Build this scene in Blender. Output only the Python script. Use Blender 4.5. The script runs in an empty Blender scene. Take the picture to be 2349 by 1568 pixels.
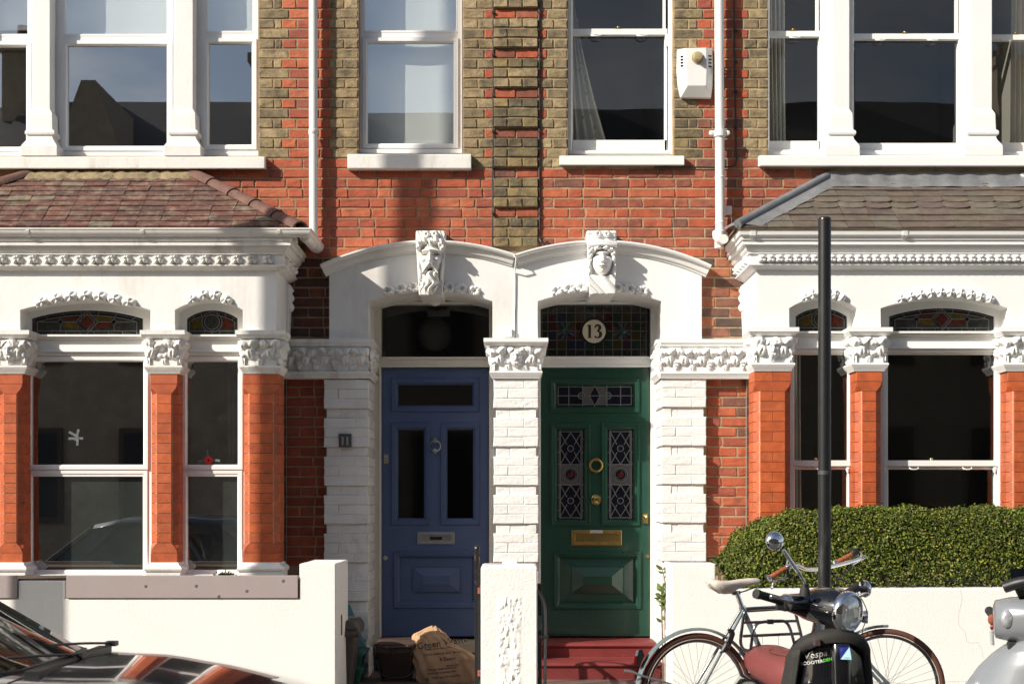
import bpy, bmesh, math, random
import numpy as np
from mathutils import Vector, Matrix
rad = math.radians
random.seed(7); RNG = np.random.default_rng(7)
SC = bpy.context.scene
COL = SC.collection

# ------------------------------------------------------------------ camera, sky, sun, exposure
F, D, X0, Y0, H = 3392.0, 11.5, 1174.5, 1150.0, 1.40     # focal length and framing in units of a 2349 px wide picture
cam = bpy.data.cameras.new('camera'); camo = bpy.data.objects.new('camera', cam); COL.objects.link(camo)
camo.location = (0, -D, H); camo.rotation_euler = (rad(90), 0, 0)
cam.sensor_width = 36; cam.lens = 36 * F / 2349; cam.shift_y = (Y0 - 784) / 2349; cam.clip_end = 400; cam.clip_start = .05
cam.dof.use_dof = True; cam.dof.focus_distance = 11.2; cam.dof.aperture_fstop = 6.3
SC.camera = camo
SUN = Vector((-1.5, -1.0, 1.10)).normalized()            # towards the sun
world = bpy.data.worlds.new('World'); SC.world = world; world.use_nodes = True
wn = world.node_tree.nodes; bgn = wn['Background']
sky = wn.new('ShaderNodeTexSky'); sky.sky_type = 'NISHITA'; sky.sun_disc = False
sky.sun_elevation = math.asin(SUN.z); sky.sun_rotation = math.atan2(SUN.x, SUN.y)
sky.air_density = 1.0; sky.dust_density = 1.5; sky.ozone_density = .7
wl_ = world.node_tree.links; tcw = wn.new('ShaderNodeTexCoord'); mpw = wn.new('ShaderNodeMapping'); mpw.inputs['Scale'].default_value = (1, 1, 2.2); cn = wn.new('ShaderNodeTexNoise'); cn.inputs['Scale'].default_value = 2.6; cn.inputs['Detail'].default_value = 8; cn.inputs['Roughness'].default_value = .58
cm_ = wn.new('ShaderNodeMapRange'); cm_.inputs[1].default_value = .47; cm_.inputs[2].default_value = .64; cm_.inputs[4].default_value = .85; bw = wn.new('ShaderNodeRGBToBW'); ml = wn.new('ShaderNodeMath'); ml.operation = 'MULTIPLY'; ml.inputs[1].default_value = 1.7; mxw = wn.new('ShaderNodeMix'); mxw.data_type = 'RGBA'
wl_.new(tcw.outputs['Generated'], mpw.inputs[0]); wl_.new(mpw.outputs[0], cn.inputs['Vector']); wl_.new(cn.outputs[0], cm_.inputs[0]); wl_.new(cm_.outputs[0], mxw.inputs[0]); wl_.new(sky.outputs[0], bw.inputs[0]); wl_.new(bw.outputs[0], ml.inputs[0]); wl_.new(sky.outputs[0], mxw.inputs[6]); wl_.new(ml.outputs[0], mxw.inputs[7])
wl_.new(mxw.outputs[2], bgn.inputs[0]); bgn.inputs[1].default_value = .085     # scattered white cloud in a clear sky
sl = bpy.data.lights.new('sun', 'SUN'); sl.energy = 5.0; sl.angle = rad(.5); sl.color = (1, .93, .82)
so = bpy.data.objects.new('sun', sl); COL.objects.link(so); so.rotation_euler = SUN.to_track_quat('Z', 'Y').to_euler(); so.location = (-12, -10, 9)
SC.view_settings.view_transform = 'Standard'; SC.view_settings.look = 'None'; SC.view_settings.gamma = 1
SC.view_settings.use_curve_mapping = False; SC.view_settings.exposure = .36
SC.cycles.max_bounces = 8; SC.cycles.transparent_max_bounces = 12

# ------------------------------------------------------------------ picture <-> place
def s_(Y): return F / (D + Y)
def px(x, Y=0.): return (x - X0) / s_(Y)
def pz(y, Y=0.): return H + (Y0 - y) / s_(Y)

# ------------------------------------------------------------------ objects
ORG = {}
def tag(o, label=None, cat=None, group=None, kind=None):
    if label: o['label'] = label
    if cat: o['category'] = cat
    if group: o['group'] = group
    if kind: o['kind'] = kind
    return o
def thing(name, label, cat, loc=(0, 0, 0), rot=(0, 0, 0), group=None, local=False):
    o = bpy.data.objects.new(name, None); COL.objects.link(o); o.location = loc; o.rotation_euler = rot
    o.empty_display_size = .1
    ORG[o.name] = Vector((0, 0, 0)) if local else Vector(loc)
    return tag(o, label, cat, group)
def link(name, me, par=None, loc=None):
    o = bpy.data.objects.new(name, me); COL.objects.link(o)
    if par is not None: o.parent = par
    if loc is not None: o.location = loc
    return o

class MB:
    def __init__(s): s.v = []; s.f = []; s.m = []; s.cur = 0
    def add(s, vs, fs):
        b = len(s.v); s.v.extend([tuple(map(float, p)) for p in vs]); s.f.extend([tuple(b + i for i in f) for f in fs]); s.m.extend([s.cur] * len(fs)); return s
    def box(s, x0, x1, y0, y1, z0, z1):
        x0, x1 = min(x0, x1), max(x0, x1); y0, y1 = min(y0, y1), max(y0, y1); z0, z1 = min(z0, z1), max(z0, z1)
        return s.add([(x0, y0, z0), (x1, y0, z0), (x1, y1, z0), (x0, y1, z0), (x0, y0, z1), (x1, y0, z1), (x1, y1, z1), (x0, y1, z1)],
                     [(0, 3, 2, 1), (4, 5, 6, 7), (0, 1, 5, 4), (1, 2, 6, 5), (2, 3, 7, 6), (3, 0, 4, 7)])
    def loft(s, rings, closed=True, caps=True):
        n = len(rings[0]); vs = [p for r in rings for p in r]; fs = []
        for i in range(len(rings) - 1):
            for j in range(n if closed else n - 1):
                k = (j + 1) % n; fs.append((i * n + j, i * n + k, (i + 1) * n + k, (i + 1) * n + j))
        if caps and closed: fs.append(tuple(range(n - 1, -1, -1))); fs.append(tuple((len(rings) - 1) * n + j for j in range(n)))
        return s.add(vs, fs)
    def prism(s, poly, y0, y1):          # outline in x,z pulled from y0 to y1
        return s.loft([[(x, y0, z) for x, z in poly], [(x, y1, z) for x, z in poly]])
    def column(s, poly, z0, z1):         # outline in x,y pulled up
        return s.loft([[(x, y, z0) for x, y in poly], [(x, y, z1) for x, y in poly]])
    def tube(s, pts, r, n=8, closed=False):
        pts = [Vector(p) for p in pts]; rs = r if isinstance(r, (list, tuple)) else [r] * len(pts); rings = []; ref = None
        for i, p in enumerate(pts):
            if closed: t = pts[(i + 1) % len(pts)] - pts[i - 1]
            else: t = pts[min(i + 1, len(pts) - 1)] - pts[max(i - 1, 0)]
            t.normalize()
            if ref is None: ref = t.orthogonal().normalized()
            ref = (ref - t * ref.dot(t)); ref = ref.normalized() if ref.length > 1e-6 else t.orthogonal().normalized()
            b = t.cross(ref)
            rings.append([p + (ref * math.cos(a) + b * math.sin(a)) * rs[i] for a in [2 * math.pi * k / n for k in range(n)]])
        if closed: rings.append(rings[0])
        return s.loft(rings, caps=not closed)
    def lathe(s, prof, c, axis=(0, 0, 1), n=16):   # prof: (r, h) along axis
        ax = Vector(axis).normalized(); u = ax.orthogonal().normalized(); w = ax.cross(u); c = Vector(c)
        return s.loft([[c + ax * h + (u * math.cos(a) + w * math.sin(a)) * max(r, 1e-4) for a in [2 * math.pi * k / n for k in range(n)]] for r, h in prof])
    def ball(s, c, r, n=12, m=8, sc=(1, 1, 1)):
        c = Vector(c)
        return s.loft([[c + Vector((sc[0] * r * math.sin(t) * math.cos(a), sc[1] * r * math.sin(t) * math.sin(a), sc[2] * r * math.cos(t))) for a in [2 * math.pi * k / n for k in range(n)]]
                       for t in [math.pi * (.02 + .96 * i / m) for i in range(m + 1)]])
    def sweep(s, path, prof, fn, ends=True):
        # path in a plane (a,b); prof (offset along the left normal, w); fn(a,b,w)->xyz ; mitred
        rings = []; P = [Vector((a, b)) for a, b in path]
        for i, p in enumerate(P):
            d1 = (P[i] - P[i - 1]).normalized() if i > 0 else None
            d2 = (P[i + 1] - P[i]).normalized() if i < len(P) - 1 else None
            d1 = d1 or d2; d2 = d2 or d1
            n1 = Vector((-d1.y, d1.x)); n2 = Vector((-d2.y, d2.x)); n = (n1 + n2).normalized(); k = 1 / max(.3, n.dot(n1))
            rings.append([fn(p.x + n.x * o * k, p.y + n.y * o * k, w) for o, w in prof])
        return s.loft(rings, caps=ends)
    def ring(s, x0, x1, z0, z1, prof):
        # mitred rectangular frame facing -y; prof: closed list of (inset, y)
        rs = []
        for a, b in ((x0, z0), (x1, z0), (x1, z1), (x0, z1), (x0, z0)):
            sx = 1 if a == x0 else -1; sz = 1 if b == z0 else -1
            rs.append([(a + sx * i, y, b + sz * i) for i, y in prof])
        return s.loft(rs, caps=False)
    def grid(s, A, flip=False, wrap=False):        # A: numpy (m,n,3)
        m, n = A.shape[:2]; fs = []
        for i in range(m - 1):
            for j in range(n - 1 if not wrap else n):
                k = (j + 1) % n; q = (i * n + j, i * n + k, (i + 1) * n + k, (i + 1) * n + j); fs.append(q[::-1] if flip else q)
        return s.add(A.reshape(-1, 3).tolist(), fs)
    def mesh(s, name, mats, off=Vector((0, 0, 0)), smooth=None, bevel=0, recalc=True, seg=1):
        me = bpy.data.meshes.new(name); v = [(a - off.x, b - off.y, c - off.z) for a, b, c in s.v]
        me.from_pydata(v, [], s.f)
        for m in (mats if isinstance(mats, (list, tuple)) else [mats]): me.materials.append(m)
        if any(s.m): me.polygons.foreach_set('material_index', s.m)
        if recalc or bevel:
            bm = bmesh.new(); bm.from_mesh(me); bmesh.ops.remove_doubles(bm, verts=bm.verts, dist=1e-5)
            if recalc: bmesh.ops.recalc_face_normals(bm, faces=bm.faces)
            if bevel:
                es = [e for e in bm.edges if len(e.link_faces) == 2 and e.calc_face_angle(0) > .5]
                bmesh.ops.bevel(bm, geom=es, offset=bevel, segments=seg, affect='EDGES', clamp_overlap=True)
            bm.to_mesh(me); bm.free()
        if smooth is not None:
            me.polygons.foreach_set('use_smooth', [True] * len(me.polygons)); me.set_sharp_from_angle(angle=rad(smooth))
        return me
    def build(s, name, mat, par=None, smooth=None, bevel=0, recalc=True, seg=1):
        off = ORG.get(par.name, Vector((0, 0, 0))) if par is not None else Vector((0, 0, 0))
        o = link(name, s.mesh(name, mat, off, smooth, bevel, recalc, seg), par); ORG[o.name] = off
        return o

def solo(mb, name, mat, label, cat, group=None, kind=None, **k):    # a thing that is one mesh: origin at its base
    vs = np.array(mb.v); c = Vector(((vs[:, 0].min() + vs[:, 0].max()) / 2, (vs[:, 1].min() + vs[:, 1].max()) / 2, vs[:, 2].min()))
    o = link(name, mb.mesh(name, mat, c, **k)); o.location = c; ORG[o.name] = c
    return tag(o, label, cat, group, kind)

def arc(cx, ztop, R, x0, x1, n=16):       # points on a circle whose crown is (cx, ztop)
    return [(x, ztop - R + math.sqrt(max(0, R * R - (x - cx) ** 2))) for x in [x0 + (x1 - x0) * i / n for i in range(n + 1)]]
def smoothpath(pts, n=6):
    pts = [Vector(p) for p in pts]; out = []
    for i in range(len(pts) - 1):
        p0 = pts[max(i - 1, 0)]; p1 = pts[i]; p2 = pts[i + 1]; p3 = pts[min(i + 2, len(pts) - 1)]
        for k in range(n):
            t = k / n; out.append(.5 * ((2 * p1) + (p2 - p0) * t + (2 * p0 - 5 * p1 + 4 * p2 - p3) * t * t + (3 * p1 - p0 - 3 * p2 + p3) * t ** 3))
    out.append(pts[-1]); return out

# ------------------------------------------------------------------ materials
def pm(name, col, rough=.6, var=.12, vs=5, bump=.0, bs=60, metal=0, coat=0, pal=None, dirt=None, spec=.5, island=False, bump2=None, sheen=0):
    m = bpy.data.materials.new(name); m.use_nodes = True; nt = m.node_tree; N = nt.nodes; L = nt.links; P = N['Principled BSDF']
    P.inputs['Roughness'].default_value = rough; P.inputs['Metallic'].default_value = metal; P.inputs['Coat Weight'].default_value = coat
    P.inputs['Coat Roughness'].default_value = .03; P.inputs['Specular IOR Level'].default_value = spec
    if sheen: P.inputs['Sheen Weight'].default_value = sheen
    geo = N.new('ShaderNodeNewGeometry'); base = None
    if pal:
        r = N.new('ShaderNodeValToRGB'); r.color_ramp.interpolation = 'CONSTANT'
        while len(r.color_ramp.elements) < len(pal): r.color_ramp.elements.new(.5)
        for i, c in enumerate(pal): r.color_ramp.elements[i].position = i / len(pal); r.color_ramp.elements[i].color = (*c, 1)
        if island: L.new(geo.outputs['Random Per Island'], r.inputs[0])
        else:
            oi = N.new('ShaderNodeObjectInfo'); L.new(oi.outputs['Random'], r.inputs[0])
        base = r.outputs[0]
    if var:
        n = N.new('ShaderNodeTexNoise'); n.inputs['Scale'].default_value = vs; n.inputs['Detail'].default_value = 5; n.inputs['Roughness'].default_value = .62
        L.new(geo.outputs['Position'], n.inputs['Vector'])
        mr = N.new('ShaderNodeMapRange'); mr.inputs[1].default_value = .3; mr.inputs[2].default_value = .7; mr.inputs[3].default_value = 1 - var; mr.inputs[4].default_value = 1 + var
        L.new(n.outputs[0], mr.inputs[0])
        mx = N.new('ShaderNodeMix'); mx.data_type = 'RGBA'; mx.blend_type = 'MULTIPLY'; mx.inputs[0].default_value = 1
        if base: L.new(base, mx.inputs[6])
        else: mx.inputs[6].default_value = (*col, 1)
        cmb = N.new('ShaderNodeCombineColor'); [L.new(mr.outputs[0], cmb.inputs[i]) for i in range(3)]; L.new(cmb.outputs[0], mx.inputs[7]); base = mx.outputs[2]
    if dirt:
        for (dc, ds, lo, hi, amt, zs) in dirt:
            mp = N.new('ShaderNodeMapping'); mp.inputs['Scale'].default_value = (1, 1, zs); L.new(geo.outputs['Position'], mp.inputs[0])
            n = N.new('ShaderNodeTexNoise'); n.inputs['Scale'].default_value = ds; n.inputs['Detail'].default_value = 7; n.inputs['Roughness'].default_value = .7; L.new(mp.outputs[0], n.inputs['Vector'])
            mr = N.new('ShaderNodeMapRange'); mr.inputs[1].default_value = lo; mr.inputs[2].default_value = hi; mr.inputs[4].default_value = amt; L.new(n.outputs[0], mr.inputs[0])
            mx = N.new('ShaderNodeMix'); mx.data_type = 'RGBA'; L.new(mr.outputs[0], mx.inputs[0]); mx.inputs[7].default_value = (*dc, 1)
            if base: L.new(base, mx.inputs[6])
            else: mx.inputs[6].default_value = (*col, 1)
            base = mx.outputs[2]
    if base: L.new(base, P.inputs['Base Color'])
    else: P.inputs['Base Color'].default_value = (*col, 1)
    if bump:
        n = N.new('ShaderNodeTexNoise'); n.inputs['Scale'].default_value = bs; n.inputs['Detail'].default_value = 6; n.inputs['Roughness'].default_value = .65; L.new(geo.outputs['Position'], n.inputs['Vector'])
        b = N.new('ShaderNodeBump'); b.inputs['Strength'].default_value = 1; b.inputs['Distance'].default_value = bump; L.new(n.outputs[0], b.inputs['Height'])
        if bump2:
            n2 = N.new('ShaderNodeTexNoise'); n2.inputs['Scale'].default_value = bump2[0]; n2.inputs['Detail'].default_value = 3; L.new(geo.outputs['Position'], n2.inputs['Vector'])
            b2 = N.new('ShaderNodeBump'); b2.inputs['Strength'].default_value = 1; b2.inputs['Distance'].default_value = bump2[1]; L.new(n2.outputs[0], b2.inputs['Height']); L.new(b2.outputs[0], b.inputs['Normal'])
        L.new(b.outputs[0], P.inputs['Normal'])
    return m
def glassmat(name, ior=1.75, wave=.0, ws=2., tint=(.92, .95, .94), rough=0.):
    m = bpy.data.materials.new(name); m.use_nodes = True; nt = m.node_tree; N = nt.nodes; L = nt.links; N.remove(N['Principled BSDF'])
    out = N['Material Output']; tr = N.new('ShaderNodeBsdfTransparent'); tr.inputs[0].default_value = (*tint, 1)
    gl = N.new('ShaderNodeBsdfGlossy'); gl.inputs['Roughness'].default_value = rough; gl.inputs[0].default_value = (.95, .97, 1, 1)
    f0 = ((ior - 1) / (ior + 1)) ** 2; lw = N.new('ShaderNodeLayerWeight'); lw.inputs[0].default_value = .5; pw = N.new('ShaderNodeMath'); pw.operation = 'POWER'; pw.inputs[1].default_value = 5
    fr = N.new('ShaderNodeMath'); fr.operation = 'MULTIPLY_ADD'; fr.inputs[1].default_value = 1 - f0; fr.inputs[2].default_value = f0; mx = N.new('ShaderNodeMixShader')
    L.new(lw.outputs['Facing'], pw.inputs[0]); L.new(pw.outputs[0], fr.inputs[0]); L.new(fr.outputs[0], mx.inputs[0]); L.new(tr.outputs[0], mx.inputs[1]); L.new(gl.outputs[0], mx.inputs[2]); L.new(mx.outputs[0], out.inputs[0])
    if wave:
        geo = N.new('ShaderNodeNewGeometry'); n = N.new('ShaderNodeTexNoise'); n.inputs['Scale'].default_value = ws; n.inputs['Detail'].default_value = 1; L.new(geo.outputs['Position'], n.inputs['Vector'])
        b = N.new('ShaderNodeBump'); b.inputs['Distance'].default_value = wave; b.inputs['Strength'].default_value = 1; L.new(n.outputs[0], b.inputs['Height']); L.new(b.outputs[0], gl.inputs['Normal'])
    return m
GRIME = ((.40, .34, .26), 3.2, .50, .78, .5, .25)
M = dict(
    white=pm('white_masonry_paint', (.80, .79, .765), .55, .03, 3, .0015, 30, dirt=[GRIME]),
    white_clean=pm('fresh_white_masonry_paint', (.82, .815, .80), .5, .02, 3, .0012, 40),
    white_old=pm('weathered_white_paint', (.77, .75, .71), .6, .05, 4, .002, 35, dirt=[((.28, .24, .19), 5, .52, .74, .6, .3)]),
    upvc=pm('white_window_plastic', (.82, .82, .81), .28, .015, 2), sash=pm('white_gloss_paint', (.83, .825, .80), .3, .02, 6, .0006, 25),
    render=pm('white_rendered_wall', (.82, .805, .77), .75, .03, 2.5, .003, 90, dirt=[((.42, .36, .27), 2.2, .66, .82, .35, .5), ((.20, .12, .07), 6.5, .74, .80, .45, .28)]),
    pebble=pm('rough_white_render', (.82, .81, .78), .7, .03, 5, .004, 22, bump2=(70, .0025)),
    mortar=pm('lime_mortar', (.31, .215, .125), .9, .3, 9, .006, 70, dirt=[((.12, .10, .06), 5, .55, .75, .6, 1)]),
    mortar_grey=pm('grey_brown_mortar', (.36, .275, .165), .9, .3, 9, .006, 70),
    red=pm('red_brick', None, .75, .22, 14, .005, 50, pal=[(.375, .080, .034), (.42, .094, .039), (.33, .072, .036), (.45, .118, .050), (.385, .086, .037), (.30, .072, .040)], dirt=[((.07, .04, .03), 9, .56, .76, .75, .8), ((.16, .06, .04), 2.2, .5, .7, .5, .6)]),
    redbrown=pm('sooty_and_shaded_red_brick', None, .8, .3, 12, .005, 50, pal=[(.36, .088, .042), (.30, .082, .045), (.23, .070, .042), (.40, .098, .044), (.33, .098, .055), (.19, .075, .050), (.38, .084, .036)], dirt=[((.05, .035, .03), 7, .54, .74, .8, .8)]),
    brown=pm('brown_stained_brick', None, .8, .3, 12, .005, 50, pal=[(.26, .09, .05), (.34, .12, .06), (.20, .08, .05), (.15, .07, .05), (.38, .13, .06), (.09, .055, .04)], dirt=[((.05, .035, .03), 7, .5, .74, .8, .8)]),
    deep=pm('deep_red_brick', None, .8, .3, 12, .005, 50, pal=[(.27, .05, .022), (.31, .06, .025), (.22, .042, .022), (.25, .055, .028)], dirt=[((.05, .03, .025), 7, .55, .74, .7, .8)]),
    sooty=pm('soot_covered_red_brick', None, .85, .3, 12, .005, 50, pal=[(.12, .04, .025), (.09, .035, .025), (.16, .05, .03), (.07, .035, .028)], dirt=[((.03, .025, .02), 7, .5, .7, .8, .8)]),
    yellow=pm('yellow_stock_brick', None, .85, .25, 16, .006, 55, pal=[(.34, .255, .135), (.29, .22, .115), (.25, .19, .105), (.38, .29, .16), (.22, .17, .095), (.31, .23, .125), (.27, .20, .10)], dirt=[((.055, .045, .03), 8, .44, .66, .85, .9), ((.42, .34, .20), 19, .66, .76, .5, 1)]),
    soot=pm('soot_blackened_stock_brick', None, .85, .3, 14, .007, 50, pal=[(.22, .165, .075), (.17, .13, .065), (.12, .095, .055), (.25, .18, .08), (.15, .12, .06)], dirt=[((.035, .03, .025), 8, .48, .68, .85, .8), ((.42, .36, .25), 15, .66, .72, .7, 1)]),
    pbrick=pm('white_painted_brick', None, .5, .03, 8, .005, 38, pal=[(.80, .79, .77), (.78, .77, .75), (.82, .81, .79)]),
    pbrick_old=pm('old_white_painted_brick', None, .55, .05, 8, .006, 34, pal=[(.76, .745, .71), (.73, .71, .67), (.78, .77, .74)], dirt=[((.30, .25, .19), 7, .58, .78, .5, .5)]),
    terra=pm('red_terracotta', None, .5, .22, 13, .002, 60, pal=[(.45, .095, .028), (.40, .085, .028), (.48, .105, .032), (.43, .10, .034)], dirt=[((.16, .05, .025), 6, .56, .78, .65, .5), ((.08, .04, .03), 26, .72, .76, .5, 1)]),
    pointing=pm('pale_pointing', (.46, .26, .16), .9, .15, 12),
    tile=pm('red_clay_roof_tile', None, .85, .3, 18, .006, 45, pal=[(.125, .052, .040), (.108, .050, .040), (.145, .060, .044), (.092, .047, .040), (.132, .060, .046), (.118, .055, .043), (.13, .072, .052), (.112, .050, .040), (.105, .055, .044), (.135, .057, .043), (.16, .13, .09)], dirt=[((.27, .225, .155), 9, .50, .68, .7, 1), ((.035, .03, .02), 12, .52, .68, .9, 1)]),
    ridge=pm('red_clay_hip_tile', (.135, .068, .052), .85, .3, 10, .006, 40, dirt=[((.30, .22, .15), 9, .56, .75, .5, 1)]),
    fillet=pm('mortar_fillet', (.27, .21, .12), .95, .3, 8, .01, 40, dirt=[((.05, .05, .03), 7, .5, .7, .7, 1)]),
    slate=pm('old_welsh_slate', None, .6, .25, 14, .004, 40, pal=[(.110, .086, .064), (.120, .094, .069), (.100, .080, .063), (.115, .084, .071), (.106, .088, .069), (.128, .108, .086), (.102, .075, .065)], dirt=[((.25, .20, .12), 10, .55, .74, .5, 1)]),
    lead=pm('grey_lead_sheet', (.22, .225, .235), .45, .2, 5, .012, 7, metal=.3, dirt=[((.40, .40, .39), 4, .5, .75, .5, .5)]),
    pipe=pm('white_pipe_paint', (.80, .79, .77), .35, .03, 5, .0008, 20), gutter_old=pm('off_white_gutter', (.74, .72, .68), .4, .05, 5, .001, 20, dirt=[((.35, .31, .25), 4, .58, .75, .5, .4)]),
    cable=pm('black_cable', (.02, .02, .02), .5, 0), cable_brown=pm('brown_cable', (.06, .035, .03), .5, 0),
    glass=glassmat('double_glazing', 4.0, .0003, 1.0), glass_old=glassmat('old_sash_glass', 1.85, .0009, 1.5), glass_door=glassmat('door_glass', 1.7, .0006, 3, (.6, .6, .6)),
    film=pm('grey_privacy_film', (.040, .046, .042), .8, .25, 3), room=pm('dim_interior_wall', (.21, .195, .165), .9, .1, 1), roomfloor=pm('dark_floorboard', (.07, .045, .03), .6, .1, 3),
    blind=pm('white_roller_blind', (.80, .81, .80), .8, .02, 3), curtain=pm('cream_curtain_cloth', (.62, .58, .50), .85, .05, 5, .001, 80), drape=pm('grey_green_drape', (.14, .14, .13), .9, .05, 4),
    blue=pm('blue_door_paint', (.070, .106, .222), .42, .07, 4, .0007, 45, dirt=[((.16, .18, .24), 5, .64, .80, .22, .4)]), green=pm('green_door_gloss', (.017, .060, .041), .18, .10, 4, .0009, 14, coat=.25, dirt=[((.06, .11, .085), 5, .62, .80, .3, .4)]),
    frame_cream=pm('cream_door_frame_paint', (.70, .665, .59), .4, .04, 5, .001, 30),
    brass=pm('aged_brass', (.42, .27, .09), .35, .25, 20, .001, 40, metal=.9), brass_new=pm('polished_brass', (.62, .46, .18), .2, .1, 8, metal=1), steel=pm('brushed_steel', (.50, .50, .49), .3, .1, 10, metal=1),
    steel_dull=pm('dull_grey_metal', (.30, .31, .33), .45, .1, 10, metal=.6), chrome=pm('chrome', (.82, .83, .85), .06, 0, metal=1), chrome_dark=pm('dark_chrome', (.27, .27, .30), .10, .05, 20, metal=1),
    lead_came=pm('lead_came', (.15, .15, .145), .6, .15, 20, metal=.2), came_dark=pm('dark_lead_came', (.10, .10, .085), .5, .1, 20, metal=.3),
    black=pm('black_gloss_paint', (.012, .012, .014), .25, 0, coat=.2), ironwork=pm('flaking_black_iron_paint', (.015, .015, .016), .4, .2, 20, .002, 40, dirt=[((.22, .07, .03), 14, .62, .68, .9, .6), ((.55, .53, .5), 40, .70, .73, .9, 1)]),
    rust=pm('rusty_iron', (.25, .07, .03), .8, .3, 30, .002, 60), post=pm('black_post_paint', (.012, .012, .013), .38, .15, 7, .0006, 20, dirt=[((.10, .10, .10), 9, .60, .72, .6, .15)]),
    board=pm('mauve_grey_painted_board', (.34, .285, .275), .6, .05, 3, .001, 20, dirt=[((.10, .08, .07), 4, .66, .76, .5, .6)]), soil=pm('dry_soil', (.10, .07, .045), .95, .3, 30, .01, 60),
    red_step=pm('red_step_paint', (.18, .028, .026), .55, .12, 8, .002, 40, dirt=[((.30, .17, .13), 12, .62, .76, .4, 1)]), stone=pm('worn_stone', (.38, .33, .25), .8, .12, 8, .003, 40),
    paving=pm('concrete_paving', (.26, .24, .21), .85, .15, 3, .003, 60), asphalt=pm('asphalt', (.055, .055, .055), .9, .25, 30, .004, 200), kerbstone=pm('granite_kerb', (.30, .29, .28), .75, .2, 40, .002, 90), pathtile=pm('quarry_tile_path', (.15, .10, .085), .7, .2, 8, .003, 40),
    leaf=pm('box_leaf', None, .6, .30, 3.5, spec=.3, pal=[(0.075, 0.106, 0.012), (0.110, 0.146, 0.018), (0.050, 0.076, 0.010), (0.160, 0.192, 0.021), (0.036, 0.056, 0.009), (0.090, 0.121, 0.014), (0.230, 0.252, 0.026), (0.060, 0.091, 0.011), (0.050, 0.071, 0.010), (0.180, 0.141, 0.049)], island=True),
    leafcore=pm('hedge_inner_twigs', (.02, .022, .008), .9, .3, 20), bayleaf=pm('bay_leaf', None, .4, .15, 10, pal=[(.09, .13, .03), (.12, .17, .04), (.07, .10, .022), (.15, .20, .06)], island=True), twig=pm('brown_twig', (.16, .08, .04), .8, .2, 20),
    plastic_brown=pm('brown_bin_plastic', (.075, .05, .04), .42, .08, 10, .0008, 200), plastic_green=pm('green_box_plastic', (.02, .10, .075), .45, .08, 8), plastic_teal=pm('teal_green_plastic', (.04, .17, .18), .45, .08, 8), plastic_grey=pm('dark_grey_bin_plastic', (.055, .05, .045), .5, .08, 10, .0008, 200),
    paper=pm('brown_kraft_paper', (.46, .28, .155), .8, .08, 6, .003, 40, dirt=[((.18, .09, .045), 3.5, .62, .78, .5, 1)]), ink=pm('printed_ink', (.06, .045, .04), .8, 0), ink_black=pm('black_ink', (.012, .012, .016), .5, 0), plate=pm('slate_number_plate', (.07, .07, .075), .4, .1, 20), digit=pm('light_grey_digit', (.35, .36, .37), .5, 0), disc=pm('cream_number_disc', (.66, .60, .47), .35, .03, 10),
    abox=pm('white_alarm_plastic', (.78, .775, .75), .4, .03, 6), lens=pm('yellowed_strobe_lens', (.38, .31, .17), .25, .05, 10),
    tape=pm('clear_sticky_tape', (.15, .165, .165), .35, .2, 60), poppy=pm('red_paper_poppy', (.75, .035, .02), .6, 0),
    carpaint=pm('dark_navy_car_paint', (.006, .008, .016), .12, 0, coat=1), rubber=pm('black_rubber', (.015, .015, .015), .7, .1, 20), trim=pm('black_plastic_trim', (.014, .014, .015), .45, 0), silver=pm('silver_grey_scooter_paint', (.25, .265, .28), .22, .0, coat=.8, metal=.25), scooterblack=pm('black_scooter_paint', (.006, .006, .008), .12, 0, coat=1), apron=pm('black_apron_fabric', (.02, .018, .016), .75, .15, 20, .002, 150), seat=pm('oxblood_seat_vinyl', (.19, .045, .042), .5, .08, 6, .0008, 90),
    frame_grey=pm('blue_grey_bicycle_paint', (.13, .165, .175), .25, .04, 10, coat=.5), tyre=pm('brown_tyre_rubber', (.085, .028, .016), .7, .1, 20), saddle=pm('cream_leather_saddle', (.62, .56, .49), .45, .04, 8), leather=pm('tan_leather_grip', (.27, .075, .025), .5, .15, 30, .001, 60), redlens=pm('red_lamp_lens', (.20, .008, .008), .2, 0), skin_dark=pm('dark_lamp_reflector', (.2, .2, .22), .1, .2, 30, metal=1), amber=pm('clear_indicator_lens', (.72, .73, .76), .1, .2, 60, metal=.6),
    badge_blue=pm('blue_badge', (.02, .03, .22), .3, 0), badge_pale=pm('pale_badge', (.50, .78, .85), .3, 0), sticker_white=pm('white_sticker', (.7, .7, .68), .5, 0), sticker_green=pm('green_sticker', (.12, .62, .06), .5, 0),
    opp_wall=pm('london_brick', (.40, .31, .21), .9, .2, 5), opp_roof=pm('dark_slate_roof', (.075, .07, .07), .7, .2, 6), polewood=pm('weathered_wooden_pole', (.13, .09, .06), .9, .2, 15))  # opposite fronts: one plain mid-brown brick colour
for i, c in enumerate([(.026, .008, .007), (.008, .012, .030), (.008, .020, .017), (.026, .020, .006), (.020, .009, .018), (.013, .013, .013)]): M['sg%d' % i] = pm('coloured_glass_%s' % ('ruby blue sea_green amber plum grey'.split()[i]), c, .12, .15, 40, .0006, 60)
M['sg_red'] = pm('painted_ruby_glass', (.085, .020, .012), .2, .5, 40, .001, 60); M['sg_gold'] = pm('painted_gold_glass', (.09, .06, .010), .2, .5, 40, .001, 60); M['sg_smoke'] = pm('smoky_rippled_glass', (.035, .036, .033), .2, .45, 40, .002, 60); M['sg_navy'] = pm('navy_glass', (.006, .007, .016), .25, .1, 40, spec=.3); M['sg_teal'] = pm('teal_bullseye_glass', (.01, .05, .055), .12, .1, 20); M['sg_light'] = pm('pale_reeded_glass', (.075, .072, .075), .3, .2, 60)

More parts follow.
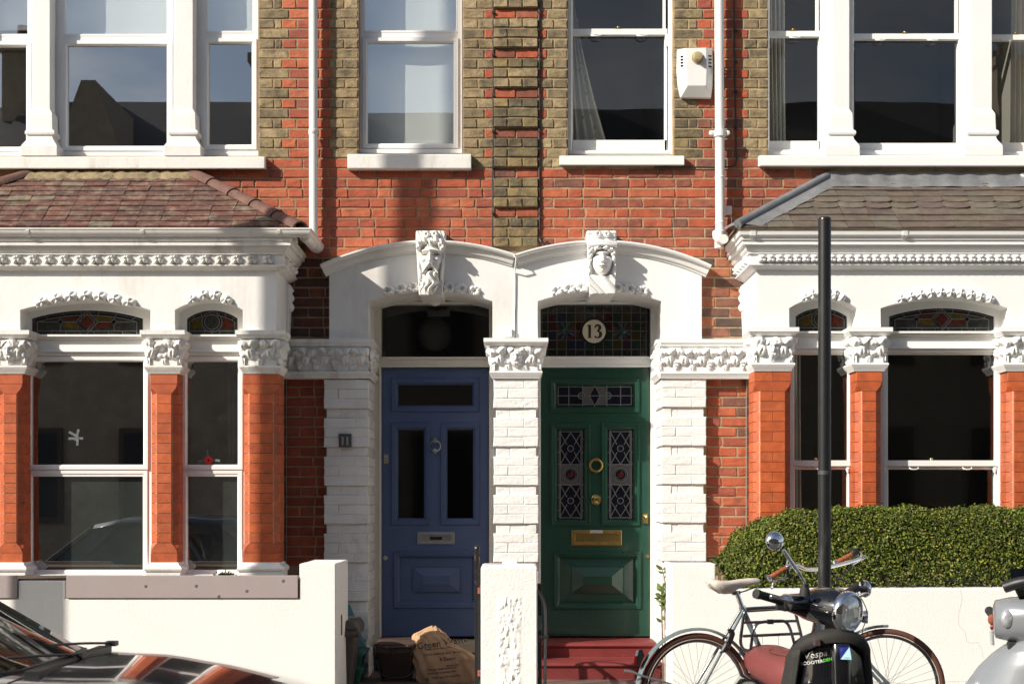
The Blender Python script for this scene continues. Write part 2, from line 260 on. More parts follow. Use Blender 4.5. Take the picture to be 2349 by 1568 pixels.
for k in ('red', 'redbrown', 'brown', 'yellow', 'soot', 'deep', 'sooty'):      # the same bricks where many are joined in one mesh
    m = M[k].copy(); m.name = M[k].name + '_courses'; M[k + '_courses'] = m; nt = m.node_tree; oi = next(n for n in nt.nodes if n.type == 'OBJECT_INFO'); geo = next(n for n in nt.nodes if n.type == 'NEW_GEOMETRY')
    for l in list(oi.outputs['Random'].links): nt.links.new(geo.outputs['Random Per Island'], l.to_socket)
def text(name, body, size, mat, par, at, rot=(rad(90), 0, 0), shear=0, depth=.0006, ax='CENTER', local=False, sx=1):
    c = bpy.data.curves.new(name, 'FONT'); c.body = body; c.size = size; c.align_x = ax; c.align_y = 'CENTER'; c.extrude = depth; c.shear = shear; c.resolution_u = 2
    o = bpy.data.objects.new(name, c); dg = bpy.context.evaluated_depsgraph_get()
    me = bpy.data.meshes.new_from_object(o); bpy.data.curves.remove(c)
    me.materials.clear(); me.materials.append(mat); off = ORG.get(par.name, Vector((0, 0, 0))) if par is not None else Vector((0, 0, 0))
    r = Matrix.Translation(Vector(at) - off) @ (rot.to_4x4() if isinstance(rot, Matrix) else __import__('mathutils').Euler(rot).to_matrix().to_4x4()) @ Matrix.Diagonal((sx, 1, 1, 1))
    me.transform(r); o = link(name, me, par); ORG[o.name] = off
    return o
# ------------------------------------------------------------------ the ground
def sheet(name, x0, x1, y0, y1, z, mat): return tag(MB().add([(x0, y0, z), (x1, y0, z), (x1, y1, z), (x0, y1, z)], [(0, 1, 2, 3)]).build(name, mat), kind='structure')
sheet('ground', -150, 150, -150, 150, -.16, M['asphalt'])
tag(MB().box(-40, 40, -3.72, 1.5, -.3, 0).build('pavement', M['paving']), kind='structure')
tag(MB().box(-40, 40, -3.87, -3.72, -.3, -.004).build('kerb', M['kerbstone'], bevel=.015), kind='structure')
sheet('road', -150, 150, -12.4, -3.87, -.12, M['asphalt'])
tag(MB().box(-40, 40, -16, -12.4, -.3, 0).build('far_pavement', M['paving']), kind='structure')
tag(MB().box(-1.2, -.12, -1.6, 1.0, -.02, .05).box(.12, 1.3, -1.6, 1.0, -.02, .05).build('garden_path', M['pathtile']), kind='structure')
tag(MB().box(-6, -1.4, -1.5, .3, -.02, .06).box(1.5, 6, -1.5, .3, -.02, .06).build('front_garden_soil', M['soil']), kind='structure')

# ------------------------------------------------------------------ the two houses
HA = thing('terraced_house', 'red and yellow brick terraced house with the blue front door and plastic framed windows', 'house', (-2.6, 0, 0), group='pair of terraced houses')
HB = thing('terraced_house', 'red and yellow brick terraced house with the green front door and stained glass fanlight', 'house', (2.6, 0, 0), group='pair of terraced houses')
ZT = pz(-420)
def cells(xs, zs, holes, y0, y1):
    mb = MB()
    for i in range(len(xs) - 1):
        for j in range(len(zs) - 1):
            cx, cz = (xs[i] + xs[i + 1]) / 2, (zs[j] + zs[j + 1]) / 2
            if any(a < cx < b and c < cz < d for a, b, c, d in holes): continue
            mb.box(xs[i], xs[i + 1], y0, y1, zs[j], zs[j + 1])
    return mb
def wall(par, xa, xb, holes, mat):
    xs = sorted({xa, xb} | {h[0] for h in holes} | {h[1] for h in holes}); zs = sorted({0, ZT} | {h[2] for h in holes} | {h[3] for h in holes})
    return cells([x for x in xs if xa <= x <= xb], [z for z in zs if 0 <= z <= ZT], holes, .0055, .26).build('brick_wall', mat, par, recalc=False)
holesA = [(px(-50, .0), px(592), pz(358), pz(-230)), (px(822), px(1061), pz(353), pz(-230)), (px(-190), px(618), 0, pz(640)), (px(838), px(1138), 0, pz(640))]
holesB = [(px(1762), px(2390), pz(358), pz(-230)), (px(1302), px(1545), pz(356), pz(-230)), (px(1745), px(2540), 0, pz(640)), (px(1228), px(1524), 0, pz(640))]
WA = wall(HA, -5.4, px(1182), holesA, M['mortar']); WB = wall(HB, px(1182), 5.4, holesB, M['mortar_grey'])

BR = {}
def brick_mesh(w, h, v, pre='brick'):
    k = (pre, round(w / .004), round(h / .004), v)
    if k not in BR:
        r = random.Random(hash(k) % 9999); j = lambda a: (r.random() - .5) * a; rough = .004 if pre == 'painted_brick' else .006
        a, b = w / 2, h / 2; mb = MB(); fd = .003 if pre == 'painted_brick' else .004; back = [(-a, -b), (a, -b), (a, b), (-a, b)]; c = .005 if pre == 'painted_brick' else .004
        o = [(x + j(rough), z + j(rough * .6)) for x, z in [(-a, -b), (0, -b), (a, -b), (a, 0), (a, b), (0, b), (-a, b), (-a, 0)]]
        mb.v += [(x, .06, z) for x, z in o] + [(x, fd, z) for x, z in o] + [(x * (1 - c / a), j(.003), z * (1 - c / b)) for x, z in o]
        mb.f += [(i, (i + 1) % 8, 8 + (i + 1) % 8, 8 + i) for i in range(8)] + [(8 + i, 8 + (i + 1) % 8, 16 + (i + 1) % 8, 16 + i) for i in range(8)]
        mb.f += [(16, 17, 18, 19), (16, 19, 20, 23), (20, 21, 22, 23)]; mb.m = [0] * len(mb.f)
        BR[k] = mb.mesh(pre, M['red'], recalc=False); BR[k].materials.clear(); BR[k].materials.append(None)
    return BR[k]
def split(a, b, row, st=66., hd=31., j=3.6):
    out = []; x = a; k = row % 2
    first = hd / 2 - 1 if row % 2 else None
    while x < b - 1:
        L = st if (k % 2 == 0) else hd
        L += random.uniform(-2.5, 2.5)
        if b - (x + L) < 16: L = b - x
        out.append((x, x + L)); x += L + j; k += 1
    return out
JB = []
def lay(house, wallpart, spans):      # spans: (row, xa, xb, mat, Y, visible)
    lst = []
    for row, xa, xb, mat, Y, vis in spans:
        yt = 23 + 22.8 * row; yb = yt + 22.8 - 3.8
        for a, b in split(xa, xb, row): lst.append((a, b, yt, yb, mat, Y, vis))
    lst.sort(key=lambda t: -((t[1] - t[0]) if t[6] else 0))
    off = ORG[wallpart.name]; rest = {}
    for i, (a, b, yt, yb, mat, Y, vis) in enumerate(lst):
        w = (b - a) / s_(0); h = (yb - yt) / s_(0); c = Vector((px((a + b) / 2), Y + random.uniform(-.003, .002), pz((yt + yb) / 2)))
        me = brick_mesh(w, h, random.randrange(3))
        if i < 299 and vis:
            o = link('brick', me, wallpart, c - off); o.material_slots[0].link = 'OBJECT'; o.material_slots[0].material = M[mat]
            o.rotation_euler = (random.uniform(-.012, .012), random.uniform(-.006, .006), random.uniform(-.012, .012))
        else:
            mb = rest.setdefault(mat, MB()); mb.add([tuple(Vector(v.co) + c) for v in me.vertices], [tuple(p.vertices) for p in me.polygons])
    for mat, mb in rest.items():
        o = mb.build('brick_courses', M[mat + '_courses'], wallpart, recalc=False); o['kind'] = 'stuff'
spA, spB = [], []
for r in range(-8, 56):
    yc = 23 + 22.8 * r + 10; v = -22 < yc < 1310; k = r % 2; q = r % 4
    b1, b2 = (648, 757) if k else (664, 764)
    # left house
    if yc < 364:
        spA += [(r, 595, b1 - 3, 'yellow', 0, v), (r, b1, b2 - 3, 'red', 0, v), (r, b2, 820, 'yellow', 0, v)]
        if q in (0, 2): spA += [(r, 1063, 1110, 'yellow', 0, v), (r, 1113, 1130, 'red', 0, v)]
        else: spA += [(r, 1063, 1130, 'yellow', 0, v)]
    elif yc < 386: spA += [(r, 596, 800, 'red', 0, v), (r, 800, 1061, 'red', 0, False), (r, 1063, 1130, 'yellow', 0, v)]
    elif yc < 600: spA += [(r, max(440, 440 + (yc - 392) * 1.9 - 45) if yc < 525 else 655, 1130, 'red', 0, v)]
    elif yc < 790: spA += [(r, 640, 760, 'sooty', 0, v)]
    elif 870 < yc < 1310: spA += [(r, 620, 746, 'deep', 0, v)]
    elif yc >= 1310: spA += [(r, 630, 746, 'red', 0, False)]
    # right house
    if yc < 364:
        if q in (0, 2): spB += [(r, 1236, 1253, 'red', 0, v), (r, 1256, 1300, 'yellow', 0, v)]
        else: spB += [(r, 1236, 1300, 'yellow', 0, v)]
        c1, c2 = (1601, 1706) if k else (1614, 1719); lo = 'redbrown' if yc > 270 else 'red'
        spB += [(r, 1547, c1 - 3, 'soot' if yc > 270 else 'yellow', 0, v), (r, c1, c2 - 3, lo, 0, v), (r, c2, 1760, 'yellow', 0, v)]
    elif yc < 386: spB += [(r, 1236, 1286, 'yellow', 0, v), (r, 1565, 1760, 'redbrown', 0, v)]
    elif yc < 600: spB += [(r, 1236, min(1905, 1905 - (yc - 400) * 1.8 + 45) if yc < 525 else 1735, 'redbrown' if random.random() < .7 else 'red', 0, v)]
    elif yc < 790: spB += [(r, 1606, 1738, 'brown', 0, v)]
    elif 870 < yc < 1310: spB += [(r, 1622, 1755, 'red' if random.random() < .5 else 'redbrown', 0, v)]
    elif yc >= 1310: spB += [(r, 1622, 1745, 'red', 0, False)]
    if yc < 386: spA += [(r, -415, -56, 'yellow' if yc < 364 else 'red', 0, False)]; spB += [(r, 2394, 2765, 'yellow' if yc < 364 else 'red', 0, False)]
    else: spA += [(r, -415, -196 if yc > 560 else -60, 'red', 0, False)]; spB += [(r, 2545 if yc > 560 else 2400, 2765, 'red', 0, False)]
    # projecting pier between them
    if yc < 566:
        m = 'soot' if yc > 250 else ('yellow' if random.random() < .6 else 'soot')
        cut = 1197 if k else 1163
        if q == 0:
            spA += [(r, 1133, 1182, 'redbrown', -.002, v), (r, 1185, 1234, 'redbrown', -.002, v)]  # shadow on the red bands put into colour: darker brick mix
        else:
            spA += [(r, 1133, cut, m, -.030, v), (r, cut + 3, 1233, m, -.030, v)]
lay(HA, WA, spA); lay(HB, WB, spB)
mb = MB()
for n in range(-2, 6):
    yt = 23 + 91.2 * n + 22.8; mb.box(px(1134), px(1232), -.020, .02, pz(yt + 65.2), pz(yt + .5))
mb.build('pier_mortar', M['mortar'], HA)

# ------------------------------------------------------------------ carved relief
def g_(u, v, u0, v0, su, sv): return np.exp(-((u - u0) / su) ** 2 - ((v - v0) / sv) ** 2)
def e_(u, v, u0, v0, ru, rv, p=.5): return np.clip(1 - ((u - u0) / ru) ** 2 - ((v - v0) / rv) ** 2, 0, 1) ** p
def leafh(U, V, cx, cy, r, ang=0., h=.02, k=5):
    dx, dy = U - cx, V - cy; c, s = math.cos(ang), math.sin(ang); x = c * dx + s * dy; y = -s * dx + c * dy
    th = np.arctan2(x, -y); rr = np.hypot(x, y); R = r * (.76 + .24 * np.cos(k * th)) * (1 - .45 * np.exp(-((np.abs(th) - math.pi) / .45) ** 2))
    t = rr / np.maximum(R, 1e-5); a = np.clip(1 - t ** 2.5, 0, 1)
    return np.where(t < 1, h * (a ** .5) * (.72 + .28 * np.cos(k * th)) * (1 - .35 * np.exp(-(rr / (.22 * r)) ** 2)), 0)
def spiral(U, V, cx, cy, r, h, sgn=1):
    dx, dy = (U - cx) * sgn, V - cy; rr = np.hypot(dx, dy); th = np.arctan2(dy, dx)
    w = .5 + .5 * np.cos(2 * math.pi * (rr / r * 1.6) - th)
    return np.where(rr < r, h * np.clip(1 - (rr / r) ** 4, 0, 1) ** .5 * (.5 + .5 * w), 0)
def relief(nu, nv, mapf, hf, back=None):
    u, v = np.meshgrid(np.linspace(0, 1, nu), np.linspace(0, 1, nv)); h = hf(u, v)
    return MB().grid(mapf(u, v, h))
def flat_map(xa, xb, za, zb, Y, edge=.012):
    def f(u, v, h):
        b = np.minimum(np.minimum(u, 1 - u) / .02, np.minimum(v, 1 - v) / .03); h = np.where(b < .5, -edge, h)
        return np.stack([xa + (xb - xa) * u, Y - h, za + (zb - za) * v], -1)
    return f
def side_map(X, ya, yb, za, zb, sg, edge=.012):
    def f(u, v, h):
        b = np.minimum(np.minimum(u, 1 - u) / .02, np.minimum(v, 1 - v) / .03); h = np.where(b < .5, -edge, h)
        return np.stack([X + sg * h, ya + (yb - ya) * u, za + (zb - za) * v], -1)
    return f

def foliage(w, hgt, seed, hh=.03, mask=False, grapes=False):
    r = random.Random(seed)
    def vine(U, V, cx, cy, R, ang, h):                 # one broad drooping leaf: rounded lobes, folded along its rib
        a = leafh(U, V, cx, cy, R, ang, h, 3); c, s = math.cos(ang), math.sin(ang); x = c * (U - cx) + s * (V - cy); y = -s * (U - cx) + c * (V - cy)
        rib = np.exp(-(x / (R * .10)) ** 2) * np.clip(.5 - y / R, 0, 1); nick = np.exp(-((np.abs(x) - R * .45) / (R * .09)) ** 2) * np.exp(-((y + R * .15) / (R * .28)) ** 2)
        return np.where(a > 0, a * (1 - .45 * rib - .55 * nick), 0)
    def hf(u, v):
        U, V = (u - .5) * w, v * hgt; n = max(2, round(w / (hgt * .66))); h = np.zeros_like(U)
        for i in range(n + 1):
            cx = i / n * w - w / 2
            if grapes and i % 2:
                for a, b in [(-1, 2), (0, 2), (1, 2), (-.5, 1), (.5, 1), (0, 0)]: h = np.maximum(h, hh * .8 * e_(U, V, cx + a * hgt * .085, hgt * (.12 + .12 * b), hgt * .08, hgt * .08))
            else: h = np.maximum(h, vine(U, V, cx, hgt * .30, hgt * .30, r.uniform(-.4, .4), hh * .8))
        for i in range(n):
            cx = (i + .5) / n * w - w / 2
            h = np.where((f := vine(U, V, cx + r.uniform(-.012, .012), hgt * .68, hgt * .45, r.uniform(-.45, .45), hh * 1.5)) > 0, np.maximum(f, h * .6), h)
        if mask:
            f = .030 * e_(U, V, 0, hgt * .52, hgt * .23, hgt * .36) + .014 * g_(U, V, 0, hgt * .5, hgt * .035, hgt * .1) - .010 * (g_(U, V, -hgt * .09, hgt * .58, hgt * .045, hgt * .035) + g_(U, V, hgt * .09, hgt * .58, hgt * .045, hgt * .035)) \
                + .007 * g_(U, V, 0, hgt * .68, hgt * .2, hgt * .04) - .010 * g_(U, V, 0, hgt * .36, hgt * .07, hgt * .02) + .008 * np.abs(np.sin(U / hgt * 26)) * (V < hgt * .33) * (e_(U, V, 0, hgt * .52, hgt * .23, hgt * .4) > 0)
            h = np.where(e_(U, V, 0, hgt * .52, hgt * .23, hgt * .36) > 0, np.maximum(f + hh * .5, h * .3), h)
        return h + .002 * np.sin(U * 300 + 3 * np.sin(V * 170))
    return hf

def plan_sweep(path, prof, mat, name, par, smooth=30):
    return MB().sweep(path, prof, lambda a, b, w: (a, b, w)).build(name, mat, par, smooth=smooth)
def capital(par, xa, xb, Yf, Yb, yt, yb, seed, mat, mask=False, left=True, right=True, out=.045, grapes=False):
    """leaf capital: slab on top, carved bell, neck moulding; xa..xb is the shaft face"""
    s = s_(Yf); A, B = px(xa, Yf), px(xb, Yf); zt = pz(yt, Yf); zb = pz(yb, Yf); hgt = zt - zb; a0 = zt - hgt * .19; n0 = zb + hgt * .19
    path = [(B, Yb), (B, Yf), (A, Yf), (A, Yb)]      # right normal is outwards when walked this way
    pf = [(o, z) for o, z in [(0 - .02, zt), (out, zt), (out, zt - hgt * .10), (out - .006, zt - hgt * .105), (out - .006, zt - hgt * .125), (out - .022, a0 + .002), (.004, a0), (0, n0), (.028, n0 - .002), (.032, n0 - hgt * .035), (.026, n0 - hgt * .08), (.012, zb + hgt * .05), (.006, zb), (-.02, zb)]]
    c = MB().sweep(path, pf, lambda a, b, w: (a, b, w)).build('capital', mat, par, smooth=25)
    def bell(hf, mp): return lambda u, v: hf(u, v) + out * .45 * np.clip(v - .15, 0, 1) ** 1.4
    off = c
    ex = out * .35
    relief(int((xb - xa) / 2.2) + 8, 36, flat_map(A - ex, B + ex, n0, a0, Yf - .003), bell(foliage(B - A + 2 * ex, a0 - n0, seed, .034, mask, grapes), 0)).build('carved_leaves', mat, c, smooth=60)
    if right: relief(26, 30, side_map(B + .003, Yf - ex, min(Yb, Yf + .3), n0, a0, 1), bell(foliage(.26, a0 - n0, seed + 1, .03), 0)).build('carved_leaves', mat, c, smooth=60)
    if left: relief(26, 30, side_map(A - .003, Yf - ex, min(Yb, Yf + .3), n0, a0, -1), bell(foliage(.26, a0 - n0, seed + 2, .03), 0)).build('carved_leaves', mat, c, smooth=60)
    return c

def fm_p(x0, x1, y0, y1, Y): return px(x0, Y), px(x1, Y), pz(y1, Y), pz(y0, Y)
def pbox(mb, x0, x1, y0, y1, Y, Yb):    # picture box whose front lies at depth Y
    a, b, c, d = fm_p(x0, x1, y0, y1, Y); return mb.box(a, b, Y, Yb, c, d)
# ------------------------------------------------------------------ bays
FB = -.62                                   # depth of the bay fronts
def wavy_column(par, xa, xb, Yf, Yb, y0, y1, wide=False, name='terracotta_column', n=19, ch=.045):
    A, B = px(xa, Yf), px(xb, Yf); zt, zb = pz(y0, Yf), pz(y1, Yf); h = (zt - zb) / n
    core = MB().column([(A + .006 + ch, Yf + .006), (B - .006 - ch, Yf + .006), (B - .006, Yf + ch + .006), (B - .006, Yb), (A + .006, Yb), (A + .006, Yf + ch + .006)], zb, zt).build(name, M['pointing'], par)
    off = ORG[core.name]; cx = (A + B) / 2
    def poly(c, x0=None, x1=None):
        full = [(A + c, Yf), (B - c, Yf), (B, Yf + c), (B, Yb - .005), (A, Yb - .005), (A, Yf + c)]
        if c < .001: full = [(A, Yf), (B, Yf), (B, Yb - .005), (A, Yb - .005)]
        return full
    cache = {}
    def block(c0, c1, side):
        key = (round(c0, 4), round(c1, 4), side)
        if key in cache: return cache[key]
        mb = MB(); g = .0014; a0, b0 = A, B
        if side: sp = A + (B - A) * (.5 if side in 'LR' else .5)
        rings = []
        for c, z in ((c0, -h / 2 + g), (c1, h / 2 - g)):
            c = max(c, .002); l, r = A, B
            if side == 'L': P = [(A + c, Yf + .3 * c), (A + c, Yf), (sp - g, Yf), (sp - g, Yb - .004), (A, Yb - .004), (A, Yf + c)]
            elif side == 'R': P = [(sp + g, Yf), (B - c, Yf), (B - c, Yf + .3 * c), (B, Yf + c), (B, Yb - .004), (sp + g, Yb - .004)]
            else: P = [(A + c, Yf + .3 * c), (A + c, Yf), (B - c, Yf), (B - c, Yf + .3 * c), (B, Yf + c), (B, Yb - .004), (A, Yb - .004), (A, Yf + c)]
            rings.append([(x - cx, y - Yf, z) for x, y in P])
        if abs(c0 - c1) > .001:              # hollow stop of the chamfer
            m = []
            for (x0, yy0, z0), (x1, yy1, z1) in zip(*rings): m.append((x0 * .3 + x1 * .7 if c0 > c1 else x0 * .7 + x1 * .3, yy0 * .3 + yy1 * .7 if c0 > c1 else yy0 * .7 + yy1 * .3, 0))
            rings = [rings[0], m, rings[1]]
        me = mb.loft(rings).mesh('block', M['terra'], bevel=.0018); cache[key] = me; return me
    for i in range(n):
        z = zb + h * (i + .5); c0 = ch if 2 <= i < n - 2 else 0; c1 = c0
        if i == 1: c0, c1 = 0, ch
        if i == n - 2: c0, c1 = ch, 0
        for sd in (('L', 'R') if wide and i % 2 == 0 else (None,)):
            link('block', block(c0, c1, sd), core, Vector((cx, Yf, z)) - off).rotation_euler = (random.uniform(-.004, .004), 0, random.uniform(-.004, .004))
    return core
def seg_arch(xa, xb, yspring, ytop, Y, n=14):       # points left to right along a segmental arch given in picture units
    A, B, zs, za = px(xa, Y), px(xb, Y), pz(yspring, Y), pz(ytop, Y); c = (B - A) / 2; r = za - zs; R = (c * c + r * r) / (2 * r)
    return arc((A + B) / 2, za, R, A, B, n)
def flower_band(par, xa, xb, ytop, ybot, sag, n, Y, seed, mat, big=True):
    cx = (xa + xb) / 2; half = (px(xb, Y) - px(xa, Y)) / 2; X = px(cx, Y); sg = sag / s_(Y); R = (half * half + sg * sg) / (2 * sg); zt = pz(ytop, Y); th = (ybot - ytop) / s_(Y)
    am = math.asin(half / R); L = 2 * am * R; rr = random.Random(seed)
    rot = [rr.uniform(-.5, .5) for _ in range(n)]
    def mp(u, v, h):
        edge = np.minimum(np.minimum(u, 1 - u) / .015, np.minimum(v, 1 - v) / .04); h = np.where(edge < .5, -.004, h)
        a = (u - .5) * 2 * am; q = R - th * (1 - v) * (1 - .25 * np.abs(2 * u - 1) ** 6)
        return np.stack([X + q * np.sin(a), Y - h, zt - R + q * np.cos(a)], -1)
    def hf(u, v):
        U, V = (u - .5) * L, v * th; h = .028 + 0 * U
        for i in range(n):                              # four petals parted by deep slits
            c = (i + .5) / n * L - L / 2; dx, dy = U - c, V - th * .5; q = np.hypot(dx / (L / n * .52), dy / (th * .56)); a = np.arctan2(dy, dx) + rot[i] * .5
            f = np.clip(1 - q ** 3, 0, 1) ** .5 * (.25 + .75 * np.abs(np.cos(2 * a)) ** .55); h = np.where(np.abs(dx) < L / n * .5, .004 + .036 * f, h); h = np.maximum(h, .046 * e_(U, V, c, th * .5, th * .15, th * .15))
        return h
    return relief(n * 18 + 4, 24, mp, hf).build('carved_garland', mat, par, smooth=55)
def pane(par, x0, x1, y0, y1, Y, mat='glass', name='pane'):
    a, b, c, d = fm_p(x0, x1, y0, y1, Y); return MB().add([(a, Y, c), (b, Y, c), (b, Y, d), (a, Y, d)], [(0, 1, 2, 3)]).build(name, M[mat], par, recalc=False)
def fring(mb, x0, x1, y0, y1, Y, w, dep=.03, slope=.006):
    a, b, c, d = fm_p(x0, x1, y0, y1, Y); w = w / s_(Y); return mb.ring(a, b, c, d, [(0, Y), (w * .7, Y), (w * .85, Y + slope), (w, Y + slope * 2), (w, Y + dep), (0, Y + dep)])
def strip(mb, pts, Y, w, t=.004):           # flat lead strip along a polyline, standing t proud of the glass
    P = [Vector((a, b)) for a, b in pts]
    return mb.sweep([(p.x, p.y) for p in P], [(-w / 2, Y), (-w / 2, Y - t * .7), (-w * .2, Y - t), (w * .2, Y - t), (w / 2, Y - t * .7), (w / 2, Y)], lambda a, b, y: (a, y, b))
def plate_poly(par, name, poly, Y, mat): return MB().add([(x, Y, z) for x, z in poly], [tuple(range(len(poly)))]).build(name, mat, par, recalc=False)
def circle(cx, cz, r, n=20): return [(cx + r * math.cos(2 * math.pi * i / n), cz + r * math.sin(2 * math.pi * i / n)) for i in range(n)]

def fanlight(par, xa, xb, ysp, ytop, ybot, Y, kind):
    a, b = px(xa, Y), px(xb, Y); zb = pz(ybot, Y); top = seg_arch(xa, xb, ysp, ytop, Y, 18); cx = (a + b) / 2; W = b - a; hz = top[9][1] - zb
    f = MB().add([(x, Y, z) for x, z in [(b, zb)] + top[::-1] + [(a, zb)]], [tuple(range(len(top) + 2))]).build('fanlight', M['sg_smoke'], par, recalc=False)
    came = MB(); w = .006
    ins = lambda t: [(cx + (x - cx) * (1 - t * .11), zb + (z - zb) * (1 - t * .2)) for x, z in top]
    strip(came, [(a + .003, zb), *ins(.03)[0:1], *ins(.03), (b - .003, zb)], Y, w * 1.4); strip(came, [(a, zb + .003), (b, zb + .003)], Y, w)
    i1 = ins(1); strip(came, i1, Y, w); strip(came, [(i1[0][0], zb), i1[0]], Y, w); strip(came, [(i1[-1][0], zb), i1[-1]], Y, w)
    i2 = ins(.45); strip(came, i2, Y, w * .6)
    zl = zb + hz * .17; strip(came, [(i1[0][0], zl), (i1[-1][0], zl)], Y, w)
    for k in range(2, 18, 3): strip(came, [i1[k], top[k]], Y, w * .7)
    nb = 7 if kind == 'diamond' else 3
    for k in range(1, nb): x = i1[0][0] + (i1[-1][0] - i1[0][0]) * k / nb; strip(came, [(x, zb), (x, zl)], Y, w * .7)
    bd = [(x, z) for x, z in [(a + .004, zb + .004)] + [(p[0], p[1] - .003) for p in top] + [(b - .004, zb + .004)]]
    plate = MB()
    for k in range(len(top) - 1): plate.add([(top[k][0], Y - .001, top[k][1]), (top[k + 1][0], Y - .001, top[k + 1][1]), (i1[k + 1][0], Y - .001, i1[k + 1][1]), (i1[k][0], Y - .001, i1[k][1])], [(0, 1, 2, 3)])
    plate.build('border_glass', M['sg_navy'], f, recalc=False)
    zc = zb + hz * .53
    if kind == 'diamond':
        r = hz * .45
        dia = lambda x, r, q=1.: [(x - r * q, zc), (x, zc - r), (x + r * q, zc), (x, zc + r)]
        plate_poly(f, 'diamond_glass', dia(cx, r, .96), Y - .0015, M['sg_navy']); plate_poly(f, 'diamond_glass', dia(cx, r * .72, .96), Y - .0025, M['sg_red'])
        strip(came, dia(cx, r, .96) + dia(cx, r, .96)[:2], Y, w * 1.1); strip(came, dia(cx, r * .74, .96) + dia(cx, r * .74, .96)[:2], Y, w * .9)
        for sgn in (-1, 1):
            x = cx + sgn * W * .24; q = hz * .12; plate_poly(f, 'diamond_glass', dia(x, q), Y - .0015, M['sg_navy']); strip(came, dia(x, q) + dia(x, q)[:2], Y, w * .8)
            strip(came, [(cx + sgn * r * .96, zc), (x - sgn * q, zc)], Y, w); strip(came, [(x + sgn * q, zc), (cx + sgn * W * .43, zc)], Y, w); strip(came, [(x, zc + q), (x, i1[9 + int(sgn * 4)][1])], Y, w * .8); strip(came, [(x, zc - q), (x, zl)], Y, w * .8)
            for up, m in ((1, 'sg_gold' if sgn > 0 else 'sg_red'), (-1, 'sg_red' if sgn > 0 else 'sg_gold')):
                xa_, xb_ = cx + sgn * r * 1.0, x - sgn * q; P = [(xa_, zc + up * .006), (xb_, zc + up * .006), (xb_ + sgn * q * .7, zc + up * (q + .012)), (xa_ - sgn * r * .35, zc + up * r * .62 if up < 0 else zc + r * .55)]
                plate_poly(f, 'painted_glass', P if (sgn * up < 0) else P[::-1], Y - .001, M[m])
    else:
        r = hz * .40; plate_poly(f, 'roundel_glass', circle(cx, zc, r), Y - .0015, M['sg_navy']); plate_poly(f, 'roundel_glass', circle(cx, zc, r * .74), Y - .0025, M['sg_smoke'])
        for q in (1, .76): strip(came, circle(cx, zc, r * q) + circle(cx, zc, r * q)[:1], Y, w)
        for sgn in (-1, 1):
            plate_poly(f, 'painted_glass', [(cx + sgn * r, zc - .05), (cx + sgn * W * .40, zc - .05), (cx + sgn * W * .40, zc + .02), (cx + sgn * r, zc + .045)][::sgn], Y - .001, M['sg_gold' if sgn < 0 else 'sg_red'])
        strip(came, [(cx, zc + r), (cx, top[9][1])], Y, w); strip(came, [(cx, zc - r), (cx, zb)], Y, w)
    came.build('lead_came', M['lead_came'], f, smooth=40)
    return f

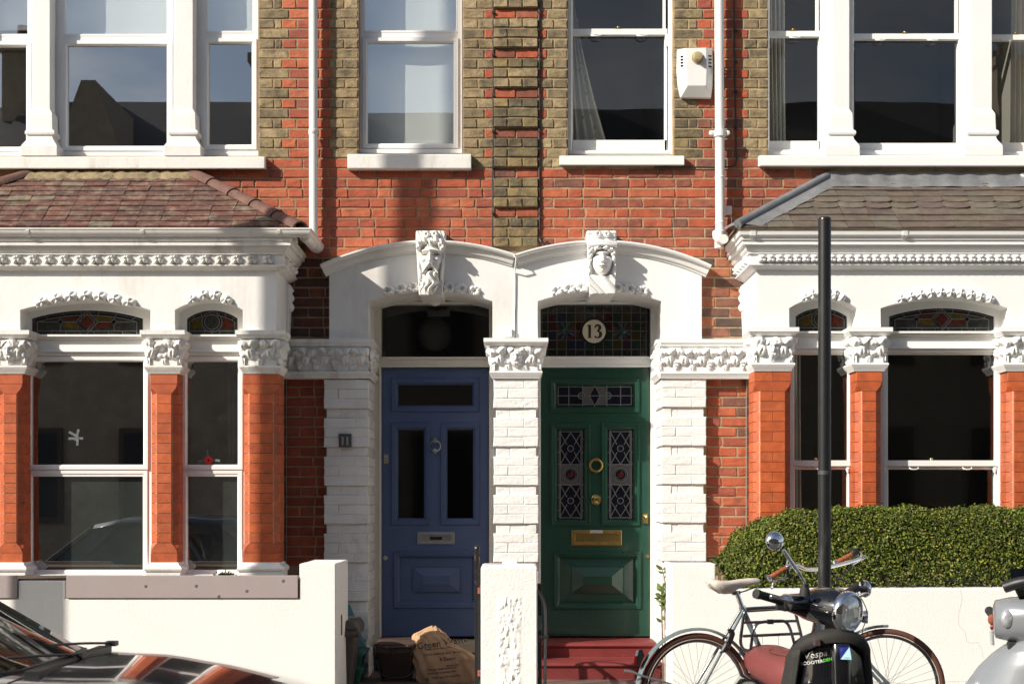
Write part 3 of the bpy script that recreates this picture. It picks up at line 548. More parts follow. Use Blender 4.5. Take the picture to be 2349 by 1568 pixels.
def bay(par, cx, sg, mats, sash):
    """sg=+1: left house (visible side wall on the right); picture x = cx + sg*offset, offsets measured on the left bay whose middle is 206"""
    wp, wo = M[mats[0]], M[mats[1]]
    X = lambda o: cx + o
    HW = 429                                              # half width of the bay front in picture units
    xl, xr = px(cx - HW, FB), px(cx + HW, FB)
    wl, wn = (47, 345), (402, 557)                        # arch openings on the left bay
    offs = [(-361, -206), (-159, 139), (196, 351)]        # narrow, wide, narrow (about the middle)
    if sg < 0: offs = [(-353, -198), (-143, 148), (198, 353)]
    ysp, yap = (711, 689) if sg > 0 else (707, 683)
    # stuccoed front with three arched openings
    zt, zb = pz(600, FB), pz(762, FB); P = [(xl, zb), (xl, zt), (xr, zt), (xr, zb)]
    for a, b in offs[::-1]:
        pts = seg_arch(cx + a, cx + b, ysp, yap, FB); P += [(pts[-1][0], zb)] + pts[::-1] + [(pts[0][0], zb)]
    MB().prism(P, FB, FB + .17).build('bay_front', wp, par, bevel=.003)
    for q in (-1, 1):                                     # side walls and the little carved stop on each
        x = xl if q < 0 else xr
        MB().box(x - q * .17, x, FB + .17, .02, zb, zt).build('bay_side', wp, par)
        MB().box(x - q * .10, x - q * .15, FB + .3, .0, 0, pz(862, FB)).build('bay_side', wp, par)
        MB().prism([(0, 0), (0, .30), (.05, .28), (.06, .12), (.035, .03)], -.05, .0) if 0 else None
        mb = MB(); Yc = -.10; mb.loft([[(x, Yc - .05, zb + .42), (x, Yc + .06, zb + .42), (x, Yc + .06, zb + .02), (x, Yc - .05, zb + .02)], [(x + q * .03, Yc - .05, zb + .42), (x + q * .03, Yc + .06, zb + .42), (x + q * .012, Yc + .06, zb + .02), (x + q * .012, Yc - .05, zb + .02)]]); mb.build('side_bracket', wp, par, bevel=.004)
        relief(12, 18, side_map(x + q * .028, Yc - .045, Yc + .055, zb + .22, zb + .40, q, .004), lambda u, v: .02 * np.abs(np.sin(u * 9) * np.sin(v * 8))).build('carved_bracket_leaf', wp, par, smooth=60)
    # cornice round the bay
    z = lambda y: pz(y, FB - .05)
    path = [(xr, .0), (xr, FB), (xl, FB), (xl, .0)]
    k = 0 if sg > 0 else -2
    prof = [(-.03, z(549 + k)), (.13, z(549 + k)), (.13, z(556 + k)), (.118, z(557 + k)), (.118, z(566 + k)), (.098, z(567 + k)), (.09, z(574 + k)), (.075, z(579 + k)), (.070, z(580 + k)), (.070, z(584 + k)), (.055, z(585 + k)), (.05, z(606 + k)), (.062, z(607 + k)), (.062, z(610 + k)), (.045, z(613 + k)), (.02, z(617 + k)), (.004, z(619 + k)), (-.03, z(619 + k))]
    c = plan_sweep(path, [(o, w) for o, w in prof], wo, 'cornice', par, 25)
    sp = 34.5 if sg > 0 else 19.6; nfl = int(2 * HW / sp)
    if sg > 0: hf = lambda u, v: np.maximum(.034 * leafh(u - .5, (v - .5) * .6, .02, .05, .5, .9, 1, 4), .03 * e_(u, v, .3, .62, .22, .26)) + .004
    else: hf = lambda u, v: np.maximum(.034 * e_(u, v, .5, .68, .42, .28), np.maximum(.03 * e_(u, v, .3, .25, .35, .2), .028 * e_(u, v, .75, .28, .25, .2))) + .006 * np.abs(np.sin(u * 14 + v * 6)) + .003
    hw = sp / s_(FB) * (.36 if sg > 0 else .5); zz0, zz1 = z(605 + k), z(585.5 + k)
    fme = relief(16, 12, flat_map(-hw, hw, -(zz1 - zz0) / 2, (zz1 - zz0) / 2, 0, .002), hf).mesh('carved_flower', wo, smooth=60)
    off = ORG[c.name]
    for i in range(nfl): link('carved_flower', fme, c, Vector((px(cx - HW + (i + .5) * 2 * HW / nfl, FB), FB - .054, (zz0 + zz1) / 2)) - off)
    for q in (-1, 1):
        for i in range(5 if sg < 0 else 3):
            o = link('carved_flower', fme, c, Vector(((xr if q > 0 else xl) + q * .054, FB + .06 + i * (.12 if sg < 0 else .2), (zz0 + zz1) / 2)) - off); o.rotation_euler = (0, 0, q * rad(90))
    # windows between the columns
    cols = [(-161 - 46 + 11, 0)]
    if sg > 0: colx = [(-446, -362, 1), (-212, -154, 0), (139, 201, 0), (351.5, 434, 1)]
    else: colx = [(-434, -349, 1), (-200, -140, 0), (148, 208, 0), (350, 434, 1)]
    y_cap = (758.6, 857) if sg > 0 else (752, 851)
    for i, (a, b, wd) in enumerate(colx):
        wavy_column(par, cx + a, cx + b, FB - .01, FB + .24, y_cap[1], 1290, bool(wd))
        capital(par, cx + a + (2 if wd else -3), cx + b - (2 if wd else -3), FB - .01, FB + .24, y_cap[0], y_cap[1], 11 * i + (5 if sg > 0 else 77), wo if sg > 0 else wp, mask=(i == 0 and sg < 0) or (i == 1 and sg > 0), out=.055)
        Yf = FB - .01; A, B = px(cx + a, Yf), px(cx + b, Yf); z0 = pz(1319, Yf)
        pth = [(B, FB + .24), (B, Yf), (A, Yf), (A, FB + .24)]
        MB().sweep(pth, [(o, w) for o, w in [(-.02, pz(1289, Yf)), (.006, pz(1289, Yf)), (.012, pz(1294, Yf)), (.034, pz(1299, Yf)), (.04, pz(1304, Yf)), (.034, pz(1309, Yf)), (.026, pz(1310, Yf)), (.026, z0 - .3), (-.02, z0 - .3)]], lambda p, q, w: (p, q, w)).build('column_base', wp, par, smooth=25)
    MB().box(xl + .03, xr - .03, FB + .02, -.1, 0, pz(1318, FB)).build('bay_apron', wp, par)
    Yw = FB + .16
    for i, (a, b) in enumerate(offs):
        if sg > 0:
            ga, gb = {0: (-362, -222), 1: (-136, 124), 2: (220, 341)}[i]
        else: ga, gb = {0: (-341, -219), 1: (-126.5, 119), 2: (219, 341)}[i]
        win = MB()
        # arched timber head round the fanlight
        ya, yb_ = (711, 768.6) if sg > 0 else (706, 761)
        fa, fb = (ga + 2, gb - 2)
        outer = seg_arch(cx + a - 6, cx + b + 6, ysp - 4, yap - 8, Yw); inner = seg_arch(cx + fa, cx + fb, ya + 19, ya, Yw); inner = [(x, z) for x, z in inner]
        zbm = pz(yb_, Yw); ring = [(outer[0][0], zbm)] + outer + [(outer[-1][0], zbm), (inner[-1][0], zbm)] + inner[::-1] + [(inner[0][0], zbm)]
        win.prism(ring, Yw, Yw + .05)
        inner2 = seg_arch(cx + fa + 3, cx + fb - 3, ya + 20, ya + 3, Yw)
        # transom of several fillets
        x0, x1 = px(cx + a - 4, Yw), px(cx + b + 4, Yw)
        for y0, y1, d in ((yb_, yb_ + 5, -.05), (yb_ + 5, yb_ + 10, -.025), (yb_ + 10, yb_ + 34, .0), (yb_ + 34, yb_ + 39, -.02), (yb_ + 39, yb_ + 47, .004)): win.box(x0, x1, Yw + d, Yw + .06, pz(y1, Yw), pz(y0, Yw))
        wy0 = yb_ + 47
        mat = M['sash'] if sash else M['upvc']; w = win.build('bay_window', M['sash'] if sash else M['white_old'] if 0 else M['sash'], par, bevel=.002)
        fanlight(w, cx + fa, cx + fb, ya + 19, ya, yb_, Yw + .02, 'diamond' if i == 1 else 'roundel')
        fr = MB(); fa, fb = cx + ga, cx + gb
        if not sash:
            mid0, mid1 = (1062, 1092); bt = 1318
            fring(fr, fa - 18, fb + 18, wy0 - 2, bt, Yw + .02, 12, .05); fring(fr, fa - 9, fb + 9, wy0 + 2, mid0 + 14, Yw + .005, 11, .05); fr.box(px(fa - 8, Yw), px(fb + 8, Yw), Yw + .019, Yw + .06, pz(mid1, Yw), pz(mid0 + 12, Yw))
            fring(fr, fa - 8, fb + 8, mid0 + 16, bt, Yw + .012, 11, .04)
            if i == 1: fa -= 5
            fr.build('window_frame', M['upvc'], w)
            pane(w, fa - 2, fb + 2, wy0 + 4, mid0 + 6, Yw + .03); pane(w, fa - 6, fb + 6, mid0 + 20, bt - 4, Yw + .04); pane(w, fa - 4 + (fb - fa) * .10, fb + 6, mid0 + 30, bt - 4, Yw + .055, 'film', 'privacy_film')
        else:
            m0, m1 = 1055, 1068; bt = 1318
            for xa_, xb_ in ((fa - 34, fa - 9), (fb + 9, fb + 34)): fr.box(px(xa_, Yw), px(xb_, Yw), Yw, Yw + .1, pz(bt, Yw), pz(wy0, Yw))
            fring(fr, fa - 9, fb + 9, wy0 - 4, m1, Yw + .03, 9, .04); fr.box(px(fa - 9, Yw), px(fb + 9, Yw), Yw + .022, Yw + .07, pz(m1, Yw), pz(m0, Yw)); fring(fr, fa - 9, fb + 9, m1 - 2, bt, Yw + .06, 10, .04)
            for x in (fa - 6, fb + 1):                     # sash horns
                fr.lathe([(.016, 0), (.018, .02), (.008, .05), (.0, .055)], (px(x + 2, Yw), Yw + .045, pz(m1, Yw)), (0, 0, -1), 8)
            fr.build('sash_frame', M['sash'], w)
            pane(w, fa, fb, wy0, m0, Yw + .05, 'glass_old'); pane(w, fa, fb, m1, bt, Yw + .085, 'glass_old')
            for t in ((.25, .75) if i == 1 else (.5,)):
                xx = px(fa + (fb - fa) * t, Yw); MB().tube(smoothpath([(xx - .034, Yw + .05, pz(m1, Yw)), (xx - .03, Yw + .02, pz(m1 + 6, Yw)), (xx, Yw + .015, pz(m1 + 8, Yw)), (xx + .03, Yw + .02, pz(m1 + 6, Yw)), (xx + .034, Yw + .05, pz(m1, Yw))], 4), .005, 6).build('sash_lift', M['sash'], w, smooth=60)
            xx = px(fa + (fb - fa) * .42, Yw); MB().ball((xx, Yw + .05, pz(m0 - 3, Yw)), .014, 8, 6).build('sash_fastener', M['brass_new'], w, smooth=60)
    # dim room behind
    zc = pz(640); mb = MB()
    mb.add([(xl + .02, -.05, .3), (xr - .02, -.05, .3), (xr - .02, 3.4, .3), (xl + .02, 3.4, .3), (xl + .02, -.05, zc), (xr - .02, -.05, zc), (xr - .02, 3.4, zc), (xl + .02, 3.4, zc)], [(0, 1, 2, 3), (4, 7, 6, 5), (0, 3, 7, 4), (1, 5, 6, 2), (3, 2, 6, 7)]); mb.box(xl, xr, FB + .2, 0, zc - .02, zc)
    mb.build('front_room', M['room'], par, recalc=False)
bay(HA, 206, 1, ('white', 'white_old'), False)
bay(HB, 2164, -1, ('white_clean', 'white_clean'), True)
# carved garlands over the bay windows
for xa, xb, yt, yb, sag, n in ((77, 316, 666, 690, 23, 7), (423, 538, 664, 688, 25, 4)): flower_band(HA, xa, xb, yt, yb, sag, n, FB, n, M['white'])
flower_band(HA, -131 + 5, -11, 664, 688, 25, 4, FB, 9, M['white'])
for xa, xb, yt, yb, sag, n in ((1832, 1944, 659, 683, 22, 6), (2050, 2284, 659, 683, 22, 10), (2384, 2496, 659, 683, 22, 6)): flower_band(HB, xa, xb, yt, yb, sag, n, FB, n, M['white_clean'])

# ------------------------------------------------------------------ hipped roofs over the bays
def hip_roof(par, pts, sg):
    """pts: wall-line left,right (X,z), eave left,right (X,Y,z)"""
    (wl, wr, zw), (el, er, Ye, ze) = pts
    mb = MB(); mb.add([(el, Ye, ze), (er, Ye, ze), (wr, .0, zw), (wl, .0, zw), (el, .0, ze), (er, .0, ze)], [(0, 1, 2, 3), (0, 3, 4), (1, 5, 2), (0, 4, 5, 1)])
    return mb.build('bay_roof', M['leafcore'] if 0 else M['fillet'], par, recalc=False)
for par, sg in ((HA, 1), (HB, -1)):
    if sg > 0: wl, wr, zw = px(72), px(442), pz(402); er = px(688, -.72); el = 2 * ((wl + wr) / 2) - er; Ye, ze = -.72, pz(526, -.72)
    else: wl, wr, zw = px(1899), px(2343), pz(414); el = px(1692, -.71); er = wl + wr - el; Ye, ze = -.71, pz(525, -.71)
    rf = hip_roof(par, ((wl, wr, zw), (el, er, Ye, ze)), sg); off = ORG[rf.name]
    L = math.hypot(Ye, zw - ze); nrow = 11 if sg > 0 else 8; pw = (53 if sg > 0 else 60) / s_(-.4)
    tdir = Vector((0, -Ye, zw - ze)).normalized(); nrm = Vector((0, -tdir.z, tdir.y)); ang = math.atan2(zw - ze, -Ye); tc = {}
    def tile_mesh(w, kind):
        key = (round(w, 3), kind)
        if key not in tc:
            ll = L / nrow * 1.45; t = .017 if sg > 0 else .012; mb = MB()
            if kind == 'scallop': o = [(-w / 2, ll), (-w / 2, .03), (-w * .32, .008), (0, 0), (w * .32, .008), (w / 2, .03), (w / 2, ll)]
            elif kind == 'point': o = [(-w / 2, ll), (-w / 2, .035), (-w * .25, 0), (w * .25, 0), (w / 2, .035), (w / 2, ll)]
            else: o = [(-w / 2, ll), (-w / 2, .0), (w / 2, .0), (w / 2, ll)]
            mb.loft([[(x, y, 0) for x, y in o], [(x, y, t) for x, y in o]]); tc[key] = mb.mesh('roof_tile', M['tile'] if sg > 0 else M['slate'])
        return tc[key]
    for r in range(nrow):
        f = r / nrow; z0 = ze + (zw - ze) * f; y0 = Ye * (1 - f); xa = el + (wl - el) * f + .03; xb = er + (wr - er) * f - .03
        kind = 'flat' if sg > 0 else ('scallop' if r in (3, 4) else 'point' if r == 2 and 0 else 'flat')
        x = xa - pw * (.5 if r % 2 else .0) - random.random() * .02
        while x < xb:
            a, b = max(x, xa), min(x + pw, xb)
            if b - a > .03:
                w = b - a - .003
                o = link('roof_tile', tile_mesh(round(w, 2 if w < pw * .97 else 3), kind), rf, Vector(((a + b) / 2, y0, z0)) + nrm * (.012 if sg > 0 else .004) - off)
                o.rotation_euler = (ang - (.10 if sg > 0 else .075) + random.uniform(-.03, .03), random.uniform(-.025, .025), random.uniform(-.02, .02)); o.location += Vector((0, 0, random.uniform(0, .004)))
            x += pw
    # the two hip slopes, tiled as one piece each
    for q, (ex, wx) in ((-1, (el, wl)), (1, (er, wr))):
        mb = MB(); n = nrow
        for r in range(n):
            f0, f1 = r / n, (r + 1) / n; xx0, xx1 = ex + (wx - ex) * f0, ex + (wx - ex) * f1; ya, yb = Ye * (1 - f0), Ye * (1 - f1); za, zb_ = ze + (zw - ze) * f0, ze + (zw - ze) * f1
            mb.add([(xx0, ya, za + .03), (xx0, 0, za + .03), (xx1, 0, zb_ + .012), (xx1, yb, zb_ + .012), (xx0, ya, za + .012), (xx0, 0, za + .012)], [(0, 1, 2, 3), (0, 4, 5, 1)])
        mb.build('side_tiles', M['tile'] if sg > 0 else M['slate'], rf, recalc=False)
        hip = [Vector((ex, Ye, ze)) * (1 - t) + Vector((wx, 0, zw)) * t for t in [i / 12 for i in range(13)]]
        if sg > 0:                                        # half-round hip tiles
            up = Vector((0, 0, 1)); m = 3.0
            for i in range(5):
                a = Vector((ex, Ye, ze)).lerp(Vector((wx, 0, zw)), i / 5); b = Vector((ex, Ye, ze)).lerp(Vector((wx, 0, zw)), (i + 1.03) / 5); d = (b - a).normalized(); sd = d.cross(up).normalized(); nn = sd.cross(d)
                ring = lambda p, R: [p + sd * R * math.cos(t) + nn * (R * .8 * math.sin(t)) for t in [math.pi * k / 8 for k in range(9)]] + [p + sd * (R - .014) * math.cos(t) + nn * ((R - .014) * .8 * math.sin(t)) for t in [math.pi * k / 8 for k in range(8, -1, -1)]]
                MB().loft([ring(a, .078), ring(b, .066)]).build('hip_tile', M['ridge'], rf, smooth=40)
        else:
            MB().tube(smoothpath([p + Vector((0, 0, .035)) for p in hip[::4]], 5), .034, 10).build('lead_roll', M['lead'], rf, smooth=60)
            d = Vector((ex, Ye, ze)); e = Vector((wx, 0, zw)); A = []
            for i in range(13):
                p = d.lerp(e, i / 12); A.append([p + Vector((-q * (.17 + .008 * math.sin(i * 2.1)), 0, .022 + .0)), p + Vector((-q * .02, 0, .040)), p + Vector((q * .12, .1, .01))])
            # wings of the lead lie on each slope
            mb = MB(); mb.grid(np.array([[tuple(v) for v in row] for row in A])); mb.build('lead_wing', M['lead'], rf, smooth=60, recalc=False)
    if sg > 0:
        MB().sweep([(px(60), 0), (px(450), 0)], [(-.0, pz(393)), (.05, pz(396)), (.085, pz(411)), (.0, pz(414))], lambda a, b, w: (a, b, w)) if 0 else None
        n = 40; A = [[(px(66) + (px(446) - px(66)) * i / n, -y - .006 * math.sin(i * 1.7), z + .006 * math.sin(i * 2.3)) for y, z in ((.0, pz(390)), (.035, pz(393)), (.075, pz(404)), (.12, pz(411, -.12) - .01))] for i in range(n + 1)]
        MB().grid(np.array(A)).build('mortar_fillet', M['fillet'], rf, smooth=60, recalc=False)
    else:
        n = 60; A = [[(px(1896) + (px(2346) - px(1896)) * i / n, -y - .005 * math.sin(i * .9) * (y > 0), z + .003 * math.sin(i * .23)) for y, z in ((.004, pz(394)), (.02, pz(398)), (.035, pz(412)), (.07, pz(420)), (.14, pz(428, -.14)))] for i in range(n + 1)]
        MB().grid(np.array(A)).build('lead_flashing', M['lead'], rf, smooth=60, recalc=False)
        for i in range(5):                                # stepped flashing let into the brick joints
            y0 = 399 + 22.8 * i; x1 = 1912 - i * 41
            MB().prism([(px(x1 - 46), pz(y0 + 26)), (px(x1 - 40), pz(y0 + 3)), (px(x1 + 6), pz(y0 + 2)), (px(x1 + 12), pz(y0 + 34)), (px(x1 - 30), pz(y0 + 38))], -.012, .0).build('stepped_flashing', M['lead'], rf)
# ------------------------------------------------------------------ upper windows
def room(par, x0, x1, y0, y1, Y, deep=2.6, name='upper_room'):
    a, b, c, d = px(x0), px(x1), pz(y1), pz(y0)
    return MB().add([(a, Y, c), (b, Y, c), (b, Y + deep, c), (a, Y + deep, c), (a, Y, d), (b, Y, d), (b, Y + deep, d), (a, Y + deep, d)], [(0, 1, 2, 3), (4, 7, 6, 5), (0, 3, 7, 4), (1, 5, 6, 2), (3, 2, 6, 7)]).build(name, M['room'], par, recalc=False)
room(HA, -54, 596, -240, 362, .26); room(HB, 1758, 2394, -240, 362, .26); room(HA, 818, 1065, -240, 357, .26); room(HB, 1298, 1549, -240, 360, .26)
def sill(par, x0, x1, y0, y1, Y, mat, und=.012):
    a, b = px(x0, Y), px(x1, Y); z1, z0 = pz(y0, Y), pz(y1, Y)
    return MB().loft([[(x, Y + .004, z0), (x, Y, z0 + .008), (x, Y, z1 - .008), (x, Y + .008, z1), (x, .16, z1 + .03), (x, .16, z0 + und + .02), (x, .0, z0 + und)] for x in (a, b)]).build('window_sill', mat, par, bevel=.003)
sill(HA, -72, 607, 359, 387, -.08, M['white_old']); sill(HA, 797, 1081, 353, 387, -.068, M['white_old'], 0); sill(HB, 1284, 1570, 357, 379, -.062, M['sash']); sill(HB, 1743, 2420, 356, 381, -.08, M['white_clean'])
def mullion(par, x0, x1, mat, Y=-.03, q=1):
    # stuccoed pilaster between the upper lights, with torus and flared foot
    s = s_(Y); c = (px(x0, Y) + px(x1, Y)) / 2; w = (px(x1, Y) - px(x0, Y)) / 2; zz = lambda y: pz(y, Y)
    prof = [(w, ZT), (w, zz(250)), (w + .022, zz(262)), (w + .026, zz(299)), (w + .042, zz(301)), (w + .046, zz(306)), (w + .042, zz(311)), (w + .024, zz(313)), (w + .034, zz(322)), (w + .062, zz(334)), (w + .07, zz(338)), (w + .07, zz(361))]
    rings = [[(c - a, Y - (a - w) * .7, z), (c + a, Y - (a - w) * .7, z), (c + a, .15, z), (c - a, .15, z)] for a, z in prof]
    return MB().loft(rings).build('mullion_pilaster', mat, par, bevel=.004)
def upvc_window(par, x0, x1, top, sillb, mid, lower, Y, blind_to=None):
    """outer frame x0..x1, transom mid=(y0,y1), lower sash pane (xa,xb,ya,yb), all picture units at depth Y"""
    mb = MB(); fring(mb, x0, x1, top, sillb - 8, Y, 11, .06); pbox(mb, x0, x1, sillb - 9, sillb, Y - .02, Y + .06)
    w = mb.build('upper_window', M['upvc'], par)
    fr = MB(); xa, xb, ya, yb = lower
    fring(fr, xa - 11, xb + 11, ya - 10, yb + 11, Y - .012, 11, .05); pbox(fr, x0 + 6, x1 - 6, mid[0] + 2, mid[1] - 10, Y + .004, Y + .05)
    fring(fr, x0 + 8, x1 - 8, top, mid[0] + 3, Y + .002, 6, .04)
    fr.build('window_frame', M['upvc'], w)
    pane(w, xa - 1, xb + 1, ya - 1, yb + 1, Y + .02); pane(w, x0 + 10, x1 - 10, top + 4, mid[0] + 1, Y + .022)
    return w
upvc_window(HA, 136, 396, -150, 358, (80, 103), (154, 382, 103, 334), .10); upvc_window(HA, 462, 593, -150, 358, (73, 98), (478.5, 577, 98, 331), .10); upvc_window(HA, -52, 76, -150, 358, (80, 105), (-36, 59, 105, 336), .10)
upvc_window(HA, 824, 1060, -150, 351, (72, 96), (843, 1040, 96.5, 328.5), .115)
fl = MB(); pbox(fl, 390, 470, -150, 356, .112, .2); pbox(fl, 68, 142, -150, 356, .112, .2); fl.build('window_filler', M['upvc'], HA)
mullion(HA, 73, 115, M['white']); mullion(HA, 400, 443, M['white'])
def blind(x0, x1, y0, y1, Y, label, mat='blind'):
    a, b, c, d = fm_p(x0, x1, y0, y1, Y); n = 12
    A = np.array([[(a + (b - a) * i / n, Y + .004 * math.sin(i * .9 + j * .3), c + (d - c) * j / 6) for i in range(n + 1)] for j in range(7)]); B = A[::-1] + np.array([0, .003, 0])
    mb = MB().grid(A).grid(B); mb.box(a, b, Y - .008, Y + .012, c - .004, c + .014)
    return solo(mb, 'roller_blind', M[mat], label, 'blind', 'white roller blinds in the upper windows', smooth=40)
blind(148, 386, -150, 78, .22, 'white roller blind half lowered in the widest upper window on the left'); blind(474, 586, -150, 72, .22, 'white roller blind half lowered in the narrow upper window beside the brick wall')
blind(-44, 70, -150, 69, .22, 'white roller blind half lowered in the window cut by the left edge'); blind(834, 1049, -150, 331, .24, 'white roller blind pulled fully down above the blue door')
def sash_window(par, x0, x1, top, sillb, up, low, Y, lifts=(.25, .75), horns=True, box=None):
    """up=(xa,xb,yb) upper pane, low=(xa,xb,ya,yb) lower pane"""
    mb = MB(); fring(mb, x0, x1, top, sillb + 6, Y - .025, min(up[0] - x0, x1 - up[1]) - 1, .09)
    if box:                                            # broad weight boxes running in behind the pilasters
        for xa, xb in ((box[0], low[0] - 5), (low[1] + 5, box[1])):
            if xb - xa > 2: pbox(mb, xa, xb, top, sillb + 8, Y - .03, Y + .09)
    w = mb.build('sash_window', M['sash'], par); fr = MB()
    fring(fr, up[0] - 5, up[1] + 5, top, low[2] + 1, Y + .01, 6, .04)
    a, b = px(low[0] - 6, Y), px(low[1] + 6, Y); fr.box(a, b, Y + .002, Y + .05, pz(low[2], Y), pz(up[2], Y)); fr.box(a, b, Y + .03, Y + .07, pz(sillb, Y), pz(low[3], Y)); fr.box(a - .01, b + .01, Y - .03, Y + .07, pz(sillb + 6, Y), pz(sillb, Y))
    for xa, xb in ((low[0] - 6, low[0]), (low[1], low[1] + 6)): fr.box(px(xa, Y), px(xb, Y), Y + .03, Y + .07, pz(sillb, Y), pz(low[2], Y))
    fr.build('sash_frame', M['sash'], w, bevel=.002)
    if horns:
        h = MB()
        for x in (low[0] - 5, low[1] + 5): h.lathe([(.014, 0), (.016, .03), (.009, .055), (.017, .075), (.014, .095), (.0, .10)], (px(x, Y), Y + .012, pz(low[2] - 2, Y)), (0, 0, -1), 8)
        h.build('sash_horn', M['sash'], w, smooth=60)
    pane(w, up[0], up[1], top + 3, up[2], Y + .03, 'glass_old'); pane(w, low[0], low[1], low[2], low[3], Y + .05, 'glass_old')
    for t in lifts:
        xx = px(low[0] + (low[1] - low[0]) * t, Y); zt = pz(low[2] - 1, Y)
        MB().tube(smoothpath([(xx - .038, Y + .03, zt), (xx - .034, Y - .01, zt - .012), (xx, Y - .02, zt - .02), (xx + .034, Y - .01, zt - .012), (xx + .038, Y + .03, zt)], 4), .006, 6).build('sash_lift', M['sash'], w, smooth=60)
    xx = px((up[0] + up[1]) / 2, Y); MB().box(xx - .025, xx + .025, Y, Y + .03, pz(up[2], Y), pz(up[2], Y) + .006).ball((xx, Y + .01, pz(up[2], Y) + .012), .012, 8, 6).build('sash_fastener', M['brass'], w, smooth=50)
    return w
sash_window(HB, 1303, 1544, -150, 348, (1314, 1522, 66), (1315, 1525, 80, 319), .13)
sash_window(HB, 1752, 1912, -150, 350, (1766, 1873, 71), (1767, 1879, 84, 321), .11, (.5,), box=(1740, 1940)); sash_window(HB, 1946, 2230, -150, 350, (1959, 2193, 77), (1961, 2199, 90, 326), .11, box=(1930, 2262)); sash_window(HB, 2262, 2400, -150, 352, (2274, 2388, 79), (2276, 2386, 92, 325), .11, (.3,), box=(2240, 2410))
mullion(HB, 1910, 1949, M['white_clean']); mullion(HB, 2228, 2276, M['white_clean'])
def curtain(pts_top, pts_bot, y0, y1, Y, label, mat, folds=7, group=None, amp=.02):
    """hangs between picture x-spans at the top and at the bottom"""
    n, m = folds * 8, 14; A = np.zeros((m + 1, n + 1, 3))
    for j in range(m + 1):
        t = j / m; e = t ** 1.3; a = pts_top[0] + (pts_bot[0] - pts_top[0]) * e; b = pts_top[1] + (pts_bot[1] - pts_top[1]) * e
        for i in range(n + 1):
            u = i / n; A[j, i] = (px(a + (b - a) * u, Y), Y + amp * math.sin(u * folds * 2 * math.pi + .6 * math.sin(t * 3)), pz(y0 + (y1 - y0) * t, Y))
    return solo(MB().grid(A).grid(A[::-1] + np.array([0, .003, 0])), 'curtain', M[mat], label, 'curtain', group, smooth=60)
cu = curtain((1308, 1316), (1308, 1392), -10, 330, .32, 'cream patterned curtain drawn aside in the sash window above the green door', 'curtain', 4)
# printed sprigs on the curtain
sp = MB(); r_ = random.Random(3)
for k in range(16):
    t = .12 + .055 * k; y = -10 + 340 * t; x = 1308 + (8 + 76 * t ** 1.3) * r_.uniform(.25, .95)
    for q in range(3):
        a = r_.uniform(0, 3.14); c, s = math.cos(a) * .014, math.sin(a) * .014; X, Z = px(x + r_.uniform(-4, 4), .32), pz(y + r_.uniform(-7, 7), .32); sp.add([(X - c, .292, Z - s), (X + s * .35, .292, Z - c * .35), (X + c, .292, Z + s), (X - s * .35, .292, Z + c * .35)], [(0, 1, 2, 3)])
sp.build('printed_sprig', pm('sprig_print', (.30, .30, .20), .9, .1), cu, recalc=False)
curtain((1760, 1800), (1768, 1802), -150, 332, .28, 'pleated white curtain at the left side of the right upper bay window', 'curtain', 4, 'curtains in the right upper bay'); curtain((2322, 2392), (2318, 2390), -150, 332, .28, 'pleated white curtain in the upper window at the right edge', 'curtain', 6, 'curtains in the right upper bay')
curtain((520, 548), (522, 550), 800, 1330, FB + .42, 'dark grey curtain hanging in the narrow left bay window', 'drape', 3); curtain((1822, 1836), (1822, 1840), 800, 1330, FB + .42, 'cream flowered curtain edge in the narrow right bay window', 'curtain', 2)
# things taped to the left bay glass
def taped(cx, cy, Y, strips, label, name, flower=False):
    X, Z = px(cx, Y), pz(cy, Y); t = thing(name, label, 'window decoration', (X, Y, Z)); st = MB()
    for k, (dx, dy, L, a) in enumerate(strips):
        c, s = math.cos(a), math.sin(a); h = .009; p = [(-L, -h), (L, -h), (L, h), (-L, h)]; y = Y - .002 - k * .0012
        st.add([(X + dx + c * u - s * v, y, Z + dy + s * u + c * v) for u, v in p], [(0, 1, 2, 3)])
    st.build('tape_strip', M['tape'], t, recalc=False)
    if flower:
        MB().prism([(x, z) for x, z in [(X + (.030 + .003 * math.cos(5 * a)) * math.cos(a), Z + .028 * math.sin(a)) for a in [2 * math.pi * i / 20 for i in range(20)]]], Y - .012, Y - .007).build('paper_flower', M['poppy'], t)
        MB().lathe([(.008, 0), (.007, .004), (0, .005)], (X, Y - .012, Z), (0, -1, 0), 10).build('flower_centre', M['black'], t)
taped(177, 1005, FB + .185, [(-.01, 0, .055, .02), (0, .025, .045, 1.3), (-.025, .03, .04, -.5), (.004, -.025, .028, 1.5)], 'crossed strips of clear tape stuck on the wide left bay pane', 'tape_cross')
taped(479, 1055, FB + .185, [(-.045, -.005, .04, .15), (.05, 0, .035, -.1), (-.005, .045, .035, 1.7), (-.01, -.05, .03, 1.45)], 'red paper poppy taped inside the narrow left bay window', 'paper_poppy', True)

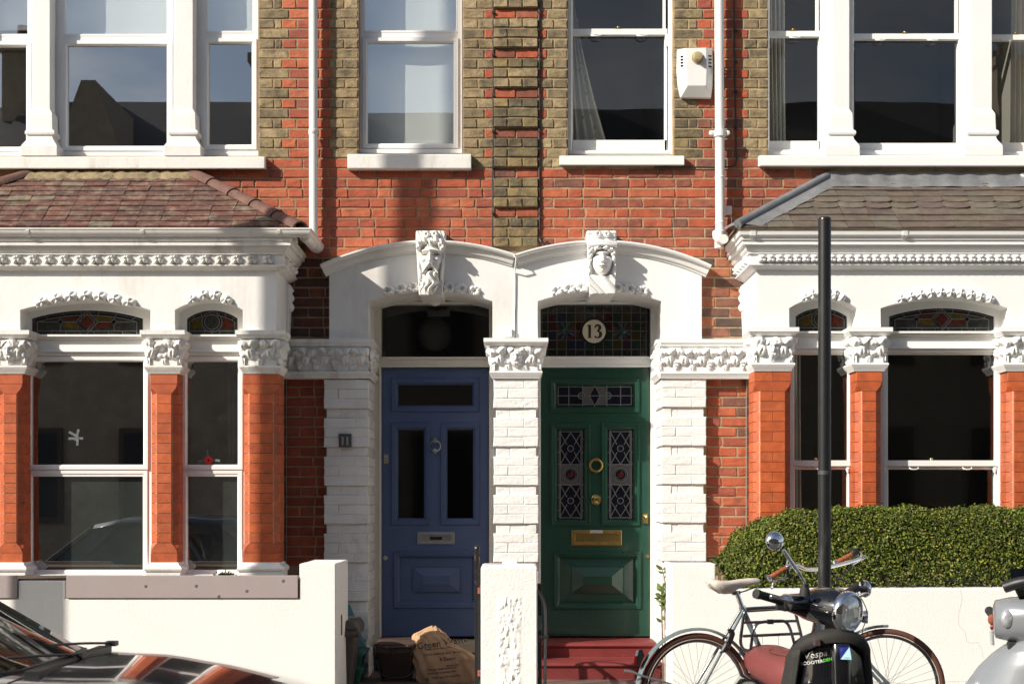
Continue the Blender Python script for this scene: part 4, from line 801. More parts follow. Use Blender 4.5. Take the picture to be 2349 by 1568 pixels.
# ------------------------------------------------------------------ white door surrounds
YP = -.06
def surround(par, kx, xl, xr, ol, orr, mat, hx0, hx1):
    P = lambda x: px(x, YP); Zp = lambda y: pz(y, YP)
    R = 598 / s_(YP); top = arc(P(kx), Zp(560), R, P(xl), P(xr), 20); op = seg_arch(ol, orr, 691, 668, YP, 16); zb = Zp(782)
    poly = [(P(xl), zb)] + top + [(P(xr), zb), (P(orr), zb)] + op[::-1] + [(P(ol), zb)]
    pl = MB().prism(poly, YP, .5).build('door_surround', mat, par, bevel=.003)
    hood = arc(P(kx), Zp(555), R, P(hx0), P(hx1), 26)
    MB().sweep(hood, [(-.088, YP + .01), (-.088, YP - .012), (-.072, YP - .02), (-.070, YP - .034), (-.052, YP - .045), (-.028, YP - .052), (-.024, YP - .085), (-.012, YP - .094), (0, YP - .094), (.006, YP + .04), (-.03, YP + .05)], lambda a, b, y: (a, y, b)).build('arched_hood', mat, par, smooth=35)
    return pl
surround(HA, 989, 755, 1181.3, 846, 1130, M['white'], 737, 1182); surround(HB, 1374.5, 1182.7, 1610, 1234, 1517, M['white_clean'], 1182, 1629)
for par, cx, m, sd in ((HA, 989, 'white', 3), (HB, 1374.5, 'white_clean', 4)):
    for a, b in ((-114, -26), (28, 115)):
        # each half of the broken garland follows the door arch
        xa, xb = cx + a, cx + b; Rr = 490 / s_(YP); th = 23 / s_(YP); n = 3 if sd == 3 else 3; K = px(cx, YP); zt = pz(646, YP)
        a0, a1 = math.asin((px(xa, YP) - K) / Rr), math.asin((px(xb, YP) - K) / Rr); L = (a1 - a0) * Rr; flip = 1 if a < 0 else -1
        def mp(u, v, h, a0=a0, a1=a1):
            e = np.minimum(np.minimum(u, 1 - u) / .015, np.minimum(v, 1 - v) / .04); h = np.where(e < .5, -.004, h); t = a0 + (a1 - a0) * u; q = Rr - th * (1 - v)
            return np.stack([K + q * np.sin(t), YP - h, zt - Rr + q * np.cos(t)], -1)
        def hf(u, v, L=L, n=n, flip=flip):
            U, V = (u - .5) * L, v * th; h = .020 + 0 * U
            for i in range(n):                          # curling scallop leaves
                c = (i + .5) / n * L - L / 2; dx, dy = (U - c) * flip, V - th * .5; q = np.hypot(dx / (L / n * .5), dy / (th * .52)); a = np.arctan2(dy, dx)
                f = np.clip(1 - q ** 4, 0, 1) ** .5 * (.55 + .45 * np.clip(q, 0, 1)) * (.8 + .2 * np.cos(7 * a)); h = np.where(np.abs(dx) < L / n * .5, .004 + .040 * f - .030 * np.exp(-((dx + L / n * .06) / (L / n * .16)) ** 2 - ((dy - th * .05) / (th * .2)) ** 2), h)
                h = np.maximum(h, .034 * e_(U, V, c + flip * L / n * .22, th * .25, L / n * .25, th * .22))
            return h
        relief(64, 26, mp, hf).build('carved_garland', M[m], par, smooth=55)
# keystone heads
def man(u, v):
    h = .035 * e_(u, v, -.29, .935, .27, .062) + .035 * e_(u, v, .29, .94, .27, .062) - .02 * (g_(u, v, -.29, .935, .09, .02) + g_(u, v, .29, .94, .09, .02))
    for a, b, r in ((-.72, .80, .28), (-.38, .83, .26), (0, .80, .30), (.36, .83, .26), (.70, .79, .28), (-.80, .73, .2), (.82, .72, .2)): h = np.maximum(h, .062 * e_(u, v, a, b, r, r * .30) + .006 * np.sin(u * 24 + v * 50))
    face = .060 * e_(u, v, 0, .53, .86, .30, .6)
    face = face + .030 * g_(u, v, 0, .668, .60, .020) - .055 * (g_(u, v, -.40, .612, .24, .026) + g_(u, v, .40, .612, .24, .026)) + .030 * (g_(u, v, -.40, .600, .17, .012) + g_(u, v, .40, .600, .17, .012)) + .016 * (g_(u, v, -.5, .53, .2, .035) + g_(u, v, .5, .53, .2, .035))
    face = face + .050 * np.exp(-((u) / .115) ** 2) * np.clip((.70 - v) / .2, 0, 1) ** .7 * (v > .485) + .012 * (g_(u, v, -.15, .50, .09, .016) + g_(u, v, .15, .50, .09, .016))
    h = np.maximum(h, face)
    for s in (-1, 1):                                     # drooping moustache
        t = np.clip(s * u / .55, 0, 1); c = .475 - .15 * t ** 1.2; h = np.maximum(h, (s * u > -.02) * (s * u < .6) * .092 * np.clip(1 - ((v - c) / (.050 - .015 * t)) ** 2, 0, 1) ** .5 * (1 - .25 * t) + .003 * np.sin(u * 40 + v * 90) * (s * u < .6) * (np.abs(v - c) < .05))
    b = .075 * e_(u, v, 0, .24, .72 - .2 * (.4 - v), .24, .5) + .011 * np.sin(u * 15 + 3 * np.sin(v * 26)) * (v < .40)
    h = np.maximum(h, np.where(v < .42, b, 0)) - .060 * g_(u, v, 0, .378, .17, .020)
    for a, b_ in ((-.9, .45), (.9, .45), (-.85, .33), (.85, .33)): h = np.maximum(h, .03 * e_(u, v, a, b_, .16, .12))
    return h
def woman(u, v):
    h = .035 * e_(u, v, -.29, .945, .28, .055) + .035 * e_(u, v, .35, .945, .28, .055) - .02 * (g_(u, v, -.26, .945, .09, .02) + g_(u, v, .36, .945, .09, .02))
    band = (.052 + .012 * (1 - u * u)) * np.clip(1 - np.abs((v - (.785 - .03 * u * u)) / .055) ** 8, 0, 1) - .010 * g_(u, v, 0, .735, 1.2, .008); h = np.maximum(h, band)
    for s in (-1, 1):
        for k, (a, b, r, q) in enumerate(((.30, .715, .34, .035), (.62, .685, .32, .045), (.80, .63, .2, .05), (.82, .55, .16, .06))): h = np.maximum(h, (.070 - .006 * k) * e_(u, v, s * a, b, r, q) + .006 * np.sin(s * u * 22 + v * 80) * (e_(u, v, s * a, b, r, q) > 0))
        h = np.maximum(h, .045 * e_(u, v, s * .92, .36, .14, .2) + .006 * np.sin(v * 60))
    face = .085 * e_(u, v, .02, .49, .74, .205, .55)
    face = face - .052 * (g_(u, v, -.33, .598, .22, .024) + g_(u, v, .37, .598, .22, .024)) + .032 * (g_(u, v, -.33, .588, .15, .011) + g_(u, v, .37, .588, .15, .011)) + .014 * (g_(u, v, -.33, .640, .26, .012) + g_(u, v, .37, .640, .26, .012)) + .046 * np.exp(-((u - .02) / .11) ** 2) * np.clip((.66 - v) / .16, 0, 1) * (v > .478) + .008 * g_(u, v, .02, .485, .16, .012)
    face = face + .011 * g_(u, v, .02, .432, .19, .012) + .010 * g_(u, v, .02, .408, .15, .011) - .026 * g_(u, v, .02, .420, .22, .006) + .010 * g_(u, v, .02, .345, .18, .03); h = np.maximum(h, face)
    d = .050 + .016 * np.sin(u * 8 + 34 * v + 2 * np.sin(v * 14 + u * 3)); h = np.maximum(h, np.where(v < .29 + .05 * u * u, d * np.clip((.31 + .06 * u * u - v) / .05, 0, 1), 0))
    return h
for par, cx, hf, m in ((HA, 989.5, man, 'white'), (HB, 1378.5, woman, 'white_clean')):
    zt, zb = pz(534, YP), pz(681, YP); base = .095; K = px(cx, YP)
    rings = []
    for z, w, d in ((zt, 34, .075), (zt - .07, 34, base), (zb, 26.5, base + .01)): w = w / s_(YP); rings.append([(K - w, YP - d, z), (K + w, YP - d, z), (K + w, .3, z), (K - w, .3, z)])
    ks = MB().loft(rings).build('keystone', M[m], par, bevel=.004)
    def mp(u, v, h):
        w = (26.5 + 6.0 * v) / s_(YP); e = np.minimum(np.minimum(u, 1 - u) / .02, np.minimum(v, 1 - v) / .01); h = np.where(e < .5, -.006, h); U = (u * 2 - 1)
        return np.stack([K + w * U * (1 + .10 * (h > .03)), YP - base - h * 1.35 + .0 * v, zb + (zt - zb) * v], -1)
    relief(70, 150, mp, lambda u, v: hf(u * 2 - 1, v)).build('carved_head', M[m], ks, smooth=70)

# ------------------------------------------------------------------ painted brick pilasters with reveals
def brick_front(par, core, xa, xb, y0, y1, mat, Yo, rec=.028, rev=None, seed=0):
    off = ORG[core.name]; y = y0; r = 0; rg = random.Random(seed)
    while y < y1 - 4:
        hh = 22.1; recess = (r % 4 == 3); Y = Yo + (rec if recess else 0); a, b = xa + (5 if recess else 0), xb - (5 if recess else 0)
        L = b - a; cuts = [a]; x = a + (34 if r % 2 else 70); cuts.append(min(x, b - 20)); 
        if L > 115 and r % 2: cuts.append(x + 66 if x + 66 < b - 15 else b)
        cuts = sorted(set([c for c in cuts if c < b - 5])) + [b]
        for i in range(len(cuts) - 1):
            c0, c1 = cuts[i], cuts[i + 1]; w = (c1 - c0 - .2) / s_(Yo); h = (min(y + hh, y1) - y - .2) / s_(Yo)
            o = link('painted_brick', brick_mesh(w, h, rg.randrange(3), 'painted_brick'), core, Vector((px((c0 + c1) / 2, Yo), Y + rg.uniform(-.0012, .0012), pz(y + hh / 2, Yo))) - off)
            o.material_slots[0].link = 'OBJECT'; o.material_slots[0].material = mat; o.rotation_euler = (rg.uniform(-.006, .006), rg.uniform(-.003, .003), rg.uniform(-.006, .006))
        if rev:
            X, q = rev; yy0 = Yo + .012; yy1 = .50; h = (hh - 1.2) / s_(Yo); cy = (yy0 + yy1) / 2; k = .25 if r % 2 else .32
            for c0, c1 in ((yy0, yy0 + k), (yy0 + k, yy1)):
                o = link('painted_brick', brick_mesh(c1 - c0 - .004, h, rg.randrange(3), 'painted_brick'), core, Vector((X - q * (5 / s_(0) if recess else 0), (c0 + c1) / 2, pz(y + hh / 2, Yo))) - off)
                o.material_slots[0].link = 'OBJECT'; o.material_slots[0].material = mat; o.rotation_euler = (0, 0, q * rad(90) + rg.uniform(-.01, .01))
        y += hh; r += 1
def pilaster(par, xa, xb, y0, name, mat, rev=None, seed=0):
    Y = -.075; a, b = px(xa, Y), px(xb, Y)
    la, lb = a + .02, b - .02
    core = MB().box(la, lb, Y + .022, .5, 0.03, pz(y0, Y)).build(name, mat, par)
    brick_front(par, core, xa, xb, y0 + 1, 1562, mat, Y, .018, rev, seed); return core
pilaster(HA, 743, 846, 869, 'brick_pilaster', M['pbrick_old'], (px(846, -.07), 1), 1); pilaster(HB, 1517, 1620, 866, 'brick_pilaster', M['pbrick'], (px(1517, -.07), -1), 2)
pc = pilaster(HA, 1132, 1235, 868, 'brick_pilaster', M['pbrick'], (px(1235, -.07), 1), 3)
# upper reveals above the friezes are plain
# capitals and friezes
capital(HA, 1132, 1235, -.085, .45, 777, 868, 21, M['white_clean'], mask=True, out=.075)
def frieze(par, xa, xb, seed, mat, Y=-.085, y0=778, y1=868, grapes=True, endr=None):
    A, B = px(xa, Y), px(xb, Y); zt, zb = pz(y0, Y), pz(y1, Y); hgt = zt - zb; a0, n0 = zt - hgt * .2, zb + hgt * .18
    prof = [(.02, zt), (-.028, zt), (-.028, zt - hgt * .10), (-.022, zt - hgt * .105), (-.018, zt - hgt * .17), (0, a0), (0, n0), (-.022, n0), (-.026, n0 - hgt * .05), (-.008, zb + hgt * .04), (-.004, zb), (.02, zb)]
    f = MB().loft([[(x, Y + y, z) for y, z in prof] + [(x, .02, zb), (x, .02, zt)] for x in (A, B)]).build('carved_frieze', mat, par, smooth=25)
    relief(int((xb - xa) / 2) + 8, 40, flat_map(A - .006, B + .006, n0, a0, Y - .002), foliage(B - A, a0 - n0, seed, .034, False, grapes)).build('carved_leaves', mat, f, smooth=60)
    if endr:
        X, q = endr; MB().loft([[(X + q * -y if 0 else X - q * y, yy, z) for y, z in prof] + [(X - q * .05, yy, zb), (X - q * .05, yy, zt)] for yy in (Y, .45)]).build('frieze_return', mat, f, smooth=25)
        relief(24, 26, side_map(X + q * .002, Y, .4, n0, a0, q), foliage(.4, a0 - n0, seed + 4, .028)).build('carved_leaves', mat, f, smooth=60)
frieze(HA, 646, 848, 31, M['white_old'], endr=(px(848, -.085), 1)); frieze(HB, 1514, 1740, 41, M['white_clean'], endr=(px(1514, -.085), -1))
# ------------------------------------------------------------------ doors
YD = .48
def door_set(par, x0, x1, yt, yb, glass, panel, mat, trans, fan, label, lock=None):
    a, b, zb, zt = fm_p(x0, x1, yt, yb, YD)
    fr = MB(); w = .05
    za = pz(640, YD)
    fr.box(a - .12, a - .004, YD - .06, YD + .08, 0.05, za).box(b + .004, b + .12, YD - .06, YD + .08, 0.05, za)          # jambs
    fr.box(a - .02, a - .004, YD - .075, YD - .06, zb, zt); 
    fr.box(a - .004, b + .004, YD - .05, YD + .08, pz(trans[1], YD), pz(trans[0], YD)); fr.box(a - .004, b + .004, YD - .075, YD - .05, pz(trans[0] + 5, YD), pz(trans[0], YD)); fr.box(a - .004, b + .004, YD - .065, YD - .05, pz(trans[1], YD), pz(trans[1] - 4, YD))
    fr.box(a - .004, b + .004, YD - .04, YD + .08, pz(fan[0], YD), za); fr.box(a - .004, b + .004, YD - .06, YD - .04, pz(fan[0], YD), pz(fan[0] - 6, YD))
    frm = fr.build('door_frame', M['frame_cream'] if par is HA else M['sash'], par, bevel=.003)
    holes = [fm_p(g[0] - 6.5, g[1] + 6.5, g[2] - 6.5, g[3] + 6.5, YD) for g in glass] + [fm_p(*panel, YD)]
    xs = sorted({a, b} | {h[0] for h in holes} | {h[1] for h in holes}); zs = sorted({zb, zt} | {h[2] for h in holes} | {h[3] for h in holes})
    mb = cells(xs, zs, holes, YD, YD + .045)
    for h in holes: mb.ring(h[0] - .004, h[1] + .004, h[2] - .004, h[3] + .004, [(-.028, YD + .002), (-.028, YD - .006), (-.022, YD - .016), (-.012, YD - .016), (-.008, YD - .010), (.004, YD - .010), (.012, YD - .002), (.026, YD + .016), (.028, YD + .03), (.028, YD + .04), (0, YD + .04)])
    d = mb.build('front_door', mat, par); d['label'] = label
    h = holes[-1]; X0_, X1_, Z0_, Z1_ = h; w, g = X1_ - X0_, Z1_ - Z0_
    def rect(i, y): return [(X0_ + i * 1.25, y, Z0_ + i), (X1_ - i * 1.25, y, Z0_ + i), (X1_ - i * 1.25, y, Z1_ - i), (X0_ + i * 1.25, y, Z1_ - i)]
    if par is HA: MB().loft([rect(.0, YD + .04), rect(.02, YD + .022), rect(.098, YD + .022), rect(.10, YD + .006), rect(.165, YD - .012)], caps=True).build('raised_panel', mat, d)
    else: MB().loft([rect(.0, YD + .04), rect(.03, YD + .032), rect(.088, YD + .020), rect(.092, YD + .014), rect(.165, YD - .022)], caps=True).build('raised_panel', mat, d)
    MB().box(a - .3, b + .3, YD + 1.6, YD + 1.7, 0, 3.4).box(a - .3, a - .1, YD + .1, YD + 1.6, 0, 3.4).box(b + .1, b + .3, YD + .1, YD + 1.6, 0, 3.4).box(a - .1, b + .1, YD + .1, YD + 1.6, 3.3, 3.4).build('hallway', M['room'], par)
    return d
gA = [(913, 1084, 882, 929), (913, 972, 985, 1188), (1026, 1085, 985, 1188)]
dA = door_set(HA, 876.5, 1121, 844.5, 1458, gA, (912, 1090, 1273, 1385), M['blue'], (820, 843), (699, 820), 'blue panelled front door with three plain glass panes')
for g in gA: pane(dA, g[0] - 6, g[1] + 6, g[2] - 6, g[3] + 6, YD + .025, 'glass_door', 'door_pane')
fA = pane(HA, 874, 1123, 698, 821, YD + .02, 'glass_door', 'fanlight')
MB().ball((px(998, 1.3), 1.3, pz(765, 1.3)), .15, 20, 14).build('paper_lamp_globe', M['curtain'], HA, smooth=80)
gB = [(1277, 1451.5, 883.5, 931), (1279, 1339, 986, 1190), (1394.5, 1452, 986, 1190)]
dB = door_set(HB, 1241, 1490, 843.5, 1458, gB, (1279, 1462, 1274, 1387), M['green'], (819, 843), (699, 819), 'glossy green panelled front door with leaded stained glass panes')
# metalwork of the blue door
k = (px(998.5, YD), pz(1010, YD)); kn = MB(); kn.box(k[0] - .014, k[0] + .014, YD - .03, YD, k[1] - .02, k[1] + .02); kn.tube([(k[0] + .044 * math.sin(a), YD - .026, k[1] - .045 + .044 * math.cos(a)) for a in [2 * math.pi * i / 20 for i in range(20)]], .006, 8, closed=True); kn.lathe([(.02, 0), (.02, .01), (0, .014)], (k[0], YD, k[1] - .085), (0, -1, 0), 12).build('ring_knocker', M['steel'], dA, smooth=45)
def letterplate(par, x0, x1, y0, y1, mat, inner, imat, name):
    a, b, c, d = fm_p(x0, x1, y0, y1, YD); o = MB().ring(a, b, c, d, [(0, YD), (0, YD - .008), (.004, YD - .011), (.028, YD - .011), (.032, YD - .004), (.032, YD)]).build(name, mat, par)
    MB().box(a + .03, b - .03, YD - .006, YD, c + .03, d - .03).build('letter_flap', imat, o, bevel=.002); return o
lp = letterplate(dA, 957, 1043, 1219, 1247.5, M['steel_dull'], 0, M['steel'], 'letterplate'); a, b, c, d = fm_p(986, 1014, 1230, 1237, YD); MB().box(a, b, YD - .008, YD - .005, c, d).build('slot', M['black'], lp)
lk = MB(); a, b, c, d = fm_p(880.5, 891.5, 1041, 1063, YD); lk.box(a, b, YD - .012, YD, c, d).lathe([(.013, 0), (.012, .02), (0, .022)], ((a + b) / 2, YD, d - .02), (0, -1, 0), 12).build('door_lock', M['steel'], dA, bevel=.002)
MB().lathe([(.019, 0), (.018, .01), (.008, .014), (0, .014)], (px(884, YD), YD, pz(1279, YD)), (0, -1, 0), 14).build('door_lock', M['steel'], dA, smooth=40)
MB().box(px(1127.5, -.01), px(1133.5, -.01), -.03, .02, pz(1052, 0), pz(1030, 0)).lathe([(.007, 0), (.006, .008), (0, .008)], (px(1130.5, -.03), -.03, pz(1045, -.03)), (0, -1, 0), 10).build('doorbell', M['steel_dull'], HA, bevel=.002)
# metalwork of the green door
def ringk(par, x, y, R, mat):
    X, Z = px(x, YD), pz(y, YD); m = MB().tube([(X + R * math.sin(a), YD - .03, Z + R * math.cos(a)) for a in [2 * math.pi * i / 24 for i in range(24)]], R * .19, 8, closed=True); m.box(X - .013, X + .013, YD - .042, YD, Z + R * .75, Z + R * 1.25); m.box(X - .012, X + .012, YD - .02, YD, Z - R * 1.3, Z - R * .9); return m.build('ring_knocker', mat, par, smooth=40)
ringk(dB, 1367, 1067, .048, M['brass'])
MB().lathe([(.042, 0), (.042, .006), (.030, .010), (.016, .016), (.016, .035), (.034, .045), (.038, .058), (.030, .072), (.012, .078), (0, .078)], (px(1367.7, YD), YD, pz(1145.5, YD)), (0, -1, 0), 20).build('door_knob', M['brass_new'], dB, smooth=40)
lq = letterplate(dB, 1311, 1426, 1215, 1250, M['brass'], 0, M['brass_new'], 'letterplate')
a, b, c, d = fm_p(1354, 1382, 1215.5, 1221.5, YD - .012); lb = MB().box(a, b, YD - .0135, YD - .011, c, d).build('small_label', M['sticker_white'], lq); text('label_lettering', 'No Junk Mail', .0185, M['ink_black'], lb, ((a + b) / 2, YD - .0142, (c + d) / 2), sx=.92)
a, b, c, d = fm_p(1473.5, 1486, 1177, 1200, YD); MB().box(a, b, YD - .014, YD, c, d).lathe([(.016, .0), (.015, .02), (.006, .024), (0, .02)], ((a + b) / 2, YD, d - .022), (0, -1, 0), 12).build('door_lock', M['brass_new'], dB, bevel=.003)
e = MB().lathe([(.015, 0), (.015, .003), (0, .004)], (px(1484, YD), YD, pz(1275, YD)), (0, -1, 0), 14, ).build('keyhole_plate', M['brass'], dB)
MB().box(px(1484, YD) - .0025, px(1484, YD) + .0025, YD - .006, YD - .003, pz(1279, YD), pz(1273, YD)).build('keyhole', M['black'], e)
# leaded lights of the green door
for gi, g in enumerate(gB):
    Y = YD + .022; a, b, c, d = fm_p(*g, Y); p = pane(dB, g[0] - 6, g[1] + 6, g[2] - 6, g[3] + 6, Y + .002, 'sg_navy', 'leaded_light'); cm = MB(); w = .0065; T = .004
    L = lambda pts: strip(cm, pts, Y, w, T)
    mx, mz = (a + b) / 2, (c + d) / 2
    L([(a + .012, c + .012), (b - .012, c + .012), (b - .012, d - .012), (a + .012, d - .012), (a + .012, c + .012)])
    if gi == 0:
        W = b - a; L([(a, mz), (b, mz)])
        for t in (.16, .34, .66, .84): L([(a + W * t, c), (a + W * t, d)])
        L([(mx - .044, mz), (mx, c), (mx + .044, mz), (mx, d), (mx - .044, mz)])
        for s in (-1, 1):
            x = mx + s * W * .175; plate_poly(p, 'bullseye', circle(x, mz, .026), Y - .001, M['sg_teal']); L(circle(x, mz, .026) + circle(x, mz, .026)[:1])
            plate_poly(p, 'reeded_glass', [(mx + s * W * .155, c + .014), (mx + s * .008, c + .014), (mx + s * .046, mz), (mx + s * W * .155, mz)][::s], Y + .0006, M['sg_light']); plate_poly(p, 'reeded_glass', [(mx + s * .046, mz), (mx + s * .008, d - .014), (mx + s * W * .155, d - .014), (mx + s * W * .155, mz)][::s], Y + .0006, M['sg_light'])
        for k in range(9):
            z = c + .02 + (d - c - .04) * k / 8; strip(cm, [(mx - W * .155, z), (mx - .05 + .0 * k, z)], Y, .002, .002); strip(cm, [(mx + W * .155, z), (mx + .05, z)], Y, .002, .002)
    else:
        Hh = d - c; zc = c + Hh * .5; zz = [c + .02, c + Hh * .385, c + Hh * .615, d - .02]; A, B = a + .022, b - .022
        for x in (A, B): L([(x, c), (x, d)])
        for z in (zz[1], zz[2]): L([(a, z), (b, z)])
        for t in (.1, .25, .75, .9): L([(a, c + Hh * t), (A, c + Hh * t)]); L([(B, c + Hh * t), (b, c + Hh * t)])
        for z0, z1 in ((zz[0], zz[1]), (zz[2], zz[3])):
            q = (z0 + z1) / 2; L([(mx, z0), (B, q), (mx, z1), (A, q), (mx, z0)]); L([(A, z0 + .01), (B, q - .0), ]) if 0 else None
            L([(A, z0 + (q - z0) * .35), (mx, z0 + .0), (B, z0 + (q - z0) * .35)]) if 0 else None
            for (x0_, x1_) in ((A, mx), (B, mx)): L([(x0_, z0), (mx + (x0_ - mx) * .35, q - .03)]); L([(x0_, z1), (mx + (x0_ - mx) * .35, q + .03)])
            plate_poly(p, 'bullseye', circle(mx, q, .022), Y - .001, M['sg1']); L(circle(mx, q, .024) + circle(mx, q, .024)[:1])
        R = .056; plate_poly(p, 'reeded_glass', [(A, zz[1]), (B, zz[1]), (B, zz[2]), (A, zz[2])], Y + .0005, M['sg_light']); plate_poly(p, 'roundel_glass', circle(mx, zc, R), Y - .0012, M['sg_navy']); plate_poly(p, 'painted_bird', [(mx - .03, zc - .028), (mx + .012, zc - .022), (mx + .03, zc - .005), (mx + .022, zc + .02), (mx + .004, zc + .032), (mx - .004, zc + .012), (mx - .022, zc + .004)], Y - .0016, M['sg_red']); L(circle(mx, zc, R) + circle(mx, zc, R)[:1]); strip(cm, circle(mx, zc, R * .78) + circle(mx, zc, R * .78)[:1], Y - .0006, .004, .003)
        for k in range(7):
            for zq in (zz[1] + .004 + .004 * k,): strip(cm, [(A + .006 * k + .004, zz[1]), (A + .006 * k + .004, zz[1] + .02)], Y, .002, .002); strip(cm, [(B - .006 * k - .004, zz[1]), (B - .006 * k - .004, zz[1] + .02)], Y, .002, .002); strip(cm, [(A + .006 * k + .004, zz[2]), (A + .006 * k + .004, zz[2] - .02)], Y, .002, .002); strip(cm, [(B - .006 * k - .004, zz[2]), (B - .006 * k - .004, zz[2] - .02)], Y, .002, .002)
    cm.build('lead_came', M['lead_came'], p, smooth=40)
# stained glass fanlight with the number
Y = YD + .012; a, b, c, d = fm_p(1240, 1486, 700, 818, Y); fB = MB().add([(a - .01, Y + .003, c - .01), (b + .01, Y + .003, c - .01), (b + .01, Y + .003, d + .01), (a - .01, Y + .003, d + .01)], [(0, 1, 2, 3)]).build('fanlight', M['sg_navy'], HB, recalc=False)
cm = MB(); xs = [a + .012] + [a + .012 + (b - a - .024) * t for t in [.055 + .089 * i for i in range(11)]] + [b - .012]; zs = [c + .005, c + .06] + [c + .06 + (d - c - .12) * i / 4 for i in range(1, 5)] + [d - .005]
rg = random.Random(5); mx, mz = px(1362.7, Y), pz(760, Y); R1 = .107
for i in range(len(xs) - 1):
    for j in range(len(zs) - 1):
        m = 'sg5' if i in (0, len(xs) - 2) or j in (0, len(zs) - 2) else 'sg%d' % rg.choice([0, 1, 2, 3, 4, 1, 2, 0])
        MB().add([(xs[i], Y, zs[j]), (xs[i + 1], Y, zs[j]), (xs[i + 1], Y, zs[j + 1]), (xs[i], Y, zs[j + 1])], [(0, 1, 2, 3)]).build('coloured_quarry', M[m], fB, recalc=False)
for x in xs: strip(cm, [(x, c), (x, d)], Y, .0055, .003)
for z in zs: strip(cm, [(a, z), (b, z)], Y, .0055, .003)
cm.build('lead_came', M['came_dark'], fB, smooth=40)
petal = pm('painted_petal_glass', (.045, .055, .075), .25, .2, 40); petal_red = pm('painted_dull_red_glass', (.055, .016, .018), .25, .2, 40)
for fx in (1297, 1428.5):
    X, Z = px(fx, Y), pz(760, Y)
    for k in range(8):
        t = math.pi / 4 * k + math.pi / 8; u = Vector((math.cos(t), math.sin(t))); n = Vector((-u.y, u.x)); plate_poly(fB, 'painted_petal', [(X + u.x * r + n.x * w, Z + u.y * r + n.y * w) for r, w in ((.030, .004), (.055, .010), (.078, .013), (.083, 0), (.078, -.013), (.055, -.010), (.030, -.004))][::-1], Y - .0035, petal if k % 3 else petal_red)
    MB().lathe([(.031, 0), (.030, .006), (.018, .007), (.008, .012), (0, .012)], (X, Y - .002, Z), (0, -1, 0), 16).build('bullseye', M['sg_teal'], fB, smooth=50)
MB().lathe([(.113, 0), (.113, .006), (.094, .006), (.094, .003), (0, .003)], (mx, Y, mz), (0, -1, 0), 32).build('number_border', M['black'], fB)
dn = MB().lathe([(.094, 0), (.094, .008), (0, .008)], (mx, Y, mz), (0, -1, 0), 32).build('number_disc', M['disc'], fB)
def stroke(mb, pts, Y, t=.002):             # pen stroke of varying width: (x,z,w)
    P = smoothpath([(x, z, w) for x, z, w in pts], 5); L_, R_ = [], []
    for i, p in enumerate(P):
        p = Vector((p.x, p.y, p.z * 1.25)); q = P[min(i + 1, len(P) - 1)] - P[max(i - 1, 0)]; n = Vector((-q.y, q.x)).normalized() * (p.z / 2); L_.append((p.x + n.x, p.y + n.y)); R_.append((p.x - n.x, p.y - n.y))
    for i in range(len(P) - 1): mb.add([(*L_[i][:1], Y, L_[i][1]), (*R_[i][:1], Y, R_[i][1]), (*R_[i + 1][:1], Y, R_[i + 1][1]), (*L_[i + 1][:1], Y, L_[i + 1][1])], [(0, 1, 2, 3)])
def one(mb, x, z, h, Y):
    mb.add([(x - h * .10, Y, z - h * .47), (x + h * .10, Y, z - h * .47), (x + h * .10, Y, z + h * .5), (x - h * .10, Y, z + h * .5)], [(0, 1, 2, 3)]); mb.add([(x - h * .19, Y, z - h * .5), (x + h * .19, Y, z - h * .5), (x + h * .19, Y, z - h * .465), (x - h * .19, Y, z - h * .465)], [(0, 1, 2, 3)]); mb.add([(x - h * .085, Y, z + h * .38), (x - h * .085, Y, z + h * .5), (x - h * .21, Y, z + h * .41), (x - h * .21, Y, z + h * .385)], [(0, 1, 2, 3)])
nm = MB(); h = .108; one(nm, mx - .036, mz, h, Y - .0095)
stroke(nm, [(mx + .006, mz + .028, .008), (mx + .018, mz + .048, .012), (mx + .037, mz + .048, .014), (mx + .047, mz + .030, .020), (mx + .036, mz + .010, .012), (mx + .022, mz + .004, .006)], Y - .0095)
stroke(nm, [(mx + .024, mz + .004, .006), (mx + .044, mz - .004, .014), (mx + .053, mz - .024, .022), (mx + .042, mz - .046, .014), (mx + .020, mz - .050, .009), (mx + .006, mz - .040, .016)], Y - .0098)
nm.build('house_number', M['ink_black'], dn, recalc=False)
# slate number plate on the left pilaster
Y = -.10; a, b, c, d = fm_p(777, 806, 994, 1025, Y); npl = MB().box(a, b, Y, -.06, c, d).build('number_plate', M['plate'], HA, bevel=.003)
nm = MB(); h = .062
for q in (-1, 1): one(nm, (a + b) / 2 + q * .018, (c + d) / 2 - .004, h, Y - .0012)
nm.build('house_number', M['digit'], npl, recalc=False)
# steps
st = MB(); st.loft([[(x, .62, .05), (x, .62, .298), (x, .10, .298), (x, .075, .288), (x, .07, .27), (x, .09, .255), (x, .095, .18), (x, -.245, .18), (x, -.275, .17), (x, -.28, .155), (x, -.26, .14), (x, -.255, .04), (x, .3, .04)] for x in (px(1222, .1), px(1508, .0))])
st.build('door_steps', M['red_step'], HB, bevel=.004)
MB().box(px(866, .5), px(1125, .5), .26, .62, .20, .285).build('threshold_step', M['stone'], HA, bevel=.006); MB().box(px(866, .5), px(1125, .5), .32, .62, .03, .2).build('step_riser', M['black'], HA)
